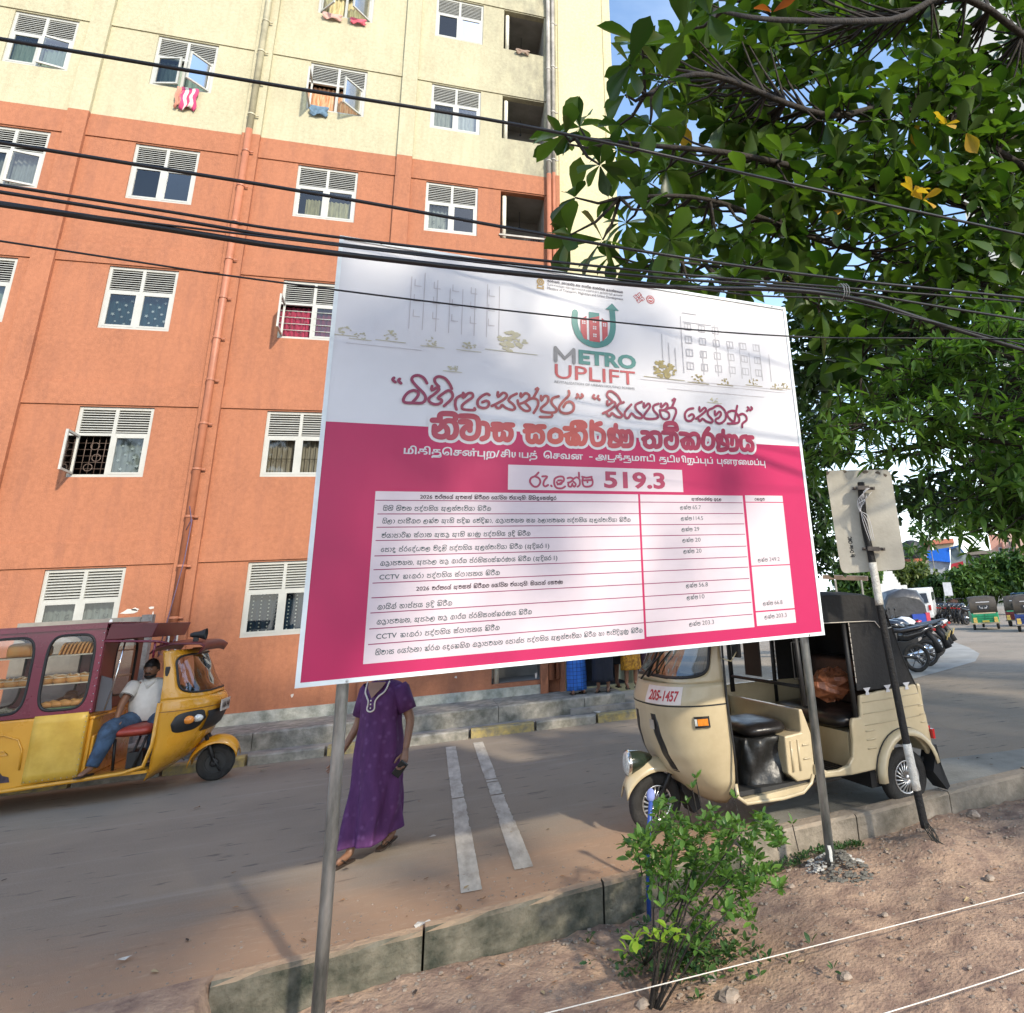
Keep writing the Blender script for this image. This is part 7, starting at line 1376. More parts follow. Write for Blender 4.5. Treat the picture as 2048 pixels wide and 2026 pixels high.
def checks():
    m = mat('blue_checked_sarong', (.02, .10, .42), .8, var=.2, scale=9); t = m.node_tree; b = t.nodes['Principled BSDF']; ck = t.nodes.new('ShaderNodeTexBrick'); ck.offset = 0
    ck.inputs['Color1'].default_value = (.02, .11, .45, 1); ck.inputs['Color2'].default_value = (.03, .15, .52, 1); ck.inputs['Mortar'].default_value = (.01, .02, .08, 1); ck.inputs['Scale'].default_value = 18; ck.inputs['Mortar Size'].default_value = .05; ck.inputs['Brick Width'].default_value = 1; ck.inputs['Row Height'].default_value = 1
    tcn = t.nodes.new('ShaderNodeTexCoord'); mm = t.nodes.new('ShaderNodeMapping'); mm.inputs['Rotation'].default_value = (R(90), R(12), 0); t.links.new(tcn.outputs['Object'], mm.inputs[0]); t.links.new(mm.outputs[0], ck.inputs[0]); t.links.new(ck.outputs['Color'], b.inputs['Base Color']); return m
DKN = mat('navy_black_cotton', (.012, .013, .022), .85, var=.3); YFL = mat('mustard_flowered_cotton', (.55, .27, .02), .8, var=.3, scale=26, col2=(.16, .05, .01)); VIO = mat('dark_violet_print', (.055, .035, .075), .85, var=.4, scale=40); WHT = mat('white_shirt_cotton', (.55, .55, .55), .85)
stander(2.20, 11.55, R(10), 1.42, 'man in a white shirt and blue checked sarong standing by the orange wall corner', 'sarong', .055, checks(), WHT)
stander(2.60, 11.42, R(-20), 1.40, 'woman in a long navy black dress standing right of the blue sarong', 'dress', .155, DKN)
stander(2.86, 11.85, R(0), 1.38, 'person in dark knee length clothes standing behind the mustard dress', 'dress', .36, mat('charcoal_cotton', (.02, .02, .022), .9))
stander(3.09, 11.52, R(0), 1.36, 'girl in a mustard flowered dress standing at the platform end', 'dress', .28, YFL)
stander(3.44, 11.75, R(10), 1.44, 'person in dark violet patterned clothes standing rightmost of the waiting group', 'dress', .10, VIO)
# ------------------------------------------------------------------ trees and plants
def leaf_shape(kind):
    if kind == 'obovate': st = [(0, .02), (.12, .06), (.32, .13), (.55, .215), (.74, .24), (.88, .17), (.96, .07), (1.03, .0)]
    elif kind == 'lance': st = [(0, .02), (.15, .09), (.35, .15), (.6, .12), (.85, .05), (1, 0)]
    else: st = [(0, .02), (.2, .17), (.5, .24), (.8, .15), (1, 0)]
    vs_ = []; fs_ = []
    for i, (t, w_) in enumerate(st):
        z = -.16 * t * t
        vs_ += [(-w_, t, z + w_ * .32), (0, t, z), (w_, t, z + w_ * .32)]
        if i: a = 3 * (i - 1); fs_ += [(a, a + 1, a + 4, a + 3), (a + 1, a + 2, a + 5, a + 4)]
    return vs_, fs_
def frame(d, up=Vector((0, 0, 1))):
    d = d.normalized(); s = d.cross(up)
    if s.length < 1e-3: s = Vector((1, 0, 0))
    s.normalize(); return Matrix((s, d, s.cross(d))).transposed()
def rosette(rnd, c, axis, size, n, spread=(50, 95)):
    outl = []; A = frame(axis)
    for k in range(n):
        az_ = 2 * math.pi * (k / n) + rnd.uniform(-.35, .35); pol = R(rnd.uniform(*spread))
        d = A @ Vector((math.sin(pol) * math.cos(az_), math.cos(pol), math.sin(pol) * math.sin(az_)))
        Rm = frame(d) @ Matrix.Rotation(rnd.uniform(-.7, .7), 3, 'Y'); outl.append((c + d * .01, Rm, size * rnd.uniform(.6, 1.2)))
    return outl
def emit(mb, shape, items):
    vs_, fs_ = shape
    for c, Rm, s in items: mb.add([c + Rm @ (Vector(v) * s) for v in vs_], fs_, True)
def inpoly(u, v, P):
    r_ = False
    for (x1, y1), (x2, y2) in zip(P, P[1:] + P[:1]):
        if (y1 > v) != (y2 > v) and u < (x2 - x1) * (v - y1) / (y2 - y1) + x1: r_ = not r_
    return r_
BARK = mat('dark_bark', (0.028, 0.022, 0.017), 0.9, var=0.4, scale=14, bump=0.8, bscale=30)
ALM = leafmat('almond_leaf', (0.020, 0.050, 0.011), (0.085, 0.145, 0.028), .40, .36); ALY = leafmat('yellowed_leaf', (0.50, 0.30, 0.03), (0.62, 0.36, 0.05), .35); ALR = leafmat('rusty_leaf', (0.38, 0.10, 0.03), (0.30, 0.07, 0.03), .3)
OB = leaf_shape('obovate'); LA = leaf_shape('lance'); OV = leaf_shape('oval')
rt = random.Random(21)
tree = empty('almond_tree', (8.2, 4.6, -.12), label='large leafed almond tree whose dark crown overhangs the billboard from the right', cat='tree')
TO = Vector(tree.location)
POLY = [(1370, -60), (1385, 40), (1290, 95), (1245, 150), (1300, 210), (1225, 235), (1180, 285), (1120, 260), (1105, 300), (1190, 345), (1300, 330), (1245, 390), (1160, 400), (1125, 470), (1200, 500), (1290, 560), (1400, 575), (1490, 610), (1590, 640), (1640, 760), (1640, 860), (1700, 850), (1900, 780), (2200, 700), (2200, -60)]
items = []; twigs = MB(); K = 0; hubs = []
def toward(p): return p - TO
while K < 900:
    u = rt.uniform(1095, 2180); v = rt.uniform(-60, 870)
    if not inpoly(u, v, POLY): continue
    edge = min(1, max(0, (u - 1150) / 500)); dist = rt.uniform(4.6, 6.4 + 4.2 * edge)
    if v > 600 and rt.random() < .55: continue
    if rt.random() > max(.10, min(1, (u - 1190 - .12 * abs(v - 300)) / 330)): continue
    if math.sin(u * .021 + v * .013) * math.sin(v * .024 - u * .008) > .62: continue
    c = at(u, v, dist)
    if c.z < 1.9: continue
    if c.y < 4.5: d_ = (c - CAM); c = CAM + d_ * (rt.uniform(4.5, 5.1) / d_.y); dist = (c - CAM).length
    K += 1; hubs.append((c, dist, u, v))
for (u, v, dist) in ((1130, 270, 5.2), (1160, 255, 5.4), (1200, 330, 5.0), (1150, 395, 5.2), (1225, 395, 5.4), (1140, 470, 5.1), (1205, 480, 5.3), (1250, 190, 4.9), (1330, 160, 4.8), (1300, 250, 5.2), (1285, 90, 5.0), (1260, 130, 4.6), (1240, 250, 5.1), (1420, 30, 4.8), (1370, 60, 5.2), (1290, 420, 4.9), (1340, 480, 5.2), (1300, 540, 5.6), (1380, 560, 5.5)): hubs.append((at(u, v, dist), dist, u, v))
limbs = [[(9.0, 4.6, 4.2), at(1900, 250, 8.5), at(1650, 230, 7.3), at(1420, 150, 6.0), at(1290, 190, 5.1)], [(9.0, 4.8, 4.0), at(1950, 420, 8.6), at(1700, 360, 7.4), at(1480, 310, 6.3), at(1290, 290, 5.6), at(1150, 275, 5.2)], [(8.8, 4.8, 3.8), at(1930, 560, 8.4), at(1640, 480, 7.0), at(1420, 400, 6.0), at(1240, 395, 5.4)],
         [(8.8, 4.8, 5.9), at(1980, 20, 9.3), at(1780, 40, 8.0), at(1560, 40, 6.0), at(1430, 20, 5.0)], [(9, 5, 3.6), at(2000, 700, 8.6), at(1800, 620, 7.6), at(1600, 560, 6.6), at(1330, 520, 5.5)], [(9, 5, 3.4), at(2060, 800, 8.4), at(1900, 770, 7.4), at(1720, 720, 6.6)]]
lpts = []
mb = MB(); mb.tube([(0, 0, -.3), (.05, .02, 1.2), (.25, 0, 2.6), (.6, .1, 4.2), (.9, .1, 6.0)], [.30, .25, .22, .18, .12], 12); mb.build('trunk', BARK, tree)
for Lm in limbs:
    pp = smoothpath([tuple(Vector(p)) for p in Lm], 6); n = len(pp); mb = MB(); mb.tube([Vector(p) - TO for p in pp], [.042 * (1 - i / n) + .009 for i in range(n)], 8); mb.build('branch', BARK, tree); lpts += [Vector(p) for p in pp]
for c, dist, u, v in hubs:
    nr = min(lpts, key=lambda q: (q - c).length); d = c - nr
    if d.length < 1.1: twigs.tube([nr - TO, nr.lerp(c, .5) + Vector((0, 0, -.05)) - TO, c - TO], [.016, .011, .007], 5, False); ax_ = (d.normalized() + Vector((0, 0, .55)) + Vector((rt.uniform(-.4, .4),) * 3))
    else:
        e = c + Vector((rt.uniform(.2, .5), rt.uniform(-.2, .3), rt.uniform(-.2, .1))); twigs.tube([e - TO, c - TO], [.010, .007], 5, False); ax_ = (c - e).normalized() + Vector((0, 0, .7))
    if rt.random() < .12: ax_ += Vector((0, 0, -1.2))
    items += [(q[0] - TO, q[1], q[2], dist, u, v) for q in rosette(rt, c, ax_, rt.uniform(.22, .30), rt.choice([5, 6, 7, 8]))]
twigs.build('twigs', BARK, tree, kind='stuff')
items.sort(key=lambda q: q[3])
lm = []
for mname, mm in (('g', ALM), ('y', ALY), ('r', ALR)):
    me = bpy.data.meshes.new('leaf'); me.from_pydata(OB[0], [], OB[1]); me.materials.append(mm); me.polygons.foreach_set('use_smooth', [True] * len(OB[1])); lm.append(me)
for c, Rm, s, *_ in items[:285]:
    k = rt.random(); o = bpy.data.objects.new('leaf', lm[2 if k < .004 else 1 if k < .009 else 0]); COL.objects.link(o); o.parent = tree; o.matrix_local = Matrix.Translation(c) @ Rm.to_4x4() @ Matrix.Scale(s, 4)
mb = MB(); my = MB()
for c, Rm, s, *_ in items[285:]: emit(my if rt.random() < .004 else mb, OB, [(c, Rm, s)])
for u, v, dist, m_ in ((1825, 385, 6.0, 1), (1845, 400, 6.05, 1), (1545, 25, 6.2, 2), (1890, 250, 7, 1)):
    for it in rosette(rt, at(u, v, dist) - TO, Vector((0, -.6, .4)), .17, 4 if m_ == 1 else 2):
        o = bpy.data.objects.new('leaf', lm[m_]); COL.objects.link(o); o.parent = tree; o.matrix_local = Matrix.Translation(it[0]) @ it[1].to_4x4() @ Matrix.Scale(it[2], 4); o['label'] = 'yellowed almond leaf' if m_ == 1 else 'rust coloured almond leaf'
mb.build('foliage', ALM, tree, kind='stuff'); my.build('yellow_foliage', ALY, tree, kind='stuff')
# dark dense tree in the middle distance behind the sign, and lighter drooping one in front of it
def blob_tree(name, base, clumps, n, leafs, shape, m, label, group=None, trunk=.2, seed=1, droop=.3, trunk_top=None, bark=BARK, per=9):
    rnd = random.Random(seed); t = empty(name, base, label=label, cat='tree', group=group); B = Vector(base); mb = MB(); br = MB()
    top = Vector(trunk_top) - B if trunk_top else sum(((Vector(c) for c, *_ in clumps)), Vector()) / len(clumps) - B
    q = MB(); q.tube([(0, 0, -.3), tuple(top * .35 + Vector((.1, 0, 0))), tuple(top * .7), tuple(top)], [trunk, trunk * .8, trunk * .6, trunk * .4], 9); q.build('trunk', bark, t)
    tot = sum(r[0] * r[1] * r[2] for _, r in clumps)
    for c, r in clumps:
        c = Vector(c) - B; q = MB(); q.tube([tuple(top * .8), tuple(top.lerp(c, .5) + Vector((0, 0, .1))), tuple(c)], [trunk * .35, trunk * .22, trunk * .08], 6); q.build('branch', bark, t)
        for k in range(max(6, int(n * (r[0] * r[1] * r[2]) / tot))):
            d = Vector((rnd.gauss(0, 1), rnd.gauss(0, 1), rnd.gauss(0, 1))).normalized(); rad = rnd.random() ** .35 * (1 + .18 * math.sin(d.x * 5 + d.z * 7 + c.x)); p = c + Vector((d.x * r[0], d.y * r[1], d.z * r[2])) * rad
            emit(mb, shape, rosette(rnd, p, d + Vector((0, 0, .3 - droop)), leafs * rnd.uniform(.7, 1.2), per, (40, 115)))
    mb.build('crown', m, t, kind='stuff'); return t
def place0(u, v, D): d = ray(u, v); return CAM + d * (D / d.xy.length)
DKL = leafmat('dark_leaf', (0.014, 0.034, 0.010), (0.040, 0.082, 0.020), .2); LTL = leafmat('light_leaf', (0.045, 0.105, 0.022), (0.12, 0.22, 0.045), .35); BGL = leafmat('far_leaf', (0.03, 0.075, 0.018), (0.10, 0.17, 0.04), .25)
def cl(u, v, dist, rx, rz, ry=None): return (tuple(at(u, v, dist)), (rx, ry or rx, rz))
b0 = at(2230, 1330, 15.5); b0.z = zg(b0.x)
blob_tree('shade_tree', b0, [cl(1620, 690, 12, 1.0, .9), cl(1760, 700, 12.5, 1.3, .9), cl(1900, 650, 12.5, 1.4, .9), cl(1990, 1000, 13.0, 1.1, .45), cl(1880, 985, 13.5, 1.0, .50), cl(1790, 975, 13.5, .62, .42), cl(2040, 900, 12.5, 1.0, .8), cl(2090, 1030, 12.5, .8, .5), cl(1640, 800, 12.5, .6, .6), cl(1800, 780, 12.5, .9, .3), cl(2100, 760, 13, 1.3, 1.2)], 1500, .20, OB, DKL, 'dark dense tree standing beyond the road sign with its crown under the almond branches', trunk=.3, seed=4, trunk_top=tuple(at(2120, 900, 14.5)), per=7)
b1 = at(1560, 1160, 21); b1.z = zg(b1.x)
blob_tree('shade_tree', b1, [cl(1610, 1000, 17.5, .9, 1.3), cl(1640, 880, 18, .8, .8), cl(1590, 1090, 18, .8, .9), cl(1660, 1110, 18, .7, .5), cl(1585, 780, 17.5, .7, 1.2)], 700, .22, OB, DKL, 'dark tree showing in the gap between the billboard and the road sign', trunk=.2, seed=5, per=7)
b2 = place0(1870, 1165, 62); b2.z = zg(b2.x)
blob_tree('slender_tree', b2, [cl(1880, 1040, 64, 2.3, 2.1), cl(1850, 990, 64, 1.8, 1.8), cl(1830, 1090, 64, 1.4, 1.8)], 170, .6, OV, BGL, 'pale trunked slender tree just right of the road sign plate', trunk=.05, seed=6, bark=mat('pale_bark', (.25, .22, .18), .9, var=.3), per=7)
# lighter tree with narrow leaves in hanging fans
lt = empty('drooping_tree', (7.0, 3.0, -.1), label='lighter green tree with hanging fans of narrow leaves at the right edge', cat='tree'); T1 = Vector(lt.location); mb = MB(); tw = MB(); rl = random.Random(9)
sprays = [[(2100, 740), (1960, 700), (1900, 720), (1850, 770)], [(2100, 800), (1950, 790), (1820, 790), (1780, 790)], [(2100, 850), (1980, 830), (1850, 840), (1730, 850), (1680, 870)], [(2100, 990), (2010, 1000), (1900, 1000)], [(2100, 900), (1960, 880), (1860, 890), (1740, 905)], [(2100, 1060), (2040, 1040), (1990, 1050)], [(2100, 940), (2030, 950), (1985, 940)], [(2110, 700), (2030, 660), (1980, 690)], [(1640, 900), (1620, 940), (1600, 990)], [(2100, 1010), (2020, 985), (1960, 960)]]
for S_ in sprays:
    dist = rl.uniform(5.6, 6.6); pp = [at(u, v, dist) for u, v in S_]; pp = [Vector(q) for q in smoothpath([tuple(p) for p in pp], 6)]
    if S_[0][0] > 2000: q = MB(); q.tube([Vector((7.2, 3.2, 2.6)) - T1] + [p - T1 for p in pp], [.03] + [.018 * (1 - i / len(pp)) + .004 for i in range(len(pp))], 6); q.build('branch', BARK, lt)
    for p in pp[1:]:
        for s_ in range(4 if S_[0][0] > 2000 else 2):
            c = p + Vector((rl.gauss(0, .16), rl.gauss(0, .16), rl.gauss(0, .10))); tw.tube([p - T1, c - T1], .004, 4, False)
            for c_, Rm, sz in rosette(rl, c - T1, Vector((rl.uniform(-.5, .5), rl.uniform(-.5, .5), .25)), .135, 8, (55, 120)): emit(mb, LA, [(c_, Rm, sz)])
tw.build('twigs', BARK, lt, kind='stuff'); mb.build('foliage', LTL, lt, kind='stuff'); q = MB(); q.tube([(0, 0, -.3), (.05, .1, 1.2), (.2, .2, 2.7), (.4, .3, 4.2)], [.14, .12, .10, .05], 9); q.build('trunk', BARK, lt)
db = empty('bare_branch', at(2060, 920, 9), label='bare dark forked branch crossing the bright gap above the road sign', cat='branch'); D1 = Vector(db.location)
for P_ in ([(2080, 925), (1960, 905), (1880, 890), (1840, 880)], [(1880, 890), (1820, 895), (1750, 915)], [(1880, 892), (1860, 905), (1790, 912)], [(1850, 885), (1835, 860)], [(2000, 912), (1930, 920), (1900, 915)]):
    q = MB(); n = 4 * (len(P_) - 1) + 1; q.tube(smoothpath([tuple(at(u, v, 9) - D1) for u, v in P_], 4), [.045 * (1 - i / (n + 1)) + .008 for i in range(n)], 6); q.build('limb', BARK, db)
# ------------------------------------------------------------------ shrub on the verge
SHL = leafmat('shrub_leaf', (0.035, 0.095, 0.020), (0.14, 0.26, 0.05), .3, .35); YGL = leafmat('young_leaf', (0.20, 0.36, 0.03), (0.34, 0.48, 0.05), .4)
sb = Vector((1.03, 3.72, -.17)); sh = empty('green_shrub', sb, label='bushy green shrub growing in the soil in front of the cream three-wheeler', cat='shrub'); rs = random.Random(12)
fol = MB(); lowf = MB(); yg = MB(); tips = []
for k in range(10):
    a = rs.uniform(0, 6.3); e = Vector((rs.uniform(-.05, .52) * 1.0, rs.uniform(-.16, .32), rs.uniform(.38, .72))); m_ = e * .5 + Vector((rs.uniform(-.06, .06), 0, .05)); q = MB(); q.tube([(rs.uniform(-.02, .03), rs.uniform(-.02, .02), -.05), tuple(m_), tuple(e)], [.007, .005, .003], 5); q.build('stem', BARK, sh)
    tips += [m_.lerp(e, f) for f in (.3, .55, .8, 1)]
def on_shrub(u, v, d): return at(u, v, d) - sb
SP = [(1250, 1690), (1300, 1665), (1325, 1590), (1360, 1640), (1400, 1650), (1420, 1610), (1450, 1650), (1470, 1600), (1490, 1650), (1530, 1620), (1575, 1680), (1560, 1700), (1500, 1700), (1540, 1740), (1570, 1780), (1500, 1800), (1510, 1850), (1470, 1880), (1450, 1830), (1400, 1900), (1340, 1900), (1345, 1840), (1290, 1800), (1300, 1760), (1260, 1730)]
cnt = 0
while cnt < 480:
    u, v = rs.uniform(1250, 1580), rs.uniform(1585, 1900)
    if not inpoly(u, v, SP) or (v > 1780 and rs.random() < .45): continue
    c = on_shrub(u, v, rs.uniform(4.0, 4.6)); cnt += 1
    if math.sin(u * .06 + 1) * math.sin(v * .055) > .55: continue
    if c.z < .04: continue
    for it in rosette(rs, c, Vector((rs.uniform(-.6, .6), rs.uniform(-.6, .3), 1)), rs.uniform(.028, .062), 6, (25, 85)): emit(fol, OV, [it])
for u, v in ((1385, 1580), (1392, 1560), (1375, 1610), (1470, 1600), (1300, 1690), (1275, 1700), (1585, 1650), (1545, 1650)):
    c = on_shrub(u, v, 4.3); q = MB(); q.tube([c + Vector((.02, 0, -.12)), c], .003, 4, False); q.build('shoot', BARK, sh)
    for it in rosette(rs, c, Vector((0, 0, 1)), .045, 4, (15, 60)): emit(fol, OV, [it])
fol.build('foliage', SHL, sh, kind='stuff')
sy = soil(1290, 1930); ys = empty('seedling', sy, label='small bright yellow green seedling at the foot of the shrub', cat='plant'); yrs = MB()
for u, v in ((1270, 1880), (1300, 1870), (1335, 1860), (1255, 1905), (1320, 1885), (1350, 1870)):
    c = at(u, v, 3.75) - sy; q = MB(); q.tube([(0, 0, 0), c], .004, 5, False); q.build('stem', BARK, ys)
    for it in rosette(rs, c, Vector((0, -.3, 1)), .055, 5, (40, 85)): emit(yrs, OV, [it])
yrs.build('foliage', YGL, ys, kind='stuff')
lw = MB()
for k in range(230):
    u, v = rs.gauss(1370, 80), rs.gauss(1925, 35); p = soil(u, v)
    for it in rosette(rs, p + Vector((0, 0, .03)), Vector((0, 0, 1)), rs.uniform(.03, .05), 4, (30, 85)): emit(lw, OV, [it])
for k in range(260):
    x = rs.uniform(1.75, 2.85); y = kerb_y(x) - rs.uniform(.02, .16); p = Vector((x, y, verge_z(x, y)))
    for it in rosette(rs, p + Vector((0, 0, .02)), Vector((0, 0, 1)), rs.uniform(.02, .035), 4, (30, 85)): emit(lw, OV, [it])
lw.build('low_weeds', leafmat('weed_leaf', (0.022, 0.06, 0.022), (0.06, 0.12, 0.03), .2), kind='stuff')
# ------------------------------------------------------------------ unseen trees added behind the photographer to block the sun and shade the street
for i, (x, y, r_, zc) in enumerate(((-13, -5.0, 4.6, 8.0), (-5.5, -6.0, 4.8, 8.4), (2.5, -5.0, 4.6, 8.2), (10.5, -6.2, 5.0, 8.6), (18.5, -4.5, 4.6, 8.0))):
    cs_ = [((x + rt.uniform(-2.4, 2.4), y + rt.uniform(-2, 2), zc + rt.uniform(-3.6, 3.2)), (2.3, 2.1, 1.9)) for _ in range(9)]
    blob_tree('sun_blocking_tree', (x, y, -.3), cs_, 265, .55, OB, DKL, ('tall leafy tree in the row behind the viewer, ' + ('leftmost', 'second from the left', 'in the middle', 'fourth from the left', 'rightmost')[i]), 'roadside trees behind the viewer', .35, 40 + i, per=6)
# ------------------------------------------------------------------ distant street at the right
def place(u, v, D):
    d = ray(u, v); return CAM + d * (D / d.xy.length)
def small_taxi(label, body, loc, rz, rear_print=True, grp='three-wheelers facing away down the street'):
    t = empty('three_wheeler', loc, rz, label, 'auto rickshaw', grp)     # its back looks along -y, width along x
    mb = MB(); mb.prism([(-.02, .32), (-.04, .80), (.03, .86), (2.3, .86), (2.45, .5), (2.3, .28)], 'x', -.60, .60); mb.build('body', body, t, bevel=.05)
    mb = MB(); rows = []
    for y, z in ((-.02, .82), (.06, 1.30), (.14, 1.52), (.30, 1.62), (1.8, 1.62), (2.1, 1.50)): rows.append([(x * .60, y, z - .06 * abs(x) ** 5 * (z > 1.4)) for x in (-1, -.96, -.8, -.4, 0, .4, .8, .96, 1)])
    mb.loft(rows, closed=False, cap=False)
    for s in (-1, 1): mb.prism([(-.0, .84), (.07, 1.30), (.15, 1.50), (.3, 1.58), (.9, 1.58), (.75, .84)], 'x', s * .595, s * .585)
    hd = mb.build('canvas_hood', mat('worn_black_canvas', (.03, .026, .022), .7, var=.4, scale=5, col2=(.075, .06, .045)), t, solid=.01)
    mb = MB(); mb.add([(-.24, -.0 + .01, 1.0), (.24, .01, 1.0), (.26, .035, 1.2), (-.26, .035, 1.2)], [(0, 1, 2, 3)]); mb.v = [(a, b - .02, c) for a, b, c in mb.v]; mb.build('rear_window', mat('dusty_window', (.02, .02, .02), .3), hd)
    mb = MB(); 
    for s in (-1, 1): mb.tube([(s * .02, -.03, 1.04), (s * .10, -.015, 1.03), (s * .17, -.0, 1.12), (s * .16, .0, 1.17)], .012, 5); mb.tube([(s * .03, -.02, 1.10), (s * .10, -.01, 1.08)], .012, 5)
    mb.bb((-.3, .05, 1.33), (.3, .06, 1.37)); mb.build('white_sticker', WP, hd)
    mb = MB()
    for z in (.46, .56, .66): mb.bb((-.42, -.055, z), (.42, -.035, z + .02))
    mb.bb((-.01, -.06, .42), (.01, -.03, .78)); mb.build('engine_louvres', mat('louvre_' + body.name, tuple(c * .7 for c in body.node_tree.nodes['Principled BSDF'].inputs['Base Color'].default_value[:3]), .4), t)
    mb = MB(); mb.bb((-.50, -.05, .79), (.50, -.035, .84)); mb.bb((-.62, -.09, .30), (.62, -.03, .36)); mb.build('bumper', CREAMP if rear_print else CHROME, t)
    for s in (-1, 1):
        mb = MB(); mb.box((s * .46, -.06, .56), (.15, .03, .10)); mb.box((s * .46, -.065, .43), (.17, .03, .13)); mb.build('tail_lamp', mat('tail_lamp_cream', (.6, .42, .12), .4, var=.5, scale=40), t)
        w_ = MB(); w_.lathe([(.10, -.05), (.19, -.055), (.20, 0), (.19, .055), (.10, .05), (.0, .04)], 'x', (s * .53, .32, .20), 20); w_.lathe([(.0, -.04), (.10, -.05)], 'x', (s * .53, .32, .20), 20); w_.build('wheel', TYRE, t)
    w_ = MB(); w_.lathe([(.0, -.04), (.19, -.05), (.20, 0), (.19, .05), (.0, .04)], 'x', (0, 2.1, .20), 18); w_.build('wheel', TYRE, t)
    mb = MB(); mb.bb((-.15, -.075, .37), (.15, -.06, .46)); mb.build('number_plate', mat('yellow_plate', (.55, .42, .08), .5), t); t.scale = (.92, .92, .86); return t
aw = math.atan2(-24, 27)
def yaw_to(p): return math.atan2(-(p.x), p.y)
GR = mat('green_paint', (0.015, 0.26, 0.12), .3, coat=.4, var=.15); BL = mat('blue_paint', (0.02, 0.05, 0.20), .3, coat=.4, var=.15); RD2 = mat('dull_red_paint', (.16, .03, .04), .4, var=.2)
g1 = gp(17.9, 19.85); small_taxi('green three-wheeler with black hood seen from behind on the far street', GR, g1, yaw_to(g1) + R(4)); g2 = gp(18.9, 19.4); g2 = g2 * 1.04; g2.z = zg(g2.x)
small_taxi('dark red three-wheeler half hidden between the green and the blue ones', RD2, g2, yaw_to(g2) + R(-14), False); g3 = gp(17.55, 17.55)
t3 = small_taxi('dark blue three-wheeler with roof rack cut by the right picture edge', BL, g3, yaw_to(g3) + R(-4), False); mb = MB()
for y in (.3, .8, 1.3, 1.8): mb.tube([(-.6, y, 1.70), (.6, y, 1.70)], .015, 5)
for x in (-.6, 0, .6): mb.tube([(x, .2, 1.72), (x, 1.9, 1.72)], .015, 5); mb.tube([(x, .3, 1.58), (x, .3, 1.72)], .012, 5)
mb.build('roof_rack', mat('blue_rack', (.02, .06, .12), .5), t3)
# white van
vp = place(1838, 1240, 43); vp.z = zg(vp.x); van = empty('white_van', vp, yaw_to(vp) + R(-4), 'white van with dark rear window parked beyond the motorbikes', 'van'); VW = mat('white_van_paint', (.62, .62, .60), .35, coat=.3, var=.06)
mb = MB(); mb.prism([(0, .35), (-.02, 1.0), (.12, 1.85), (.3, 1.98), (3.6, 1.98), (4.2, 1.2), (4.5, 1.0), (4.5, .35)], 'x', -.85, .85); mb.build('body', VW, van, bevel=.08)
mb = MB(); mb.add([(-.68, -.03, 1.15), (.68, -.03, 1.15), (.62, .06, 1.68), (-.62, .06, 1.68)], [(0, 1, 2, 3)]); mb.v = [(a, b - .02, c) for a, b, c in mb.v]; mb.build('rear_window', mat('dark_car_glass', (.02, .02, .025), .08), van)
for s in (-1, 1):
    mb = MB(); mb.bb((s * .855, .4, 1.25), (s * .862, 3.4, 1.7)); mb.build('side_window', MATS['dark_car_glass'], van); mb = MB(); mb.bb((s * .70 - .07, -.05, .75), (s * .70 + .07, -.02, 1.02)); mb.build('tail_lamp', REDL, van)
    for y in (.8, 3.6): mb = MB(); mb.lathe([(.0, -.1), (.28, -.1), (.31, 0), (.28, .1), (.0, .1)], 'x', (s * .75, y, .31), 18); mb.build('wheel', TYRE, van)
mb = MB(); mb.bb((-.84, -.08, .35), (.84, .0, .52)); mb.build('bumper', VW, van)
# covered vehicle: grey tarpaulin hood with a red blue tail
cp = gp(12.6, 17.0); cv = empty('covered_vehicle', cp, yaw_to(cp) + R(8), 'vehicle wrapped in a shiny grey tarpaulin with a blue and red box at its tail', 'vehicle')
mb = MB(); rows = []
for k in range(15):
    y = -.1 + 2.2 * k / 14; rows.append([(.66 * x + .02 * math.sin(k * 2.1 + x * 4), y, z * (1 + .03 * math.sin(k * 1.7 + x * 6)) * (1 - .12 * (k == 0)) ) for x, z in ((-1.02, .45), (-1, .9), (-.95, 1.35), (-.7, 1.62), (0, 1.70), (.7, 1.62), (.95, 1.35), (1, .9), (1.02, .45))])
mb.loft(rows, closed=False, cap=True); mb.build('tarpaulin', mat('grey_tarpaulin', (.055, .055, .058), .35, var=.4, scale=2.5, bump=1.0, bscale=5), cv)
mb = MB(); mb.bb((.15, -.3, .55), (.55, -.12, .95)); mb.build('blue_box', mat('blue_box', (.02, .06, .35), .5), cv); mb = MB(); mb.bb((.56, -.3, .55), (.68, -.12, .98)); mb.build('red_box', mat('pink_red_box', (.5, .05, .08), .5), cv)
for s in (-1, 1): mb = MB(); mb.lathe([(.0, -.06), (.2, -.06), (.22, 0), (.2, .06), (.0, .06)], 'x', (s * .5, .3, .22), 16); mb.build('wheel', TYRE, cv)
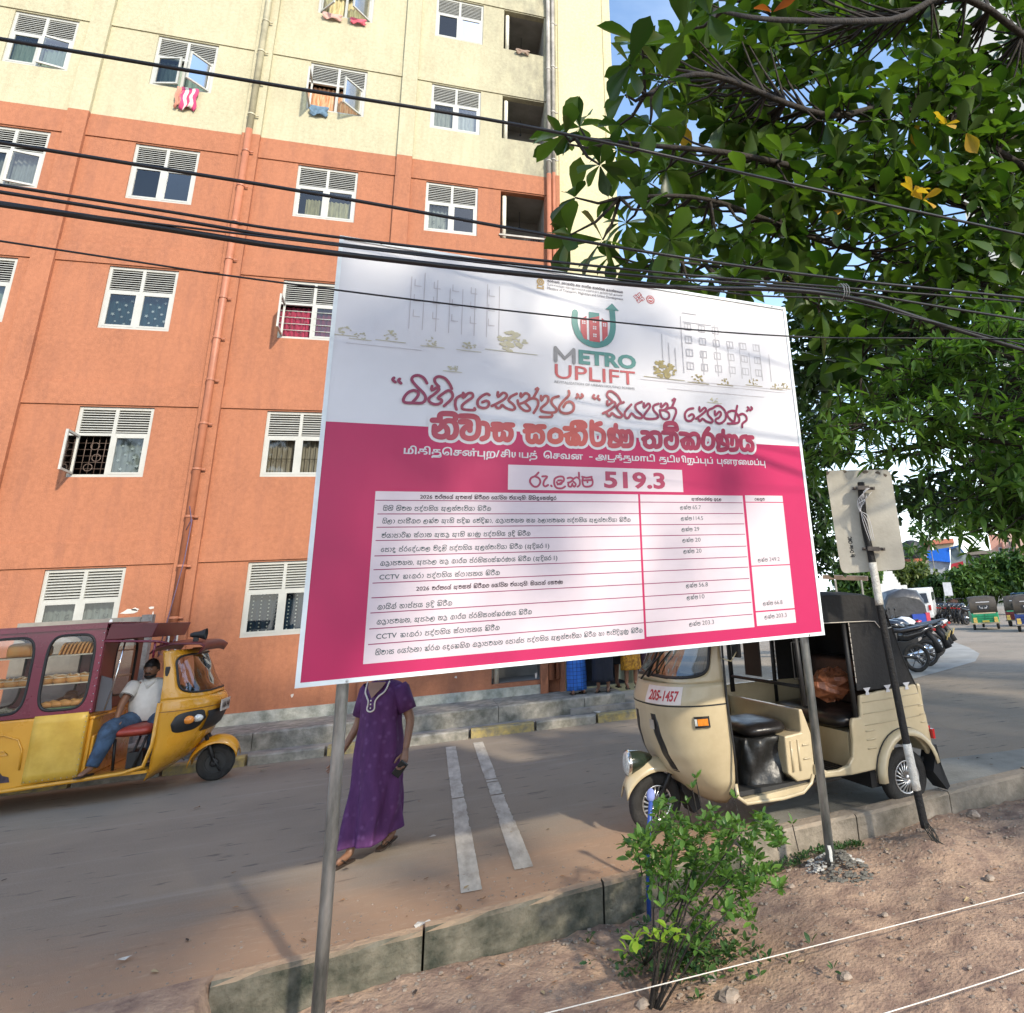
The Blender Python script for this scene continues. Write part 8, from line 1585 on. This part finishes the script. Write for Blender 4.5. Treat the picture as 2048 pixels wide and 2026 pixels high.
# motorbikes ------------------------------------------------------
def motorbike(label, loc, rz, bodym, seatm, group, sc=1.0, plate=True, tail=None, box=False):
    t = empty('motorbike', loc, rz, label, 'motorbike', group); t.scale = (sc,) * 3       # forward = +x, rear wheel near the origin
    for x, r_ in ((0, .28), (1.18, .28)):
        mb = MB(); mb.lathe([(r_ * .72, -.035), (r_ * .93, -.05), (r_, 0), (r_ * .93, .05), (r_ * .72, .035), (r_ * .72, -.035)], 'y', (x, 0, r_), 24); w_ = mb.build('wheel', TYRE, t)
        mb = MB(); mb.lathe([(r_ * .74, -.025), (r_ * .70, -.02), (r_ * .70, .02), (r_ * .74, .025)], 'y', (x, 0, r_), 22)
        for k in range(6): a = k * math.pi / 3; mb.tube([(x, 0, r_), (x + r_ * .7 * math.cos(a), 0, r_ + r_ * .7 * math.sin(a))], .012, 4)
        mb.lathe([(.0, -.05), (.06, -.05), (.06, .05), (.0, .05)], 'y', (x, 0, r_), 12); mb.build('rim', mat('dark_alloy', (.22, .22, .23), .4, .8), w_)
    mb = MB(); rows = []
    for x, z, w_, h_ in ((-.42, .86, .03, .02), (-.36, .84, .07, .05), (-.15, .76, .11, .09), (.15, .70, .12, .11), (.35, .72, .11, .12)): rows.append([(x, w_ * math.cos(a), z + h_ * math.sin(a)) for a in [2 * math.pi * k / 12 for k in range(12)]])
    mb.loft(rows); mb.build('tail_fairing', tail or bodym, t)
    mb = MB(); rows = []
    for x, z, w_, h_ in ((-.34, .90, .06, .02), (-.1, .845, .12, .045), (.25, .80, .12, .05), (.48, .84, .07, .04)): rows.append([(x, w_ * math.cos(a), z + h_ * math.sin(a)) for a in [2 * math.pi * k / 12 for k in range(12)]])
    mb.loft(rows); mb.build('seat', seatm, t)
    mb = MB(); rows = []
    for x, z, w_, h_ in ((.40, .84, .06, .06), (.52, .87, .13, .12), (.72, .89, .15, .13), (.88, .86, .12, .10), (.95, .82, .05, .05)): rows.append([(x, w_ * math.cos(a), z + h_ * math.sin(a)) for a in [2 * math.pi * k / 12 for k in range(12)]])
    mb.loft(rows); mb.build('fuel_tank', bodym, t)
    mb = MB(); mb.bb((.42, -.13, .28), (.78, .13, .62)); mb.tube([(0, -.09, .28), (.5, -.1, .36)], .03, 6); mb.tube([(0, .09, .28), (.5, .1, .36)], .03, 6); mb.tube([(.3, 0, .68), (.5, 0, .4), (.9, 0, .6), (1.0, 0, .85)], .03, 6); mb.build('engine', BLACK, t)
    mb = MB(); mb.tube([(1.18, -.08, .28), (.98, -.08, .92)], .022, 6); mb.tube([(1.18, .08, .28), (.98, .08, .92)], .022, 6); mb.build('fork', CHROME, t)
    mb = MB(); mb.tube([(.86, -.34, 1.04), (.96, -.14, .99), (.96, .14, .99), (.86, .34, 1.04)], .014, 6); mb.tube([(.92, -.22, 1.0), (.94, -.28, 1.2)], .006, 4); mb.tube([(.92, .22, 1.0), (.94, .28, 1.2)], .006, 4); mb.sph((.94, -.29, 1.22), (.02, .06, .04), 8, 5); mb.sph((.94, .29, 1.22), (.02, .06, .04), 8, 5); mb.build('handlebar', BLACK, t)
    mb = MB(); mb.sph((1.06, 0, .90), (.08, .09, .09), 10, 7); mb.build('headlamp', LENS, t)
    mb = MB(); mb.tube([(.5, -.14, .34), (.2, -.16, .28), (-.25, -.17, .38)], [.02, .035, .045], 8); mb.build('exhaust', CHROME, t)
    mb = MB(); mb.tube([(-.28, 0, .78), (-.42, 0, .60), (-.50, 0, .36)], [.05, .04, .06], 6, True, 1.6); mb.lathe([(.34, -.05), (.35, 0), (.34, .05)], 'y', (1.18, 0, .28), 24) if False else None; mb.build('mudguard', BLACK, t)
    mb = MB(); mb.box((-.44, 0, .80), (.05, .12, .05)); mb.build('tail_lamp', REDL, t)
    if plate: mb = MB(); mb.box((-.50, 0, .60), (.015, .18, .16), Matrix.Rotation(R(-22), 3, 'Y')); mb.build('number_plate', mat('pale_yellow_plate', (.62, .45, .16), .5, var=.1), t)
    return t
NVY = mat('dark_navy_fairing', (.02, .03, .05), .25, coat=.4); BLK = mat('gloss_black_fairing', (.012, .012, .014), .2, coat=.5); WFR = mat('white_fairing', (.6, .6, .62), .3, coat=.3); REDF = mat('red_fairing', (.42, .015, .03), .25, coat=.4)
gn = 'motorbikes parked on the pale apron'; hd_ = R(158)
nb = [gp(*p) for p in ((10.95, 13.9), (10.25, 13.2), (9.65, 12.55), (8.9, 11.9))]
motorbike('motorbike with white pointed tail, rearmost of the parked group', nb[0], hd_, WFR, LEATHER, gn, 1.0, True, WFR); motorbike('motorbike with yellow plate and blue grey side panels, second in the parked group', nb[1], hd_, NVY, LEATHER, gn)
motorbike('black motorbike with tilted yellow plate, nearest fully visible one of the parked group', nb[2], hd_, BLK, LEATHER, gn); motorbike('black motorbike mostly hidden behind the canvas hood', nb[3], hd_, BLK, LEATHER, gn, 1.0, False)
rb_ = gp(10.6, 14.4); motorbike('motorbike with a bright red tank parked behind the white tailed one', rb_, R(150), REDF, LEATHER, gn)
bq = gp(5.9, 9.2); motorbike('motorbike standing across the road behind the cream three-wheeler cabin', bq, R(100), BLK, LEATHER, None)
mb = MB(); mb.box((0, 0, .95), (.42, .42, .40)); mb.box((0, 0, 1.16), (.44, .44, .03)); mb.build('delivery_box', mat('faded_brown_box', (.26, .14, .11), .6, var=.2), None, bevel=.04, label='faded brown delivery box strapped on the motorbike behind the cream three-wheeler', cat='box').location = bq
proto = None; rf = random.Random(4); where = ['first from the left', 'second from the left', 'third from the left', 'fourth from the left', 'fifth from the left', 'sixth from the left', 'seventh from the left', 'eighth from the left', 'ninth from the left', 'tenth from the left', 'rightmost, beside the green three-wheeler']
for k in range(11):
    f = k / 10; p = gp(22.2 - 2.5 * f, 28.1 - 5.2 * f); lab = 'dark motorbike in the far parked row, ' + where[k]
    if proto is None: proto = motorbike(lab, p, R(20), BLK, LEATHER, 'far row of parked motorbikes', 1.05, False)
    else: dup(proto, p, R(rf.uniform(5, 50)), lab)
# houses, tank, tarpaulin house, shrine, signs
def bgk(u, v, D): return place(u, v, D)
def slab(mb, u0, v0, u1, v1, D, dep=4.0, Dz=None):
    a, b = place(u0, v0, D), place(u1, v1, D); a2, b2 = place(u0, v0, D + dep), place(u1, v1, D + dep); a3 = place(u0, v1, D); b3 = place(u1, v0, D)
    far = lambda p: p + (ray((u0 + u1) / 2, v1).xy.normalized().to_3d() * dep)
    z0, z1 = b.z, a.z
    A, B = Vector((a3.x, a3.y, z0)), Vector((b.x, b.y, z0)); vs_ = [A, B, far(B), far(A)]; vs_ += [q + Vector((0, 0, z1 - z0)) for q in vs_]
    mb.add(vs_, [(0, 3, 2, 1), (4, 5, 6, 7), (0, 1, 5, 4), (1, 2, 6, 5), (2, 3, 7, 6), (3, 0, 4, 7)], False)
def bghouse(name, label, D, wall, wallm, wins=(), roof=None, roofm=None, cat='house', extra=()):
    o0 = place((wall[0] + wall[2]) / 2, wall[3], D); h = empty(name, (0, 0, 0), label=label, cat=cat)
    def mk(nm, r_, m, Dd=D, dep=5.0, par=h): q = MB(); slab(q, *r_, Dd, dep); return q.build(nm, m, par)
    wl = mk('wall', wall, wallm)
    for w_ in wins:
        f = mk('window', w_[:4], WHITEF, D - .08, .07); mk('pane', (w_[0] + 1.5, w_[1] + 1.5, w_[2] - 1.5, w_[3] - 1.5), MATS['dark_car_glass'], D - .14, .05, f)
    if roof: mk('roof', roof, roofm, D - .6, 6.2)
    for nm, r_, m, dd in extra: mk(nm, r_, m, D + dd, .8)
    return h
ZX = lambda a, b: (1750 + a / 5.62, 1060 + b / 5.62)
def Q(a, b, c, d): return (*ZX(a, b), *ZX(c, d))
BEI = mat('beige_plaster', (.42, .33, .26), .9, var=.15); PCR = mat('pale_cream_plaster', (.66, .56, .38), .9, var=.1); RR = mat('salmon_roof_edge', (.50, .17, .10), .8, var=.2); GRY = mat('weathered_grey_wall', (.30, .29, .27), .9, var=.3, scale=1.5)
bghouse('house', 'beige and cream flat roofed house with a water tank left of the blue tarpaulin', 74, Q(460, 140, 660, 420), BEI, [Q(500, 350, 530, 400)], Q(520, 122, 890, 142), RR, extra=[('upper_wall', Q(662, 145, 880, 215), PCR, 0), ('lower_roof', Q(330, 325, 600, 345), RR, -2), ('lower_wall', Q(345, 346, 620, 700), PCR, -1.8), ('shaded_bay', Q(365, 352, 520, 400), BEI, -2)])
q = MB(); tb = place(*ZX(425, 322), 71); q.lathe([(.0, 1.75), (.35, 1.72), (.85, 1.5), (.85, .05), (.8, .0), (.0, .0)], 'z', (0, 0, 0), 20); q.build('water_tank', mat('black_tank', (.02, .02, .022), .5), None, label='black cylindrical water tank on the low roof of the cream house', cat='water tank').location = tb
TP = mat('blue_tarpaulin', (.01, .13, .62), .45, var=.1, bump=.6, bscale=1.5); th = empty('tarpaulin_house', (0, 0, 0), label='tall ramshackle house covered by a bright blue tarpaulin and grey sheets', cat='house')
def qd(nm, pts, D, m, parent, dep=.25):
    q = MB(); P_ = [place(*ZX(a, b), D) for a, b in pts]; d = ray(*ZX(*pts[0])).xy.normalized().to_3d() * dep; n = len(P_)
    q.add(P_ + [p + d for p in P_], [tuple(range(n)), tuple(range(2 * n - 1, n - 1, -1))] + [(i, (i + 1) % n, (i + 1) % n + n, i + n) for i in range(n)], False); return q.build(nm, m, parent)
qd('blue_sheet', [(585, 235), (835, 195), (848, 362), (585, 338)], 68, TP, th, .3); qd('grey_sheet_wall', [(605, 335), (848, 362), (835, 430), (780, 560), (640, 540), (600, 480)], 68.5, mat('lilac_grey_sheet', (.36, .38, .42), .7, var=.2, scale=1.5, bump=.5, bscale=2), th, 4)
qd('net_gable', [(848, 200), (935, 168), (1020, 270), (1055, 430), (1000, 470), (850, 440)], 68.2, mat('green_grey_net', (.20, .24, .24), .8, var=.3, scale=3), th, 4); qd('blue_gable_edge', [(835, 195), (935, 168), (1020, 270), (990, 265), (930, 190), (860, 215)], 67.8, mat('dark_blue_edge', (.02, .07, .2), .6), th)
qd('red_panel', [(860, 380), (990, 350), (1000, 440), (840, 475)], 67.6, mat('red_panel', (.36, .015, .03), .6, var=.2), th); qd('post', [(778, 460), (790, 460), (796, 580), (782, 580)], 67.4, GREYW, th); qd('lower_wall', [(640, 470), (1100, 470), (1100, 760), (640, 760)], 72, GRY, th, 3)
bghouse('house', 'grey upper storey with an open dark window and corrugated sheets right of the tarpaulin house', 73, Q(1040, 258, 1310, 400), GRY, [Q(1085, 300, 1150, 370)], Q(1030, 246, 1360, 258), mat('rusty_eave', (.2, .17, .14), .9), extra=[('dark_opening', Q(1185, 275, 1240, 375), DARK, -.3), ('corrugated_sheet', Q(1312, 235, 1372, 350), mat('pale_corrugated', (.5, .52, .54), .5), -.5), ('balcony_rail', Q(1055, 380, 1270, 470), mat('dark_red_rail', (.12, .06, .06), .8, var=.5, scale=4), -1)])
bghouse('apartment_block', 'pinkish orange apartment block with white windows at the far right', 80, Q(1345, 40, 1490, 420), mat('pink_orange_plaster', (.52, .27, .20), .9, var=.12), [Q(1410, 195, 1450, 320), Q(1515, 200, 1560, 320)], extra=[('pale_wing', Q(1492, -20, 1750, 420), mat('salmon_plaster', (.56, .38, .30), .9, var=.12), 0), ('dark_column', Q(1590, 120, 1625, 420), mat('maroon_column', (.20, .07, .06), .8), -.5), ('brown_column', Q(1478, 130, 1494, 420), mat('brown_column', (.30, .14, .10), .8), -.5)], cat='building')
bghouse('tower_block', 'pale grey tower block showing through the leaves at the far right', 110, (1945, 835, 2060, 905), mat('pale_tower', (.62, .60, .56), .9, var=.05), [(1955, 855, 1962, 885), (1968, 855, 1975, 885), (1990, 850, 1997, 885)], cat='building')
bghouse('tower_block', 'bright pale tower block glimpsed between leaves at the top right corner', 90, (1990, -40, 2300, 700), mat('pale_tower_cream', (.60, .58, .52), .9, var=.05), [(2000, 40, 2012, 90), (2020, 40, 2032, 90)], cat='building')
sg = empty('white_sign', (0, 0, 0), label='small white signboard on a pole in front of the dark hedge', cat='sign'); qd('board', [(757, 590), (850, 588), (880, 735), (785, 740)], 50, WP, sg, .05); qd('pole', [(775, 735), (785, 735), (795, 865), (787, 865)], 50.3, STEEL, sg, .06)
q = MB()
st_ = empty('white_shrine', (0, 0, 0), label='white stepped shrine roof partly hidden by the road sign', cat='shrine'); WSHR = mat('whitewash', (.70, .69, .66), .8, var=.08)
for nm, r_ in (('roof_slab', (0, 640, 365, 665)), ('tier', (60, 605, 290, 640)), ('tier', (85, 570, 262, 605)), ('tier', (95, 535, 245, 570)), ('tier', (95, 500, 222, 535)), ('tier', (100, 466, 200, 500)), ('beam', (20, 665, 320, 690)), ('pillar', (290, 690, 312, 770)), ('pillar', (40, 690, 62, 790)), ('pillar', (240, 690, 255, 770)), ('back_wall', (62, 700, 240, 790))): q = MB(); slab(q, *Q(*r_), 38 + (.8 if nm == 'back_wall' else 0) + (.01 * r_[1] / 100), 1.2 if nm != 'pillar' else .25); q.build(nm, WSHR if nm != 'back_wall' else GREYW, st_)
mk_ = empty('kiosk_row', (0, 0, 0), label='low dark kiosk row with a teal shutter behind the far motorbikes', cat='kiosk')
for nm, r_, m in (('roof', (520, 715, 760, 735), mat('dark_roof_sheet', (.06, .055, .05), .8)), ('dark_wall', (560, 735, 760, 900), mat('dark_kiosk_wall', (.07, .07, .065), .9, var=.4)), ('teal_shutter', (600, 780, 690, 880), mat('teal_shutter', (.02, .12, .2), .6)), ('brown_hut', (800, 785, 950, 900), mat('brown_hut', (.10, .05, .035), .9, var=.3))): q = MB(); slab(q, *Q(*r_), 55 - (.5 if 'teal' in nm else 0), .6); q.build(nm, m, mk_)
# hedge-like trees in front of the houses
def bgtree(label, u, v, D, cls, n, m, seed, ls=.3, shape=OV): b = place(u, v, D * 1.42); b.z = zg(b.x); return blob_tree('street_tree', b, [(tuple(place(*ZX(a, c), D * 1.42 + dd)), (r1 * 1.42, r1 * 1.42, r2 * 1.42)) for a, c, dd, r1, r2 in cls], n, ls * 1.42, shape, m, label, 'trees in front of the houses', .15, seed, per=7)
bgtree('round bright green tree left of the green three-wheeler', 1925, 1190, 41, [(960, 600, 0, .85, .8), (1040, 560, .5, .8, .8), (980, 690, 0, .8, .6), (1080, 670, 0, .8, .7)], 620, BGL, 60)
bgtree('wide darker green tree behind the green three-wheeler', 1975, 1190, 42, [(1230, 520, 0, 1.0, .9), (1380, 440, 1, 1.1, .9), (1200, 650, 0, 1.0, .7), (1380, 620, 0, 1.2, .8), (1550, 430, 1, 1.1, 1.1), (1600, 600, 0, 1.2, .9), (1700, 450, 0, 1.2, 1.2)], 1100, BGL, 61)
bgtree('olive green tree between the white shrine and the tarpaulin house', 1840, 1180, 40, [(330, 560, 0, 1.1, .9), (450, 500, 1, .9, .6), (520, 580, 0, 1.0, .8), (430, 670, 0, 1.0, .6), (250, 520, 0, .8, .6)], 620, leafmat('olive_leaf', (.05, .08, .02), (.14, .17, .05), .25), 62)
bgtree('dark bushy tree above the kiosks', 1870, 1190, 39, [(620, 640, 0, .8, .5), (700, 650, 0, .7, .6), (720, 720, 0, .6, .4)], 260, DKL, 63)
bgtree('scrubby tree behind the canvas hood left of the white shrine', 1700, 1190, 30, [(-60, 650, 0, .8, .8), (-180, 620, 0, .9, .9), (-290, 640, 0, .8, .8), (-240, 500, 1, .8, .6)], 420, BGL, 64)
cn = empty('corrugated_canopy', (0, 0, 0), label='rusty corrugated canopy on thin posts behind the canvas hood', cat='canopy'); q = MB()
P_ = [place(1645, 1150, 20), place(1735, 1153, 20), place(1735, 1162, 20), place(1645, 1158, 20)]; q.add(P_ + [p + Vector((.7, 1.0, .03)) for p in P_], [(0, 1, 2, 3), (7, 6, 5, 4), (0, 4, 5, 1), (1, 5, 6, 2), (2, 6, 7, 3), (3, 7, 4, 0)]); q.build('sheet', mat('rusty_sheet', (.18, .13, .10), .8, var=.5, scale=3), cn)
for u in (1670, 1722): a = place(u, 1160, 20); q = MB(); q.tube([a, Vector((a.x, a.y, zg(a.x)))], .03, 6); q.build('post', GREYW, cn)
